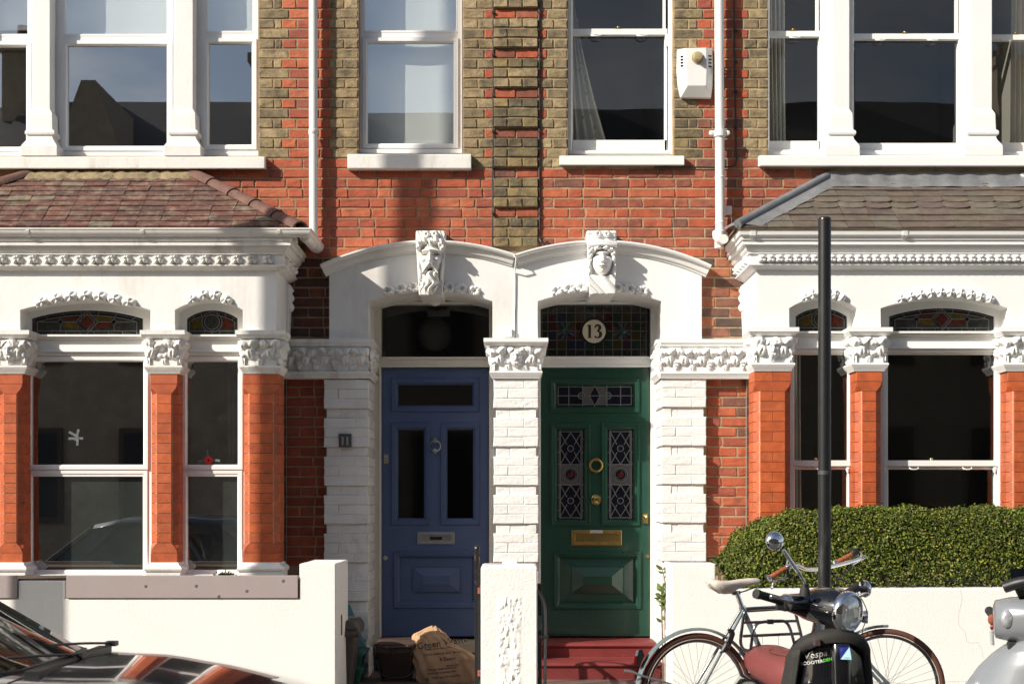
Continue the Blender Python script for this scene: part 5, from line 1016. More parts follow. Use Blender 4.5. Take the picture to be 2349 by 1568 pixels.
# porch lamp bracket under the left arch, junction box and cables
MB().lathe([(.045, 0), (.05, .03), (.04, .06), (.0, .075)], (px(998, .3), .3, pz(681, .3)), (0, 0, -1), 14).box(px(988, .3), px(1008, .3), .28, .32, pz(682, .3), pz(668, .3)).build('porch_light', M['abox'], HA, smooth=40)
def cable(pts, r, mat, par, clips=0, name='cable'):
    o = MB().tube(pts, r, 6).build(name, mat, par, smooth=70); return o
def jit(xs, ys, Y, amp=.6, n=16):
    return [(px(xs[0] + (xs[1] - xs[0]) * i / n + random.uniform(-amp, amp), Y), Y + random.uniform(-.002, .002), pz(ys[0] + (ys[1] - ys[0]) * i / n, Y)) for i in range(n + 1)]
c1 = cable(jit((1132, 1130), (-60, 566), -.008) + [(px(1140, -.02), -.02, pz(577, -.02)), (px(1178, -.14), -.14, pz(588, -.14))], .006, M['cable'], HA)
c2 = cable(jit((1236.5, 1237.5), (-60, 548), -.010), .009, M['cable_brown'], HB); MB().tube([(px(1237.5), -.01, pz(548)), (px(1241), -.02, pz(556)), (px(1250), -.02, pz(560)), (px(1256), -.012, pz(554))], .008, 6).build('cable_end', M['cable'], HB)
for cb, x, col in ((c1, 1131.5, 'cable'), (c2, 1237, 'cable_brown')):
    for y in (30, 128, 222, 302, 385, 490): MB().box(px(x - 3), px(x + 3), -.02, .0, pz(y + 2), pz(y - 2)).build('cable_clip', M[col], cb)
c3 = cable([(px(1179, -.15), -.152, pz(585, -.15)), (px(1184, -.16), -.16, pz(592, -.16)), (px(1182, -.13), -.12, pz(612, -.12))] + jit((1181, 1180), (625, 770), -.068, .5, 8), .006, M['white_clean'], HB)
MB().box(px(1155, -.06), px(1175, -.06), -.10, -.058, pz(774, -.06), pz(754, -.06)).build('junction_box', M['white_clean'], HA, bevel=.004)
c4 = cable(jit((1682, 1688), (-60, 345), -.012, .5) + [(px(1689), -.012, pz(368)), (px(1684), -.012, pz(381)), (px(1672), -.012, pz(384)), (px(1640), -.012, pz(384.5)), (px(1500), -.012, pz(384))], .006, M['cable'], HB)
for y in (72, 143, 211, 294): MB().box(px(1683), px(1690), -.022, .0, pz(y + 2.5), pz(y - 2.5)).build('cable_clip', M['cable'], c4)
MB().box(px(1661), px(1677), -.05, -.002, pz(494), pz(475)).build('junction_box', M['pipe'], HB, bevel=.004); cable([(px(1676), -.02, pz(494)), (px(1678), -.02, pz(512)), (px(1670), -.02, pz(522))], .004, M['pipe'], HB)

# ------------------------------------------------------------------ gutters and downpipes
def pipe_run(par, x, y0, y1, Y, r, mat, collars, x1=None):
    x1 = x1 or x; p = MB().tube([(px(x, Y), Y, pz(y0, Y)), (px(x1, Y), Y, pz(y1, Y))], r, 16).build('downpipe', mat, par, smooth=60)
    for y, rr, hh in collars: MB().lathe([(r, 0), (rr, .004), (rr, hh), (r, hh + .006)], (px(x + (x1 - x) * (y - y0) / (y1 - y0), Y), Y, pz(y, Y)), (0, 0, -1), 16).build('pipe_collar', mat, p, smooth=40)
    return p
Yp = -.075
pa = pipe_run(HA, 718, -120, 548, Yp, .033, M['pipe'], [(298, .037, .03)], 719)
MB().tube(smoothpath([(px(719, Yp), Yp, pz(546, Yp)), (px(719, Yp), Yp - .01, pz(556, Yp)), (px(716, -.3), -.3, pz(560, -.3)), (px(708, -.55), -.55, pz(552, -.55)), (px(698, -.70), -.70, pz(543, -.70))], 5), .036, 12).build('pipe_bend', M['pipe'], pa, smooth=60)
pb = pipe_run(HB, 1649, -120, 540, Yp - .01, .036, M['pipe'], [(299, .050, .05), (404, .039, .012), (508, .039, .012)], 1652)
cz = pz(306, Yp - .01); MB().box(px(1630, Yp), px(1669, Yp), Yp - .02, Yp + .02, cz - .014, cz + .014).lathe([(.02, 0), (.02, .02), (0, .024)], (px(1631, Yp), Yp - .01, cz), (0, -1, 0), 10).lathe([(.02, 0), (.02, .02), (0, .024)], (px(1668, Yp), Yp - .01, cz), (0, -1, 0), 10).build('pipe_bracket', M['pipe'], pb, bevel=.004)
MB().lathe([(.036, 0), (.052, .01), (.052, .06), (.036, .08), (.036, .14)], (px(1650, Yp - .01), Yp - .01, pz(528, Yp)), (0, 0, -1), 16).box(px(1634, Yp), px(1668, Yp), Yp - .02, Yp, pz(541, Yp), pz(534, Yp)).tube([(px(1650, Yp), Yp - .01, pz(545, Yp)), (px(1652, -.25), -.25, pz(551, -.25)), (px(1660, -.5), -.5, pz(548, -.5))], .036, 12).build('pipe_shoe', M['pipe'], pb, smooth=45)
def gutter(par, el, er, Yg, ztop, r, mat, ogee, stops):
    path = [(er, -.05), (er, Yg), (el, Yg), (el, -.05)]
    if ogee: prof = [(-.06, ztop - .01), (-.06, ztop - .085), (-.02, ztop - .085), (.0, ztop - .07), (.018, ztop - .045), (.04, ztop - .03), (.045, ztop - .004), (.05, ztop), (.035, ztop), (.0, ztop - .05), (-.045, ztop - .06), (-.045, ztop - .01)]
    else:
        prof = [(r * math.cos(t), ztop - r * math.sin(t)) for t in [math.pi * k / 10 for k in range(11)]] + [((r - .006) * math.cos(t), ztop - (r - .006) * math.sin(t)) for t in [math.pi * k / 10 for k in range(10, -1, -1)]]
        prof = [(r + .004, ztop + .004), (r + .004, ztop - .006)] + prof
    g = MB().sweep(path, prof, lambda a, b, w: (a, b, w)).build('gutter', mat, par, smooth=35)
    for x in stops:
        X = px(x, Yg); rr = r * 1.07
        if ogee: MB().loft([[(X + dx, Yg - (o + .005 if o > -.02 else o), w - (.004 if w < ztop - .02 else -.002)) for o, w in prof[:8]] for dx in (-.018, .018)]).build('gutter_joint', mat, g)
        else: MB().loft([[(X + dx, Yg - rr * math.cos(t), ztop - rr * math.sin(t)) for t in [math.pi * k / 10 for k in range(11)]] for dx in (-.012, .012)]).lathe([(.008, 0), (.006, .05)], (X + .01, Yg + .06, ztop - .05), (.2, .3, -1), 6).build('gutter_bracket', mat, g)
    return g
Yg = -.745; zt = pz(524, Yg - .05); er = px(697, Yg) - .0; xc = px(255); gutter(HA, -6.2 - 0 * xc if 0 else 2 * px(256) - er, er, Yg, zt, .056, M['gutter_old'], False, (68, 330, 573, 642))
mb = MB().box(px(-260, -.7), px(680, -.7), -.72, -.62, pz(553, -.75), pz(540, -.75)); mb.build('eaves_board', M['white_old'], HA)
Yg = -.735; er2 = px(1708, Yg); xm = (px(1899) + px(2343)) / 2; gutter(HB, er2, 2 * xm - er2, Yg, pz(531, Yg), .06, M['pipe'], True, (1726, 2073))
MB().box(px(1716, -.7), px(2640, -.7), -.71, -.62, pz(556, -.75), pz(540, -.75)).build('eaves_board', M['white_clean'], HB)

# alarm box
ab = thing('alarm_box', 'white burglar alarm box with an amber strobe high on the brick wall', 'alarm box', (px(1594), 0, pz(227)))
Yb = -.02; z = lambda y: pz(y, Yb); x = lambda v: px(v, Yb)
R0 = [(x(1553), z(116)), (x(1633), z(113)), (x(1635), z(170)), (x(1633), z(205)), (x(1630), z(227)), (x(1561), z(225)), (x(1555), z(200)), (x(1552), z(165))]
R1 = [(x(1571), z(118)), (x(1617), z(117)), (x(1618), z(168)), (x(1617), z(200)), (x(1616), z(203)), (x(1575), z(203)), (x(1573), z(200)), (x(1571), z(165))]
MB().loft([[(a, -.002, c) for a, c in R0], [(a, -.045, c) for a, c in R0], [(a, -.10, c) for a, c in R1]]).build('case', M['abox'], ab, bevel=.003)
MB().lathe([(.046, 0), (.046, .012), (.036, .014), (.034, .05), (.028, .06), (0, .064)], (x(1597), -.098, z(140)), (0, -1, 0), 18).build('strobe', M['lens'], ab, smooth=30)
for k in range(4):
    for q in (0, 1):
        X = x(1558 + 3 * k * 0 + 1) if q == 0 else x(1622 + k * 0); Z = z(135 + k * 7 if q == 0 else 134 + k * 8)
        MB().box(X, X + .03 if q == 0 else X + .028, -.085, -.05, Z - .004, Z + .004).build('vent_slot', M['black'], ab)
# ------------------------------------------------------------------ front garden walls
YW = -1.6
def gx(x, Y=YW): return px(x, Y)
# left wall: low wall with a notch that carries the planter board, pier at the gate
gw = thing('garden_wall', 'white rendered front garden wall on the left with mauve boards let into its top', 'garden wall', (-2.6, YW, 0))
zb_, zt_ = pz(1372, YW), pz(1331, YW); zl = pz(1372, YW)
P = [(-5.6, 0), (gx(770), 0), (gx(770), pz(1292, YW)), (gx(687), pz(1292, YW)), (gx(687), zl), (gx(150), zl), (gx(150), zt_), (gx(42), zt_), (gx(42), zl), (-5.6, zl)]
MB().prism(P, YW, YW + .24).build('rendered_wall', M['render'], gw, bevel=.006)
MB().prism([(gx(687), 0), (gx(770), 0), (gx(770), pz(1292, YW) - .002), (gx(687), pz(1292, YW) - .002)], YW + .24, YW + .74).build('gate_pier', M['render'], gw, bevel=.006)
MB().box(gx(770) - .004, gx(770) + .006, YW + .30, YW + .34, .48, .62).build('gate_latch_plate', M['rust'], gw)
for x0, x1 in ((153, 684), (-420, 40)): 
    b = MB().box(gx(x0), gx(x1), YW - .012, YW + .022, pz(1371, YW), pz(1319, YW)).build('planter_board', M['board'], gw, bevel=.003)
    if x0 > 0:
        kn = MB()
        for kx, ky in ((582, 0), (1005, 895), (1352, 893), (1950, 858), (1507, 965), (1700, 928)):
            if ky: kn.lathe([(.012, 0), (.009, .002), (0, .0025)], (gx(kx * .3335), YW - .012, pz(1045 + (ky) * .3335, YW)), (0, -1, 0), 9)
        kn.build('wood_knot', pm('dark_wood_knot', (.13, .11, .10), .7, .3, 60), b)
MB().box(-5.6, gx(684), YW + .03, YW + .5, .5, pz(1322, YW) - .015).build('planter_soil', M['soil'], gw)
# tiny plants in the planter
def sprig(x, y, Y, n, r, label, seed):
    rg = random.Random(seed); X, Z = px(x, Y), pz(y, Y); mb = MB()
    for k in range(n):
        u = Vector((rg.gauss(0, 1) * r, rg.gauss(0, .4) * r, abs(rg.gauss(0, .45)) * r)); d = Vector((rg.uniform(-1, 1), rg.uniform(-1, 1), rg.uniform(.2, 1))).normalized() * .013; s = d.orthogonal().normalized() * .006; p = Vector((X, Y, Z)) + u
        mb.add([p - d, p + s, p + d, p - s], [(0, 1, 2, 3)])
    return solo(mb, 'small_plant', M['leaf'], label, 'plant', recalc=False)
sprig(517, 1322, YW + .06, 220, .028, 'small green seedling growing in the planter behind the mauve board', 1)

# pillar between the two gates
gp = thing('gate_pillar', 'short white pillar with a rough patched face between the two front gates', 'gate pillar', (gx(1168), YW, 0))
A, B = gx(1103), gx(1233); zt_ = pz(1296, YW); ring = []
rg = random.Random(9)
MB().loft([[(A, YW, z), (B, YW, z), (B, YW + .26, z), (A, YW + .26, z)] for z in (0, zt_ - .012)] + [[(A + .012, YW + .012, zt_), (B - .012, YW + .012, zt_), (B - .012, YW + .25, zt_ + .004), (A + .012, YW + .25, zt_ + .004)]]).build('pillar_shaft', M['pebble'], gp, bevel=.008)
pr = np.random.default_rng(4)
def rough(u, v):
    h = 0 * u
    for k in range(420):
        a, b = pr.uniform(0, 1), pr.uniform(0, 1); c = .5 + .10 * math.sin(b * 9)
        if abs(a - c) < .40 + .05 * math.sin(b * 17): h = h + pr.uniform(-.004, .006) * np.exp(-((u - a) / pr.uniform(.03, .09)) ** 2 - ((v - b) / pr.uniform(.006, .03)) ** 2)
    e = np.minimum(np.minimum(u, 1 - u) / .12, np.minimum(v, 1 - v) / .05).clip(0, 1); return h * e + .0025 * e
relief(60, 150, lambda u, v, h: np.stack([gx(1138) + (gx(1198) - gx(1138)) * u, YW - h + .0005, pz(1600, YW) + (pz(1362, YW) - pz(1600, YW)) * v], -1), rough).build('patched_render', M['pebble'], gp, smooth=70, recalc=False)
MB().box(px(1152, YW + .3), px(1187, YW + .3), YW + .26, YW + .5, .9, pz(1283, YW + .3)).build('rear_block', M['pebble'], gp, bevel=.005)

# right wall
gr = thing('garden_wall', 'white rendered front garden wall on the right under the clipped hedge', 'garden wall', (2.6, YW, 0))
zr = pz(1352, YW); P = [(gx(1540), 0), (5.6, 0), (5.6, zr + .02), (gx(1642), zr), (gx(1642), pz(1292, YW)), (gx(1540), pz(1292, YW))]
MB().prism(P, YW, YW + .24).build('rendered_wall', M['render'], gr, bevel=.008)
MB().box(gx(1541), gx(1552), YW + .24, YW + .5, 0, pz(1292, YW) - .004).build('gate_pier', M['render'], gr, bevel=.005)
MB().box(gx(1530), gx(1541), YW + .1, YW + .13, .50, .53).build('gate_hinge', M['white_clean'], gr)
cr = MB()
def crack(pts, Y): cr.sweep([(px(x, Y), pz(y, Y)) for x, y in pts], [(-.0008, Y), (.0008, Y), (.0012, Y - .0006), (-.0012, Y - .0006)], lambda a, b, y: (a, y, b))
crack([(2203, 1350), (2207, 1372), (2199, 1408), (2199, 1432), (2214, 1448), (2218, 1470), (2228, 1474), (2243, 1472), (2252, 1488), (2256, 1508)], YW); crack([(2168, 1570), (2168, 1563), (2200, 1561), (2300, 1561)], YW)
cr.build('hairline_crack', pm('crack_grey', (.52, .49, .44), .9, 0), gr, recalc=False)  # thin grey-beige strip drawn along the crack

# ------------------------------------------------------------------ hedge: leaves over a rounded box
def leaf_cloud(n, sampler, size, rng, spread=1.0):
    V = np.zeros((n * 4, 3)); c, nr = sampler(n)
    r = rng.normal(size=(n, 3)); d = r - (r * nr).sum(1, keepdims=True) * nr * .5; d /= np.linalg.norm(d, axis=1, keepdims=True); t = nr + spread * rng.normal(size=(n, 3)) * .6; s = np.cross(d, t); s /= np.linalg.norm(s, axis=1, keepdims=True)
    L = (size * rng.uniform(.6, 1.3, (n, 1))); V[0::4] = c - d * L; V[1::4] = c + s * L * .55 + d * L * .1; V[2::4] = c + d * L; V[3::4] = c - s * L * .55 + d * L * .1
    return V
def quads(name, V, mat, par, org):
    me = bpy.data.meshes.new(name); n = len(V) // 4; V = V - np.array(org); me.vertices.add(len(V)); me.vertices.foreach_set('co', V.ravel()); me.loops.add(len(V)); me.loops.foreach_set('vertex_index', np.arange(len(V))); me.polygons.add(n); me.polygons.foreach_set('loop_start', np.arange(n) * 4); me.polygons.foreach_set('loop_total', np.full(n, 4)); me.update(); me.validate(); me.materials.append(mat)
    return link(name, me, par)
hx0, hx1, hy0, hy1, hz0, hz1 = px(1660, -1.15), 5.6, -1.46, -.86, .70, pz(1167, -1.2)
he = thing('hedge', 'clipped dark green box hedge with a rounded end above the right garden wall', 'hedge', ((hx0 + hx1) / 2, -1.16, .06))
def hsurf(n):
    rg = RNG; xs = hx0 + (5.45 - hx0) * rg.uniform(0, 1, n) ** 1.25; a = rg.uniform(0, 1, n); yc, ry = (hy0 + hy1) / 2, (hy1 - hy0) / 2
    th = rg.uniform(-.5, math.pi * .75, n)               # 0 = facing the street, pi/2 = top
    e = .42
    cy = np.cos(th); cz = np.sin(th); sq = lambda v, p: np.sign(v) * np.abs(v) ** p
    k = np.clip((xs - hx0) / .42, 0, 1); end = np.sqrt(1 - (1 - k) ** 2) * .55 + .45 * k ** .5
    zz0 = hz0 - .1; rz = (hz1 - hz0) * (1.0 * (.42 + .58 * np.sqrt(np.clip(1 - (1 - np.clip((xs - hx0) / .75, 0, 1)) ** 2, 0, 1))))
    y = yc - ry * sq(cy, e) * (.55 + .45 * end); z = np.where(cz < 0, hz0 + cz * .35, hz0 + rz * sq(cz, e))
    nr = np.stack([-(1 - k) * 1.2, -cy, np.maximum(cz, -.2)], 1); nr /= np.linalg.norm(nr, axis=1, keepdims=True)
    bump = .014 * np.sin(xs * 11 + z * 7) * np.sin(z * 13 + xs * 3) + .012 * np.sin(xs * 23 + z * 19) + rg.normal(0, .010, n) + .02 * (rg.uniform(0, 1, n) > .985) - .065 * rg.uniform(0, 1, n) ** 2
    c = np.stack([xs, y, z], 1) + nr * bump[:, None]
    return c, nr
quads('leaves', leaf_cloud(165000, hsurf, .0105, RNG, 1.2), M['leaf'], he, he.location)['kind'] = 'stuff'
def hend(n):
    rg = RNG; a = rg.uniform(-math.pi / 2, math.pi / 2, n); t = rg.uniform(0, 1, n); z = hz0 - .02 + t * (hz1 - hz0) * .55; rr = .17 * np.sqrt(np.clip(1 - (t * .75) ** 2, 0, 1)) + rg.normal(0, .018, n)
    x = hx0 + .2 - rr * np.cos(a) * 1.05; y = -1.16 + rr * np.sin(a) * 1.6; nr = np.stack([-np.cos(a), np.sin(a), .4 * np.ones(n)], 1); return np.stack([x, y, z], 1), nr / np.linalg.norm(nr, axis=1, keepdims=True)
quads('leaves', leaf_cloud(11000, hend, .0105, RNG, 1.2), M['leaf'], he, he.location)['kind'] = 'stuff'
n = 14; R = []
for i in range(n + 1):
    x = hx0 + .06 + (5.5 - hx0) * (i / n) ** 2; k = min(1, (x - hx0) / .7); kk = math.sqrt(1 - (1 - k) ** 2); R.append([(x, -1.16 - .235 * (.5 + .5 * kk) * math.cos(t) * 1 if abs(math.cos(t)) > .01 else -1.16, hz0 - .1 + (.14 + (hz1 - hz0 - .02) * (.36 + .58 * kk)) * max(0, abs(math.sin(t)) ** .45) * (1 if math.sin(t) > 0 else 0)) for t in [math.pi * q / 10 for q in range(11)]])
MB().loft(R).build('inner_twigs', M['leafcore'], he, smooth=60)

# shrub behind the right gate pier
def shrub(x, y0, y1, Y, w, label, seed, n=46, name='bay_shrub'):
    rg = random.Random(seed); z0, z1 = pz(y0, Y), pz(y1, Y); X = px(x, Y); t = thing(name, label, 'shrub', (X, Y, .06)); st = MB(); lv = MB()
    for b in range(4):
        tip = Vector((X + rg.uniform(-w, w), Y + rg.uniform(-.05, .05), z1 - (0 if b == 0 else rg.uniform(.1, .5) * (z1 - z0)))); pts = smoothpath([(X + rg.uniform(-.02, .02), Y, .06), (X + rg.uniform(-w, w) * .6, Y, (z0 + tip.z) / 2), tuple(tip)], 6); st.tube(pts, [.006 - .004 * i / len(pts) for i in range(len(pts))], 5)
        for k in range(n // 4):
            f = rg.uniform(.45, 1); p = Vector(pts[int(f * (len(pts) - 1))]); a = rg.uniform(0, 6.28); d = Vector((math.cos(a), math.sin(a) * .7, rg.uniform(.1, .9))).normalized(); L = rg.uniform(.045, .08); s = d.cross(Vector((rg.uniform(-1, 1), -1, rg.uniform(-1, 1)))).normalized() * L * .22; up = d.cross(s).normalized() * L * .08
            lv.add([p, p + d * L * .35 + s, p + d * L * .35 - up, p + d * L * .35 - s, p + d * L * .75 + s * .7, p + d * L * .75 - up, p + d * L * .75 - s * .7, p + d * L], [(0, 1, 2), (0, 2, 3), (1, 4, 5, 2), (2, 5, 6, 3), (4, 7, 5), (5, 7, 6)])
    st.build('stems', M['twig'], t, smooth=70); lv.build('foliage', M['bayleaf'], t, recalc=False)
shrub(1527, 1450, 1300, -1.2, .05, 'leafy bay shrub poking out beside the right gate pier', 3, 56)
shrub(1650, 1330, 1298, -1.25, .035, 'sprouting green shoots between the gate pier and the hedge', 8, 24, 'small_plant')

# ------------------------------------------------------------------ iron gates, both standing open into the gardens
def gate(x, hinge_sg, ytop, label, curl):
    X = gx(x); g = thing('iron_gate', label, 'gate', (X, YW + .1, .06)); y0, y1 = YW + .04, YW + .84; zt = pz(ytop, YW); z0 = .10
    fr = MB().box(X - .015, X + .015, y0, y0 + .03, z0, zt).box(X - .012, X + .012, y1 - .03, y1, z0, zt - .12).box(X - .012, X + .012, y0 + .03, y1 - .03, z0, z0 + .03).box(X - .012, X + .012, y0 + .03, y1 - .03, zt - .30, zt - .27)
    if not curl: fr.ball((X, y0 + .015, zt + .012), .022, 8, 6)
    fr.build('gate_frame', M['ironwork'], g, bevel=.002)
    for k in range(6): MB().tube([(X, y0 + .1 + k * .115, z0 + .03), (X, y0 + .1 + k * .115, zt - .15 - .05 * abs(k - 2.5))], .008, 6).build('gate_bar', M['ironwork'], g)
    sc = MB(); sc.tube([(X, y0 + .02 + .76 * i / 16, zt - .28 + .22 * math.sin(math.pi * i / 16)) for i in range(17)], .010, 6)
    if curl: sc.tube(smoothpath([(X - .03, y0 - .02, zt - .03), (X + .02, y0 - .03, zt - .10), (X + .038, y0 - .03, zt - .22), (X + .036, y0 - .03, zt - .55), (X + .036, y0 - .03, .12)], 5), .011, 6); sc.tube([(X + .014 * math.cos(a) * (1 - a / 14), y0 - .03, zt - .27 + .06 * math.sin(a) * (1 - a / 14)) for a in [i * .5 for i in range(22)]], .006, 5); sc.box(X - .0, X + .06, y0 - .045, y0 - .02, pz(1462, YW), pz(1457, YW))
    sc.build('scroll', M['ironwork'], g, smooth=60)
    for z in (.25, zt - .27): MB().tube([(X + hinge_sg * .016, y0 + .0, z), (X + hinge_sg * .05, y0 + .0, z)], .011, 8).lathe([(.015, -.02), (.015, .02)], (X + hinge_sg * .02, y0 + .0, z), (0, 0, 1), 8).build('hinge', M['rust'], g)
gate(1093.5, 1, 1262, 'open black iron gate seen edge on, left of the rough white pillar', False); gate(1238, -1, 1338, 'open black iron gate with a bent top rail, right of the rough white pillar', True)

# ------------------------------------------------------------------ things by the blue door
def rbox(x0, x1, y0, y1, r, z, n=4):
    P = []
    for cx, cy, a0 in ((x1 - r, y1 - r, 0), (x0 + r, y1 - r, 90), (x0 + r, y0 + r, 180), (x1 - r, y0 + r, 270)):
        for k in range(n + 1): a = rad(a0 + 90 * k / n); P.append((cx + r * math.cos(a), cy + r * math.sin(a), z))
    return P
Yc = -.25; cx = px(911, Yc); zt = pz(1463, Yc) - .0; z0 = .05
cd = thing('food_waste_caddy', 'brown lidded food waste caddy on the path below the blue door', 'bin', (cx, Yc, z0))
w = .145; hb = zt - z0 - .05
MB().loft([rbox(cx - w * .78, cx + w * .78, Yc - .11, Yc + .11, .03, z0), rbox(cx - w * .80, cx + w * .80, Yc - .115, Yc + .115, .03, z0 + .02), rbox(cx - w * .98, cx + w * .98, Yc - .145, Yc + .145, .035, z0 + hb * .8), rbox(cx - w * 1.04, cx + w * 1.04, Yc - .15, Yc + .15, .035, z0 + hb * .82), rbox(cx - w * 1.04, cx + w * 1.04, Yc - .15, Yc + .15, .035, z0 + hb)]).build('body', M['plastic_brown'], cd, smooth=40)
ld = MB().loft([rbox(cx - w * 1.1, cx + w * 1.1, Yc - .162, Yc + .16, .04, z0 + hb), rbox(cx - w * 1.1, cx + w * 1.1, Yc - .162, Yc + .16, .04, z0 + hb + .022), rbox(cx - w * .95, cx + w * .95, Yc - .14, Yc + .14, .04, z0 + hb + .045), rbox(cx - w * .75, cx + w * .75, Yc - .11, Yc + .11, .04, z0 + hb + .050)]).build('lid', M['plastic_brown'], cd, smooth=35)
MB().tube([(cx - w * .55, Yc - .175, z0 + hb - .005), (cx + w * 1.0, Yc - .175, z0 + hb + .005)], .012, 8).box(cx - w * .2, cx - w * .1, Yc - .17, Yc - .14, z0 + hb - .06, z0 + hb).box(cx + w * .78, cx + w * .88, Yc - .17, Yc - .14, z0 + hb - .06, z0 + hb).build('lid_latch', M['plastic_brown'], ld, bevel=.003)
MB().tube(smoothpath([(cx - w * 1.08, Yc - .02, z0 + hb - .03), (cx - w * 1.0, Yc - .12, z0 + hb * .55), (cx - w * .7, Yc - .17, z0 + hb * .22), (cx, Yc - .18, z0 + hb * .12), (cx + w * .75, Yc - .17, z0 + hb * .2), (cx + w * 1.08, Yc - .12, z0 + hb * .5), (cx + w * 1.1, Yc - .02, z0 + hb - .03)], 6), .007, 8).build('carry_handle', M['black'], cd, smooth=60)
# paper garden waste bag
Yb = -.32; t = thing('paper_waste_bag', 'crumpled brown paper garden waste bag printed with writing, leaning by the blue door', 'paper bag', (px(1020, Yb), Yb, .05))
prof = [(1023, 68, .17, 1568), (1023, 70, .18, 1552), (1022, 69, .18, 1530), (1021, 68, .165, 1508), (1014, 61, .14, 1490), (1000, 46, .11, 1478), (991, 38, .085, 1465), (988, 33, .07, 1455), (992, 17, .045, 1444), (996, 4, .02, 1436)]
A = []; pr2 = np.random.default_rng(12); ph = pr2.uniform(0, 6, (5, 3))
for j in range(49):
    f = j / 48 * (len(prof) - 1); i = min(int(f), len(prof) - 2); q = f - i; c, hw, dp, y = [prof[i][k] * (1 - q) + prof[i + 1][k] * q for k in range(4)]; row = []
    for k in range(72):
        a = 2 * math.pi * k / 72; cr_ = .012 * math.sin(3 * a + ph[0, 0] + j * .10) + .009 * math.sin(7 * a + ph[1, 0] - j * .26) + .006 * math.sin(13 * a + j * .5) + .006 * abs(math.sin(5 * a + j * .22 + 1)); cr_ *= min(1, hw / 35)
        ca, sa = math.cos(a), math.sin(a); e = .75; ca = math.copysign(abs(ca) ** e, ca); sa = math.copysign(abs(sa) ** e, sa)
        row.append((px(c, Yb) + (hw / s_(Yb) + cr_) * ca + (.05 if c and math.cos(a) > .6 and j < 16 and j > 6 else 0) * 0, Yb + (dp + cr_) * sa * .9, pz(y, Yb) + .010 * math.sin(2 * a + j * .2)))
    A.append(row)
A[0] = [(x, y, .052) for x, y, z in A[0]]
MB().grid(np.array(A), wrap=True).build('bag_body', M['paper'], t, smooth=45)
def bagtext(name, s, size, x, y, rot, dy=-.0):
    return text(name, s, size, M['ink'], t, (px(x, Yb - .17), Yb - .187 + dy, pz(y, Yb - .17)), (rad(90 - 14), rad(-rot), 0), depth=.0015)
# printing is wrapped on to the paper: project each letter sheet on the bag's surface
def wrap_text(s, size, x, y, rot, name='printed_words'):
    o = bagtext(name, s, size, x, y, rot); me = o.data; Af = np.array(A); F = Af.reshape(-1, 3); fr = F[F[:, 1] < Yb]; off = ORG[t.name]
    for v in me.vertices:
        p = v.co + off; d = (fr[:, 0] - p.x) ** 2 + (fr[:, 2] - p.z) ** 2; idx = np.argsort(d)[:4]; w_ = 1 / (d[idx] + 1e-6); yy = (fr[idx, 1] * w_).sum() / w_.sum(); v.co.y = yy - off.y - .004
    return o
wrap_text('Green Waste', .070, 1014, 1476, 8)
for i, (s, x, y, sz) in enumerate((('Please write your number', 1008, 1487, .022), ('fold to point to your garden', 1015, 1498, .026), ('8 Ewart', 1026, 1511, .038), ('recycle this', 1038, 1525, .022), ('Cuttings leaves grass and', 1012, 1533, .022), ('plants and prunings only', 1012, 1541, .022), ('Thank you for recycling', 1022, 1551, .022), ('x', 980, 1556, .05))): wrap_text(s, sz, x, y, 6, 'printed_words')
# recycling boxes and a wheelie bin just behind the left gate pier
Yr = -.55
def crate(x0, x1, y0, y1, Y, dep, mat, label, name, tilt=0):
    a, b, c, d = fm_p(x0, x1, y0, y1, Y); t = thing(name, label, 'bin', ((a + b) / 2, Y + dep / 2, c)); h = d - c
    MB().loft([rbox(a + .03, b - .03, Y + .03, Y + dep - .03, .03, c), rbox(a + .012, b - .012, Y + .01, Y + dep - .01, .03, c + h * .72), rbox(a - .0, b + .0, Y, Y + dep, .03, c + h * .74), rbox(a, b, Y, Y + dep, .03, c + h * .82), rbox(a - .012, b + .012, Y - .012, Y + dep + .012, .03, c + h * .83), rbox(a - .012, b + .012, Y - .012, Y + dep + .012, .03, c + h * .93), rbox(a + .01, b - .01, Y, Y + dep, .03, d)]).build('body', mat, t, smooth=35)
    return t
crate(700, 830, 1530, 1590, Yr, .4, M['plastic_green'], 'dark green recycling box at the bottom of the stack behind the left gate pier', 'recycling_box')['group'] = 'recycling boxes'
b2 = crate(690, 833, 1494, 1530, Yr, .4, M['plastic_green'], 'dark green recycling box stacked on top of another behind the left gate pier', 'recycling_box'); b2['group'] = 'recycling boxes'
t = thing('wheelie_bin', 'dark grey bin with a rounded lid half hidden by the left gate pier', 'bin', (px(770, -.8), -.8, .05))
a, b = px(720, -.8), px(822, -.8); zt = pz(1418, -.8); z0 = .05
MB().loft([rbox(a + .05, b - .05, -.95, -.63, .04, z0), rbox(a, b, -1.0, -.58, .04, zt - .10)]).build('body', M['plastic_grey'], t, smooth=35)
MB().loft([rbox(a - .02, b + .02, -1.03, -.55, .05, zt - .10), rbox(a - .025, b + .025, -1.04, -.54, .05, zt - .05), rbox(a, b, -1.0, -.58, .06, zt)]).tube([(a - .01, -1.045, zt - .09), (b + .03, -1.045, zt - .09)], .022, 10).build('lid', M['plastic_grey'], t, smooth=35)
t = thing('plastic_lid', 'teal green plastic lid leaning on the boxes behind the left gate pier', 'lid', (px(812, -.4), -.4, pz(1494, -.4)))
MB().loft([[(px(x, Y), Y, pz(y, Y)) for x, y, Y in ((760, 1500, -.3), (840, 1482, -.3), (803, 1385, -.22), (740, 1370, -.22))], [(px(x, Y), Y, pz(y, Y)) for x, y, Y in ((760, 1500, -.28), (840, 1482, -.28), (803, 1385, -.2), (740, 1370, -.2))]]).build('sheet', M['plastic_teal'], t, bevel=.004)
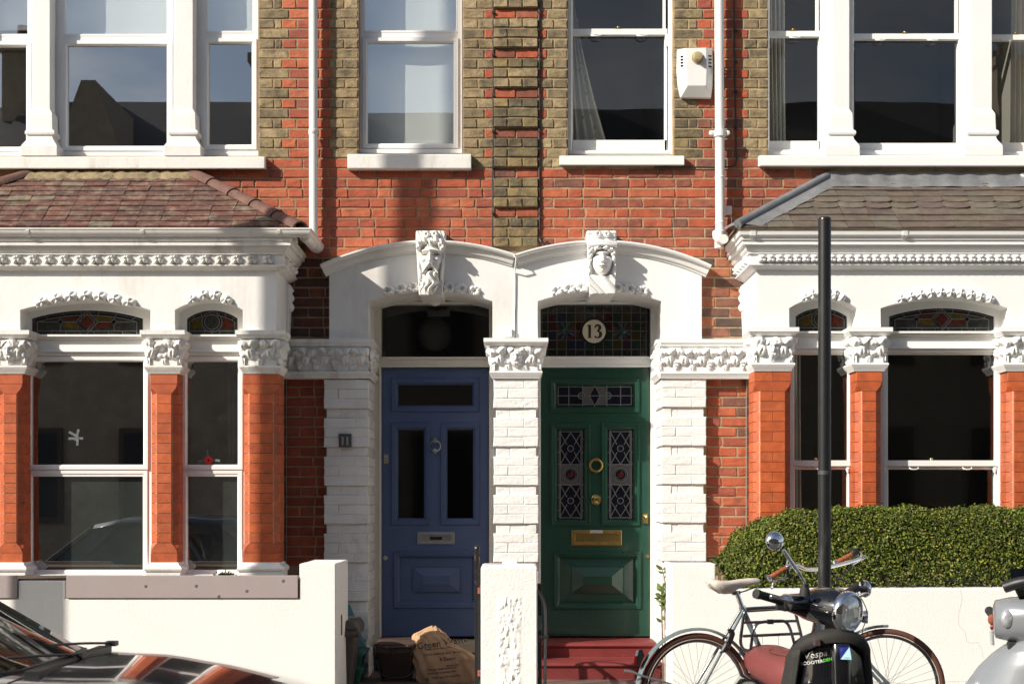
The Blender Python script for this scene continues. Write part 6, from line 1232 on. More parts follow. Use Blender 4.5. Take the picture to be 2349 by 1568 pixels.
# ------------------------------------------------------------------ black post
Y = -3.4; X = px(1891.5, Y); t = thing('metal_post', 'tall bare black metal post with a cap standing on the pavement before the hedge', 'post', (X, Y, 0))
zt = pz(499, Y); r = 14.6 / s_(Y)
MB().lathe([(r, 0), (r, zt - .012)], (X, Y, 0), n=24).build('shaft', M['post'], t, smooth=50); MB().lathe([(r * 1.02, 0), (r * 1.02, .008), (r * .9, .016), (0, .018)], (X, Y, zt - .016), n=24).build('cap', M['black'], t, smooth=40)
MB().lathe([(r + .0015, 0), (r + .0015, .022)], (X, Y, pz(1088, Y)), n=24).build('worn_band', pm('grey_tape_band', (.05, .05, .052), .5, .3, 30), t, smooth=60)

# ------------------------------------------------------------------ bicycle, leaning beyond the post
def by(x): return -3.19 + (x - 1597) / 423 * .28
def bp(x, y, dy=0.):
    Y = by(x) + dy; return Vector((px(x, Y), Y, pz(y, Y)))
hubR = bp(1597, 1591); hubF = bp(2033, 1580); hubR.z = .333; hubF.z = .333; RW = .331
bk = thing('bicycle', 'blue grey bicycle with brown tyres and cream saddle propped by the black post', 'bicycle', ((hubR.x + hubF.x) / 2, (hubR.y + hubF.y) / 2, 0))
dirB = (hubF - hubR); dirB.z = 0; dirB.normalize(); up = Vector((0, 0, 1))
turn = rad(-26); dirF = Vector((dirB.x * math.cos(turn) - dirB.y * math.sin(turn), dirB.x * math.sin(turn) + dirB.y * math.cos(turn), 0))
def wheel(h, d, seed):
    w = thing if 0 else None; ax = d.cross(up).normalized()
    P = lambda a, R, o=0.: h + (d * math.cos(a) + up * math.sin(a)) * R + ax * o
    ty = MB().tube([P(2 * math.pi * i / 64, RW - .018) for i in range(64)], .0185, 10, closed=True).build('wheel', M['tyre'], bk, smooth=70)
    rim = MB(); rim.tube([P(2 * math.pi * i / 64, RW - .043) for i in range(64)], .0115, 8, closed=True); rim.build('rim', M['chrome_dark'], ty, smooth=70)
    ln = MB(); [ln.tube([P(2 * math.pi * i / 64, RW - .034, o) for i in range(64)], .0022, 4, closed=True) for o in (.0155, -.0155)]; ln.build('tyre_line', M['saddle'], ty)
    sp = MB()
    for i in range(36):
        a = 2 * math.pi * i / 36; sd = 1 if i % 2 else -1; a2 = a + sd * (.9 if (i // 2) % 2 else -.9); sp.tube([P(a2, .02, sd * .028), P(a, RW - .05)], .0013, 4)
    sp.build('spokes', M['steel_dull'], ty)
    MB().tube([h - ax * .05, h + ax * .05], .014, 10).lathe([(.026, -.003), (.026, .003)], h + ax * .028, ax, 12).lathe([(.026, -.003), (.026, .003)], h - ax * .028, ax, 12).build('hub', M['chrome'], ty, smooth=40)
    return ty
wheel(hubR, dirB, 1); wheel(hubF, dirF, 2)
def mudguard(h, d, a0, a1, R, mat):
    ax = d.cross(up).normalized(); n = 28; A = []
    for i in range(n + 1):
        a = a0 + (a1 - a0) * i / n; rad_ = d * math.cos(a) + up * math.sin(a); A.append([tuple(h + rad_ * (R - .012 * (abs(q) / 3) ** 2) + ax * .009 * q) for q in (-3, -2, -1, 0, 1, 2, 3)])
    A = np.array(A); c = np.array(h); B = c + (A - c) * .992
    return MB().grid(A).grid(B, flip=True).build('mudguard', mat, bk, smooth=60, recalc=False)
mudguard(hubR, dirB, rad(18), rad(196), RW + .030, M['frame_grey']); mudguard(hubF, dirF, rad(88), rad(215), RW + .022, M['frame_grey'])
seatc = bp(1703, 1394); bb = bp(1792, 1600); head_t = bp(1902, 1386); head_b = bp(1921, 1432)
fr = MB(); fr.tube([seatc, bb], .0155, 12); fr.tube([bp(1706, 1398), head_t], .0155, 12); fr.tube([bb, head_b], .0148, 12); fr.tube([head_t + up * .02, head_b - up * .02], .019, 12)
axB = dirB.cross(up).normalized()
for o in (-1, 1): fr.tube([seatc + axB * .02 * o - up * .01, hubR + axB * .055 * o], .008, 8); fr.tube([bb, hubR + axB * .055 * o], .009, 8); fr.tube(smoothpath([head_b - up * .03 + axB * .02 * o, head_b.lerp(hubF, .5) + axB * .045 * o - dirB * .02, hubF + axB * .05 * o], 5), .010, 8)
fr.lathe([(.022, -.03), (.022, .03)], bb, axB, 12); fr.build('frame', M['frame_grey'], bk, smooth=50)
MB().tube([bp(1689, 1356), seatc + (seatc - bp(1689, 1356)) * .05], .0135, 12).lathe([(.02, -.012), (.02, .012)], seatc, (seatc - bp(1689, 1356)).normalized(), 12).build('seat_post', M['chrome'], bk, smooth=50)
# saddle
S0, S1 = bp(1628, 1337), bp(1742, 1337); L = (S1 - S0).length; dS = (S1 - S0).normalized(); R = []
for f, w, zt_, dp in ((0, .065, .006, .018), (.06, .078, .006, .040), (.22, .074, -.004, .060), (.40, .048, -.004, .058), (.58, .026, .004, .034), (.8, .019, .010, .020), (.95, .017, .010, .016), (1, .010, .004, .008)):
    c = S0 + dS * L * f; R.append([c + axB * (w * math.cos(a)) + up * (zt_ + (.020 * math.sin(a) if math.sin(a) > 0 else 1.35 * dp * math.sin(a) * abs(math.cos(a)) ** .3 if abs(math.cos(a)) > .05 else -dp * .2)) for a in [2 * math.pi * k / 16 for k in range(16)]])
sd = MB().loft(R).build('saddle', M['saddle'], bk, smooth=60)
MB().tube(smoothpath([bp(1650, 1347), bp(1675, 1359), bp(1700, 1357), bp(1735, 1345)], 4), .005, 6).tube([bp(1680, 1360), bp(1697, 1358)], .012, 8).build('saddle_rails', M['chrome_dark'], sd, smooth=60)
for y in (1347,): MB().ball(bp(1652, 1347, -.07), .006, 8, 6).build('rivet', M['chrome'], sd)
# chrome carrier hung on the near side
rk = MB(); dy = -.07
def rp(pts, r): rk.tube(smoothpath([bp(x, y, dy) for x, y in pts], 4), r, 8)
rp([(1721, 1492), (1706, 1488), (1699, 1471), (1702, 1440), (1706, 1412), (1711, 1401), (1722, 1395), (1765, 1393.5), (1809, 1393), (1820, 1397), (1825, 1406), (1830, 1425), (1837, 1452), (1841, 1480)], .0095)
rp([(1705, 1427), (1831, 1423)], .008); rp([(1704, 1458), (1838, 1452)], .0085)
rp([(1722, 1490), (1725, 1465), (1728, 1446), (1735, 1432), (1747, 1426), (1791, 1423), (1804, 1427), (1811, 1438), (1817, 1456), (1822, 1475)], .009)
o = rk.build('side_rack', M['chrome_dark'], bk, smooth=60); cl = bp(1767, 1424.5, dy); MB().box(cl.x - .017, cl.x + .017, cl.y - .012, cl.y + .012, cl.z - .014, cl.z + .012).build('rack_clip', M['black'], o)
MB().tube([bp(1749, 1458, dy), bp(1750, 1500, dy)], .0015, 4).tube([bp(1786, 1456, dy), bp(1787, 1500, dy)], .0015, 4).build('rack_wire', M['steel_dull'], o)
# ring lock, rear lamp, pump tube
MB().loft([[bp(x + dx, y, -.06 + d) for dx, d in ((-7, 0), (7, 0), (7, .05), (-7, .05))] for x, y in ((1674, 1441), (1680, 1452), (1672, 1475), (1662, 1492), (1655, 1496))]).build('frame_lock', M['trim'], bk, bevel=.006)
text('lock_lettering', 'AXA', .026, M['steel'], bk, bp(1669, 1477, -.064), (rad(90), rad(55), 0))
rl = MB().loft([[bp(x, y, d) for d in (-.03,) for x, y in ((1463, 1490), (1473, 1487), (1479, 1502), (1468, 1527), (1455, 1522))], [bp(x, y, d) for d in (.03,) for x, y in ((1463, 1490), (1473, 1487), (1479, 1502), (1468, 1527), (1455, 1522))]]).build('rear_lamp', M['trim'], bk, bevel=.004)
MB().loft([[bp(x, y, d) for x, y in ((1459, 1491), (1466, 1489), (1462, 1503), (1457, 1504))] for d in (-.032, .028)]).build('clear_lens', M['amber'], rl); MB().loft([[bp(x, y, d) for x, y in ((1456, 1504), (1462, 1503), (1459, 1524), (1453, 1522))] for d in (-.032, .028)]).build('red_lens', M['redlens'], rl)
MB().tube([bp(1432, 1537, -.04), bp(1452, 1540, -.05), bp(1470, 1548, -.06), bp(1520, 1562, -.06), hubR + axB * .06], .006, 8).build('mudguard_stay', M['frame_grey'], bk, smooth=60)
# handlebar
hb = MB(); st = bp(1897, 1300)
hb.tube([bp(1900, 1296), head_t + up * .02], .012, 10)
bar = smoothpath([bp(1806, 1301, -.26), bp(1818, 1296, -.26), bp(1832, 1297, -.23), bp(1850, 1304, -.16), bp(1878, 1304, -.06), bp(1900, 1300, 0), bp(1930, 1293, .1), bp(1958, 1285, .2), bp(1974, 1278, .26), bp(1972, 1269, .30), bp(1962, 1268, .31)], 5)
hb.tube(bar, .0115, 10); hbo = hb.build('handlebar', M['chrome'], bk, smooth=60)
for (x0, y0), (x1, y1), dz in (((1764, 1325), (1804, 1302), -.26), ((1918, 1290), (1956, 1270), .30)):
    a, b = bp(x0, y0, dz), bp(x1, y1, dz); d = (b - a).normalized(); Lg = (b - a).length
    g = MB().lathe([(.0, .0), (.0148, .0), (.0148, Lg * .30), (.0155, Lg * .32), (.0148, Lg * .34), (.0148, Lg * .52), (.0155, Lg * .54), (.0148, Lg * .56), (.0148, Lg * .74), (.0155, Lg * .76), (.0148, Lg * .78), (.0148, Lg), (0, Lg)], a, d, 14).build('handlebar_grip', M['leather'], hbo, smooth=35)
    MB().lathe([(0, -.012), (.019, -.010), (.020, 0), (.018, .006), (.0148, .008)], a, d, 14).lathe([(.0168, 0), (.019, .003), (.019, .012), (.012, .014)], b, d, 14).build('grip_ring', M['chrome'], g, smooth=40)
MB().tube(smoothpath([bp(1809, 1305, -.25), bp(1806, 1318, -.26), bp(1801, 1325, -.27), bp(1788, 1327, -.28), bp(1775, 1336, -.28), bp(1771, 1347, -.28)], 5), [.009] * 6 + [.006] * 20, 8).ball(bp(1771, 1347, -.28), .009, 8, 6).build('brake_lever', M['chrome'], hbo, smooth=60)
MB().loft([[bp(x, y, -.27 + d) for x, y in ((1803, 1303), (1810, 1302), (1812, 1316), (1824, 1318), (1812, 1327), (1803, 1318))] for d in (-.012, .012)]).build('lever_bracket', M['trim'], hbo, bevel=.003)
MB().lathe([(.020, 0), (.020, .02), (.0, .022)], bp(1812, 1293, -.24), (0, -.2, 1), 14).lathe([(.006, -.02), (.006, 0)], bp(1812, 1293, -.24), (0, -.2, 1), 8).build('bell', M['chrome'], hbo, smooth=40)
a = bp(1953, 1270, .30); d = (bp(1975, 1259, .3) - a).normalized(); MB().lathe([(.02, 0), (.024, .01), (.024, .03), (.02, .045), (0, .048)], a, d, 14).build('gear_shifter', M['trim'], hbo, smooth=40)
MB().tube(smoothpath([bp(1976, 1273, .3), bp(1985, 1276, .3), bp(1972, 1284, .28), bp(1955, 1294, .24)], 5), .006, 6).build('brake_lever', M['chrome'], hbo, smooth=60)
MB().tube(smoothpath([bp(1957, 1292, .2), bp(1935, 1318, .1), bp(1918, 1340, 0), bp(1930, 1410, -.05)], 6), .003, 5).tube(smoothpath([bp(1912, 1317, -.03), bp(1945, 1335, -.1), bp(1975, 1370, -.12), bp(1990, 1410, -.06), bp(1978, 1445, 0), bp(1985, 1470, .02)], 6), .003, 5).build('brake_cable', M['cable'], bk, smooth=70)
a = bp(1981, 1414, -.02); MB().lathe([(.0, -.05), (.02, -.045), (.036, 0), (.038, .02), (.036, .024), (0, .022)], a, (dirF + up * .0), 16).build('front_lamp', M['chrome'], bk, smooth=45)
MB().lathe([(.05, -.004), (.05, .004), (.035, .006), (.035, -.006)], bb - axB * -.045, axB, 20).build('chainring', M['chrome_dark'], bk)

# ------------------------------------------------------------------ scooters: built with x forward, y to the rider's left
def EL(u, ry, rz, z, y=0., n=20, p=1.): return [(u, y + ry * math.copysign(abs(math.cos(a)) ** p, math.cos(a)), z + rz * math.copysign(abs(math.sin(a)) ** p, math.sin(a))) for a in [2 * math.pi * k / n for k in range(n)]]
def legshield_rows(rows, nv=24):
    """rows: (z, half width, u at the middle, u at the edge)"""
    A = []
    for z, w, uc, ue in rows: A.append([(uc + (ue - uc) * abs(t) ** 2.2, w * t, z - .02 * abs(t) ** 6) for t in [-1 + 2 * k / nv for k in range(nv + 1)]])
    return np.array(A)
def smooth_rows(rows, n=5):
    R = [Vector(r) for r in ([(*r,) for r in rows])] if 0 else rows; out = []
    for i in range(len(R) - 1):
        for k in range(n): t = k / n; t = t; out.append(tuple(R[i][q] * (1 - t) + R[i + 1][q] * t for q in range(4)))
    out.append(R[-1]); return out
def tyre(mb, u, z, R, r, n=32): return mb.tube([(u + R * math.cos(2 * math.pi * k / n), 0, z + R * math.sin(2 * math.pi * k / n)) for k in range(n)], r, 10, closed=True)
def scooter_base(t, paint, seatmat):
    """running gear and rear body shared by both scooters"""
    w = tyre(MB(), .10, .215, .165, .052).build('wheel', M['rubber'], t, smooth=70); MB().lathe([(.13, -.04), (.05, -.045), (.05, .045), (.13, .04)], (.10, 0, .215), (0, 1, 0), 24).build('rim', M['steel_dull'], w, smooth=40)
    w = tyre(MB(), -1.15, .215, .165, .055).build('wheel', M['rubber'], t, smooth=70); MB().lathe([(.13, -.04), (.05, -.045), (.05, .045), (.13, .04)], (-1.15, 0, .215), (0, 1, 0), 24).build('rim', M['steel_dull'], w, smooth=40)
    MB().loft([EL(u, ry, rz, z, 0, 16) for u, ry, rz, z in ((.33, .02, .02, .30), (.28, .07, .05, .36), (.15, .085, .06, .44), (.0, .085, .06, .44), (-.08, .05, .04, .38))]).build('front_mudguard', paint, t, smooth=60)
    MB().loft([[(u, -.19, z), (u, .19, z), (u, .19, z + .04), (u, -.19, z + .04)] for u, z in ((-.02, .24), (-.2, .20), (-.55, .20), (-.66, .26))]).build('floorboard', M['trim'], t, bevel=.012)
    MB().loft([EL(u, ry, rz, z, 0, 20, .8) for u, ry, rz, z in ((-.60, .11, .16, .40), (-.72, .16, .17, .41), (-.95, .21, .16, .42), (-1.2, .20, .12, .45), (-1.42, .12, .08, .49), (-1.5, .04, .04, .50))]).build('rear_body', paint, t, smooth=60)
    s = MB().loft([EL(u, ry, rz, z, 0, 20, .8) for u, ry, rz, z in ((-.46, .06, .06, .60), (-.50, .10, .09, .60), (-.62, .135, .10, .605), (-.8, .15, .10, .61), (-1.0, .155, .095, .615), (-1.2, .14, .085, .625), (-1.33, .09, .06, .635), (-1.36, .03, .03, .64))]).build('seat', seatmat, t, smooth=60)
    st = MB(); st.tube([(-.78 + .18 * math.cos(a), .085 * math.sin(a), .7085 + .002 * math.cos(a)) for a in [2 * math.pi * k / 30 for k in range(30)]], .003, 5, closed=True); st.build('seat_piping', seatmat, s, smooth=60)
    MB().tube(smoothpath([(-1.25, .15, .58), (-1.38, .16, .62), (-1.45, .06, .64), (-1.45, -.06, .64), (-1.38, -.16, .62), (-1.25, -.15, .58)], 6), .011, 8).build('grab_rail', M['chrome'], t, smooth=60)
th = math.atan2(-.74, .67); thb = rad(-86); SX = 1.535
sc = thing('scooter', 'black motor scooter with chrome mirrors and a dark red seat, parked before the bicycle', 'scooter', (SX, -4.30, -.12), (0, 0, thb), local=True)
scooter_base(sc, M['scooterblack'], M['seat'])
# headset with lamp
hs = MB().loft([EL(u, ry, rz, z, 0, 28) for u, ry, rz, z in ((.168, .098, .098, .995), (.12, .108, .106, 1.0), (.06, .112, .100, 1.008), (-.01, .105, .085, 1.015), (-.08, .085, .062, 1.02), (-.13, .04, .03, 1.02))])
for q in (-1, 1): hs.loft([[(u, q * v, z) for u, z in [(-.03 + ru * math.cos(a), zc + rz * math.sin(a)) for a in [2 * math.pi * k / 16 for k in range(16)]]] for v, ru, rz, zc in ((.02, .085, .075, 1.012), (.10, .066, .056, 1.022), (.17, .05, .046, 1.032), (.215, .042, .040, 1.038))])
hs = hs.build('headset', M['scooterblack'], sc, smooth=60); hs.rotation_euler = (0, 0, th - thb); hs.location = (-.045 * math.cos(thb), .045 * math.sin(thb), 0)     # bars turned to the left
hl = MB().lathe([(.100, -.012), (.103, .0), (.1015, .016), (.094, .030), (.086, .034), (.084, .026), (.080, .02)], (.165, 0, .993), (1, 0, -.06), 36).build('headlamp', M['chrome'], hs, smooth=50)
MB().lathe([(.083, -.03), (.06, -.05), (.02, -.06), (0, -.06)], (.19, 0, .992), (1, 0, -.06), 28).ball((.165, 0, .99), .018, 10, 8).build('reflector', M['skin_dark'], hl, smooth=60)
MB().lathe([(.084, 0), (.07, .012), (.045, .020), (.02, .024), (0, .0245)], (.188, 0, .992), (1, 0, -.06), 28).build('lens', M['glass'], hl, smooth=70)
for q, nm in ((-1, 1), (1, 0)):
    g = MB().lathe([(.020, 0), (.0225, .01), (.021, .03), (.0205, .15), (.0235, .165), (.0235, .185), (0, .187)], (-.035, q * .235, 1.045), (-.10, q, .30 if 0 else .24), 16).build('handlebar_grip', M['rubber'], hs, smooth=40)
    MB().lathe([(.04, 0), (.044, .02), (.036, .04), (.026, .05)], (-.03, q * .195, 1.036), (-.02, q, .1), 16).build('chrome_collar', M['chrome'], hs, smooth=45)
    MB().tube(smoothpath([(-.0, q * .20, 1.03), (.035, q * .26, 1.045), (.04, q * .33, 1.062), (.02, q * .385, 1.075)], 5), [.010] * 8 + [.008] * 8, 8).ball((.02, q * .387, 1.076), .0125, 10, 8).build('brake_lever', M['steel'], hs, smooth=60)
    MB().box(-.07, .0, q * .21, q * .25, 1.0, 1.06).build('switch_block', M['trim'], hs, bevel=.008)
# mirrors
mr = MB(); rt = sc.matrix_world
def wl(x, y, Y):                             # picture point at depth Y -> scooter's own axes
    p = Vector((px(x, Y), Y, pz(y, Y))) - Vector((SX - .045, -4.30, -.12)); c, s = math.cos(-th), math.sin(-th); return Vector((p.x * c - p.y * s, p.x * s + p.y * c, p.z))
b = wl(1846, 1366, -4.42); m1 = wl(1777, 1240, -4.55)
ms = MB().lathe([(.026, 0), (.024, .03), (.014, .055), (.0, .058)], b, (0, 0, 1), 12).build('mirror_boot', M['rubber'], hs, smooth=50)
MB().tube(smoothpath([b + Vector((0, 0, .04)), wl(1846, 1338, -4.44), wl(1841, 1326, -4.45), wl(1818, 1292, -4.5), wl(1797, 1261, -4.53)], 5), [.0065] * 12 + [.010] * 9, 8).build('mirror_stalk', M['chrome'], ms, smooth=60)
vx = Vector((math.cos(-th) * 0 - math.sin(-th) * -1, 0, 0))
face = Vector((.88, -.35, .12)).normalized(); mm = MB()
mm.lathe([(.0, .030), (.016, .029), (.030, .024), (.041, .015), (.046, .003), (.046, -.006), (.042, -.008), (0, -.008)], m1, face, 24); mm.build('mirror', M['chrome'], ms, smooth=60)
b = wl(1966, 1385, -4.15); ms = MB().lathe([(.018, 0), (.016, .02), (.008, .03)], b, (0, 0, 1), 12).build('mirror_boot', M['rubber'], hs, smooth=50)
MB().tube([b, wl(1970, 1372, -4.14), wl(1978, 1362, -4.12)], .009, 8).build('mirror_stalk', M['chrome'], ms, smooth=60)
MB().lathe([(.0, .030), (.016, .029), (.030, .024), (.040, .015), (.044, .003), (.044, -.006), (0, -.008)], wl(1983, 1349, -4.12), Vector((.45, .86, .15)).normalized(), 24).build('mirror', M['chrome'], ms, smooth=60)
# neck, legshield, apron
MB().loft([EL(u, ry, rz, z, 0, 16) if 0 else [(u + ru * math.cos(a), rv * math.sin(a), z) for a in [2 * math.pi * k / 18 for k in range(18)]] for u, ru, rv, z in ((.04, .10, .075, .95), (.04, .095, .085, .90), (.05, .10, .10, .86), (.06, .10, .12, .82))]).build('steering_neck', M['scooterblack'], sc, smooth=60)
rows = [(.895, .12, .135, .09), (.886, .14, .14, .075), (.862, .165, .15, .05), (.825, .18, .158, .03), (.775, .195, .165, .01), (.68, .212, .175, .0), (.55, .235, .175, -.01), (.40, .225, .16, -.02), (.26, .18, .13, -.02)]
A = legshield_rows(smooth_rows(rows)); ls = MB().grid(A); B = A.copy(); B[:, :, 0] -= .045; ls.grid(B, flip=True)
ls = ls.build('legshield', M['scooterblack'], sc, smooth=70, recalc=False)
# raised centre panel
cr_ = []
for z, w, u in ((.865, .040, .155), (.84, .042, .172), (.76, .042, .190), (.64, .042, .206), (.50, .044, .21), (.36, .044, .195), (.27, .03, .16)): cr_.append([(u - .03, .02 - w - .008, z), (u, .02 - w, z), (u + .010, .02 - w * .5, z), (u + .012, .02, z), (u + .010, .02 + w * .5, z), (u, .02 + w, z), (u - .03, .02 + w + .008, z)])
MB().loft(cr_, closed=False).build('horn_cover', M['scooterblack'], ls, smooth=50, recalc=False)
ap = []
for i in range(-24, 25):                                   # padded apron band along the top and sides
    t = i / 24; a = abs(t)
    ang = a * math.pi * .5
    if a < .62: f = a / .62; v = .195 * math.sin(f * math.pi / 2 * .94); z = .905 - .125 * (1 - math.cos(f * math.pi / 2)); u = .15 - .11 * f ** 2
    else: f = (a - .62) / .38; v = .195 + .05 * f; z = .78 - .40 * f; u = .04 - .03 * f
    v = math.copysign(v, t); k = min(1, a / .7); inn = Vector((0, -math.copysign(k, t), -(1 - k * .75))).normalized()
    w = .056 - .016 * min(1, a * 1.4)
    c = Vector((u, v, z)); ap.append([c + Vector((-.05, 0, .0)), c + Vector((-.01, 0, .006)) - inn * .006, c + Vector((.022, 0, 0)), c + inn * w * .5 + Vector((.036, 0, 0)), c + inn * w * .95 + Vector((.034, 0, 0)), c + inn * (w + .004) + Vector((.015, 0, 0)), c + inn * w * .5 + Vector((-.06, 0, 0))])
MB().loft(ap).build('weather_apron', M['apron'], sc, smooth=60)
MB().loft([[(u, v, z) for u, v, z in ((.03, -.15, .83), (.03, -.215, .78), (.0, -.265, .40), (.0, -.20, .40))], [(u, v, z) for u, v, z in ((.11, -.155, .84), (.08, -.205, .80), (.06, -.25, .40), (.07, -.205, .40))], [(u, v, z) for u, v, z in ((.125, -.160, .81), (.10, -.198, .78), (.08, -.238, .40), (.09, -.21, .40))]]).build('apron_flap', M['apron'], sc, bevel=.008)
MB().box(.165, .193, -.118, -.085, .835, .872).build('buckle_patch', pm('brown_webbing', (.06, .035, .035), .8, .2, 60), sc, bevel=.005)
# badges and lettering on the shield
Rb = Matrix(((0, 0, 1), (1, 0, 0), (0, 1, 0)))              # text x -> +y (left), text y -> z, normal -> +x
u0 = .203; ub = .192; MB().add([(ub, .000, .832), (ub, .052, .832), (u0 + .006, .004, .776)], [(0, 1, 2)]).build('badge_blue', M['badge_blue'], ls, recalc=False); MB().add([(ub, .052, .832), (u0 + .006, .057, .774), (u0 + .006, .004, .776)], [(0, 1, 2)]).build('badge_pale', M['badge_pale'], ls, recalc=False)
text('badge_lettering', 'P', .030, pm('badge_outline', (.10, .12, .45), .3, 0), ls, (.1985, .014, .815), Rb); text('badge_lettering', 'PIAGGIO', .007, M['badge_blue'], ls, (u0 + .004, .038, .781), Rb)
def on_shield(s, size, mat, y, z, ang, shear=0, name='lettering'):
    o = text(name, s, size, mat, ls, (0, 0, 0), (0, 0, 0), shear, .001); me = o.data; R_ = Matrix.Rotation(ang, 3, 'Z')
    for v in me.vertices:
        q = R_ @ v.co; yy = y + q.x; zz = z + q.y; us = [float(np.interp(yy, A[k, :, 1], A[k, :, 0])) for k in range(A.shape[0])]; v.co = Vector((float(np.interp(zz, A[::-1, 12, 2], us[::-1])) + .007 + q.z, yy, zz))
    return o
on_shield('Vespa', .042, M['steel'], -.098, .790, rad(14), .35); on_shield('SCOOTER', .0205, M['sticker_white'], -.112, .752, rad(14), .1); on_shield('DEN', .0205, M['sticker_green'], -.046, .7685, rad(14), .1)
for q in (-1, 1): MB().ball((.10, q * .22, .47), .05, 12, 8, (.5, .8, 1.3)).build('indicator', M['amber'], ls, smooth=60)

# silver scooter at the right edge
sv = thing('scooter', 'silver grey motor scooter cut off by the right edge of the picture', 'scooter', (px(2412, -4.95), -4.95, -.12), (0, 0, rad(-104)), local=True)
scooter_base(sv, M['silver'], M['trim'])
sv['group'] = sc['group'] = 'parked scooters'
hs2 = MB().loft([[(u, v, z) for u, z in [(-.02 + ru * math.copysign(abs(math.cos(a)) ** .8, math.cos(a)), zc + rz * math.copysign(abs(math.sin(a)) ** .8, math.sin(a))) for a in [2 * math.pi * k / 20 for k in range(20)]]] for v, ru, rz, zc in ((-.245, .05, .055, 1.0), (-.235, .085, .085, .995), (-.17, .115, .10, .995), (-.06, .15, .11, .995), (.06, .15, .11, .995), (.17, .115, .10, .995), (.235, .085, .085, .995), (.245, .05, .055, 1.0))]).build('headset', M['silver'], sv, smooth=60)
for q in (-1, 1):
    MB().ball((.085, q * .195, 1.005), .035, 14, 10, (.6, .75, 1.15)).build('indicator', M['amber'], hs2, smooth=60)
    MB().tube([(-.06, q * .235, 1.0), (-.20, q * .25, 1.02)], .02, 12).build('handlebar_grip', M['rubber'], hs2, smooth=60)
MB().lathe([(.085, 0), (.088, .02), (.08, .03), (0, .035)], (.12, 0, .985), (1, 0, 0), 28).build('headlamp', M['chrome'], hs2, smooth=50)
MB().box(.0, .07, -.19, -.10, .865, .90).tube([(.03, -.17, .88), (.06, -.12, .86)], .02, 8).build('hose_bracket', M['rubber'], hs2, bevel=.006)
MB().loft([[(u, v, z) for u, v, z in ((.05, -.14, 1.09), (.05, .14, 1.09), (-.0, .17, 1.16), (-.05, .17, 1.22), (-.05, -.17, 1.22), (.0, -.17, 1.16))], [(u - .006, v, z) for u, v, z in ((.05, -.14, 1.09), (.05, .14, 1.09), (-.0, .17, 1.16), (-.05, .17, 1.22), (-.05, -.17, 1.22), (.0, -.17, 1.16))]]).build('windscreen', glassmat('smoked_windscreen', 1.5, 0, 1, (.10, .11, .10)), sv)
MB().tube(smoothpath([(.03, -.20, 1.14), (.06, -.10, 1.17), (.06, .10, 1.17), (.03, .20, 1.14)], 5), .026, 10).build('screen_clamp', M['trim'], sv, smooth=60)
A2 = legshield_rows(smooth_rows([(.93, .12, .10, .04), (.90, .20, .12, .03), (.86, .25, .14, .02), (.80, .305, .15, .0), (.71, .365, .16, -.02), (.58, .40, .17, -.03), (.42, .38, .17, -.04), (.28, .28, .14, -.04)])); B2 = A2.copy(); B2[:, :, 0] -= .06
MB().grid(A2).grid(B2, flip=True).build('legshield', M['silver'], sv, smooth=70, recalc=False)
MB().loft([[(u, -w, z), (u + .03, 0, z), (u, w, z)] for z, w, u in ((.88, .07, .115), (.75, .075, .145), (.55, .08, .165), (.35, .06, .16))], closed=False).build('horn_cover', M['silver'], sv, smooth=50, recalc=False)
MB().ball((.02, -.31, .70), .02, 10, 8).build('reflector_stud', M['amber'], sv, smooth=60)
MB().ball((-.05, -.248, .955), .009, 12, 8, (.8, .9, 1.5)).build('brake_lamp', M['redlens'], sv, smooth=60); MB().ball((-.05, -.250, .99), .020, 12, 8, (.6, .8, 1.2)).build('lever_end', M['rust'], sv, smooth=60); MB().tube([(-.05, -.250, .94), (-.045, -.246, .875)], .009, 8).build('clear_lens', M['amber'], sv, smooth=60)

# ------------------------------------------------------------------ the dark car at the kerb
cr = thing('car', 'dark glossy car parked at the kerb, its bonnet and windscreen in the bottom left corner', 'car', (-3.03, -4.92, -.145), (0, 0, 0), local=True)
# body: stations (x, half width, sill z, shoulder z, centre z)
ST = [(2.16, .45, .30, .44, .46), (2.12, .62, .26, .55, .58), (2.0, .74, .22, .60, .655), (1.8, .82, .20, .655, .715), (1.5, .86, .20, .715, .785), (1.2, .87, .20, .765, .835), (.98, .875, .20, .80, .852), (.7, .88, .20, .82, .86), (0, .885, .20, .84, .88), (-1, .88, .20, .86, .90), (-1.7, .86, .22, .86, .90), (-1.98, .80, .26, .80, .84), (-2.06, .68, .34, .6, .62)]
rings = []
for x, w, z0, zs, zc in [(x + (.19 if x > 1.1 else .0), w, a, b, c) for x, w, a, b, c in ST]: rings.append([(x, -w * .94, z0), (x, -w, z0 + .12), (x, -w, (z0 + zs) / 2), (x, -w * .985, zs - .06), (x, -w * .93, zs), (x, -w * .80, zs + (zc - zs) * .45), (x, -w * .55, zs + (zc - zs) * .80), (x, -w * .28, zs + (zc - zs) * .96), (x, 0, zc), (x, w * .28, zs + (zc - zs) * .96), (x, w * .55, zs + (zc - zs) * .80), (x, w * .80, zs + (zc - zs) * .45), (x, w * .93, zs), (x, w * .985, zs - .06), (x, w, (z0 + zs) / 2), (x, w, z0 + .12), (x, w * .94, z0)])
fine = []
for i in range(len(rings) - 1):
    for k in range(3): fine.append([tuple(Vector(a).lerp(Vector(b), k / 3)) for a, b in zip(rings[i], rings[i + 1])])
fine.append(rings[-1])
body = MB().loft(fine).build('body', M['carpaint'], cr, smooth=70)
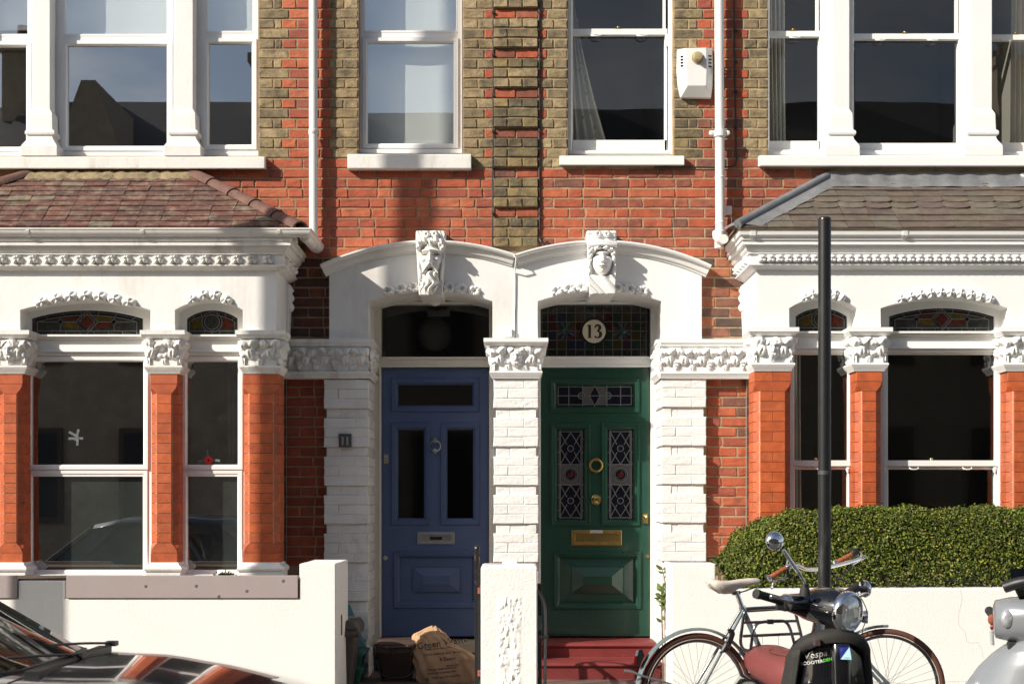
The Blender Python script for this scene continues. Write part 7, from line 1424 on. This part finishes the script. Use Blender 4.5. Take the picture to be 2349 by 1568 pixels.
# cabin: roof on pillars, glass all round
def cab(x, w, z): return (x, w, z)
base = [(1.06, 0, .853), (1.0, .45, .84), (.82, .74, .825), (.0, .80, .84), (-1.0, .78, .86), (-1.72, .66, .88)]
roof = [(.22, 0, 1.345), (.18, .36, 1.335), (.06, .56, 1.31), (-.35, .60, 1.34), (-.95, .58, 1.33), (-1.25, .50, 1.27)]
mir = lambda L: L + [(x, -y, z) for x, y, z in L[::-1] if y > 0]
bl, rl_ = [Vector(p) for p in mir(base)], [Vector(p) for p in mir(roof)]
gl = MB(); n = len(bl); vs = []
gl.loft([[tuple(p) for p in bl], [tuple(p) for p in rl_]], caps=False)
gl.build('cabin_glass', glassmat('tinted_car_glass', 1.62, 0, 1, (.32, .36, .34)), cr, smooth=60)
rf = MB(); hi = [p + Vector((-.02 if abs(p.y) < .01 else 0, 0, .03)) for p in rl_]; rf.loft([[tuple(p + Vector((0, 0, -.004))) for p in rl_], [tuple(Vector((p.x * .98 - .01, p.y * .93, p.z + .04))) for p in rl_], [tuple(Vector((p.x * .8 - .1, p.y * .6, p.z + .07))) for p in rl_]])
rf.build('roof', M['carpaint'], cr, smooth=60)
pl = MB()
for i in (2, n - 2, 5, n - 5, 3, n - 3): MB().tube([bl[i], bl[i].lerp(rl_[i], .5) + Vector((0, .006 * (1 if bl[i].y > 0 else -1), .005)), rl_[i]], .028, 8).build('pillar', M['carpaint'], cr, smooth=60)
pl.tube([tuple(p + Vector((0, 0, .0))) for p in bl[-3:] + bl[:3]], .014, 6); pl.build('screen_seal', M['trim'], cr, smooth=60)
MB().box(-1.5, .75, -.62, .62, .55, .80).loft([[(.6, y, .80), (.95, y, .84), (.75, y, .90), (.45, y, .92)] for y in (-.6, .6)]).box(-.45, -.25, -.55, -.1, .8, 1.2).box(-.45, -.25, .1, .55, .8, 1.2).build('interior', M['trim'], cr)
for y0, yo in ((-.02, .55), (.52, .6)):
    MB().tube(smoothpath([(1.10, y0 + .05, .862), (1.03, y0 - .20, .885), (.96, y0 - .50, .905)], 5), .006, 6).box(1.07, 1.12, y0 + .02, y0 + .08, .85, .872).build('wiper', M['trim'], cr)
MB().box(1.04, 1.10, -.55, .55, .80, .853).build('scuttle', M['trim'], cr)
for q in (-1, 1):
    MB().ball((.42, q * .97, .93), .10, 14, 10, (.6, 1.0, .75)).tube([(.42, q * .86, .86), (.42, q * .93, .92)], .03, 8).build('door_mirror', M['carpaint'], cr, smooth=60)
    MB().ball((2.17, q * .62, .56), .14, 14, 10, (.9, .8, .6)).build('headlight', M['amber'], cr, smooth=60)
    MB().ball((-1.95, q * .68, .72), .10, 12, 8, (.6, .8, 1.2)).build('tail_light', M['redlens'], cr, smooth=60)
    for x in (1.50, -1.25):
        w = MB().lathe([(.20, -.10), (.31, -.10), (.325, -.07), (.325, .07), (.31, .10), (.20, .10)], (x, q * .79, .325), (0, 1, 0), 28).build('wheel', M['rubber'], cr, smooth=40); MB().lathe([(.20, 0), (.20, .05), (.06, .03), (0, .03)], (x, q * .80, .325), (0, q, 0), 20).build('rim', M['steel'], w, smooth=40)
MB().tube([(2.19, -.5, .50), (2.36, -.3, .40), (2.36, .3, .40), (2.19, .5, .50)], .03, 6).build('front_bumper', M['trim'], cr, smooth=50)
# ------------------------------------------------------------------ the other side of the street (seen in the glass) and the pole whose shadow crosses the fronts
def opp_house(i, x0, w, ridge_h, label):
    Yf = -17.5; t = thing('terraced_house', label, 'house', (x0 + w / 2, Yf, 0), group='houses across the street'); e = 7.5 + ridge_h
    MB().box(x0, x0 + w, Yf - 7, Yf, -.2, e).build('wall', M['opp_wall'], t)
    rf = MB().loft([[(x, Yf + .25, e - .1), (x, Yf - 3.5, e + 2.5), (x, Yf - 7.25, e - .1)] for x in (x0, x0 + w)]).build('roof', M['opp_roof'], t)
    MB().box(x0 - .35, x0 + .35, Yf - 4.3, Yf - 2.8, e + .6, e + 3.4).box(x0 - .42, x0 + .42, Yf - 4.4, Yf - 2.7, e + 3.4, e + 3.6).build('chimney', M['opp_wall'], rf)
    for k in range(3): MB().lathe([(.13, 0), (.11, .45)], (x0, Yf - 4.0 + k * .45, e + 3.6), n=10).build('chimney_pot', M['ridge'], rf, smooth=60)
    if i == 2: MB().loft([[(x0 + 2.4 + dx, Yf + .3 - dy, e - .2 + dz) for dx, dz in ((-.9, 0), (.9, 0), (.14, 2.1), (-.14, 2.1))] for dy in (0, 3.2)]).build('gable', M['opp_wall'], t)
    for z in (1.0, 4.0):
        for k in (0, 1):
            xx = x0 + w * (.28 + .44 * k); f = MB().box(xx - .65, xx + .65, Yf + .02, Yf + .08, z, z + 1.8).build('window', M['polewood'], t); MB().add([(xx - .55, Yf + .085, z + .1), (xx + .55, Yf + .085, z + .1), (xx + .55, Yf + .085, z + 1.7), (xx - .55, Yf + .085, z + 1.7)], [(0, 1, 2, 3)]).build('pane', M['trim'], f)
labs = ['brick house across the street, leftmost of the far row', 'brick house across the street behind the parked car', 'brick house across the street facing the left bay', 'brick house across the street facing the blue door', 'brick house across the street facing the green door', 'brick house across the street facing the right bay', 'brick house across the street beyond the silver scooter', 'brick house across the street, rightmost of the far row']
for i in range(8): opp_house(i, -21.5 + i * 5.4, 5.4, .12 * (i % 3), labs[i])
# roadside timber pole
X = -.755 - 1.5 * 3.45
tp = thing('telegraph_pole', 'weathered wooden telegraph pole standing by the kerb to the left', 'pole', (X, -3.45, 0))
MB().tube([(X - .02, -3.45, -.02), (X, -3.45, 4.5), (X + .02, -3.45, 10.5)], [.106, .098, .085], 20).build('shaft', M['polewood'], tp, smooth=60)
MB().box(X - .7, X + .7, -3.52, -3.38, 9.9, 10.02).build('cross_arm', M['polewood'], tp)
for q in (-.6, -.3, .3, .6): MB().lathe([(.03, 0), (.035, .08), (.02, .12), (0, .13)], (X + q, -3.45, 10.02), n=10).build('insulator', M['abox'], tp, smooth=50)
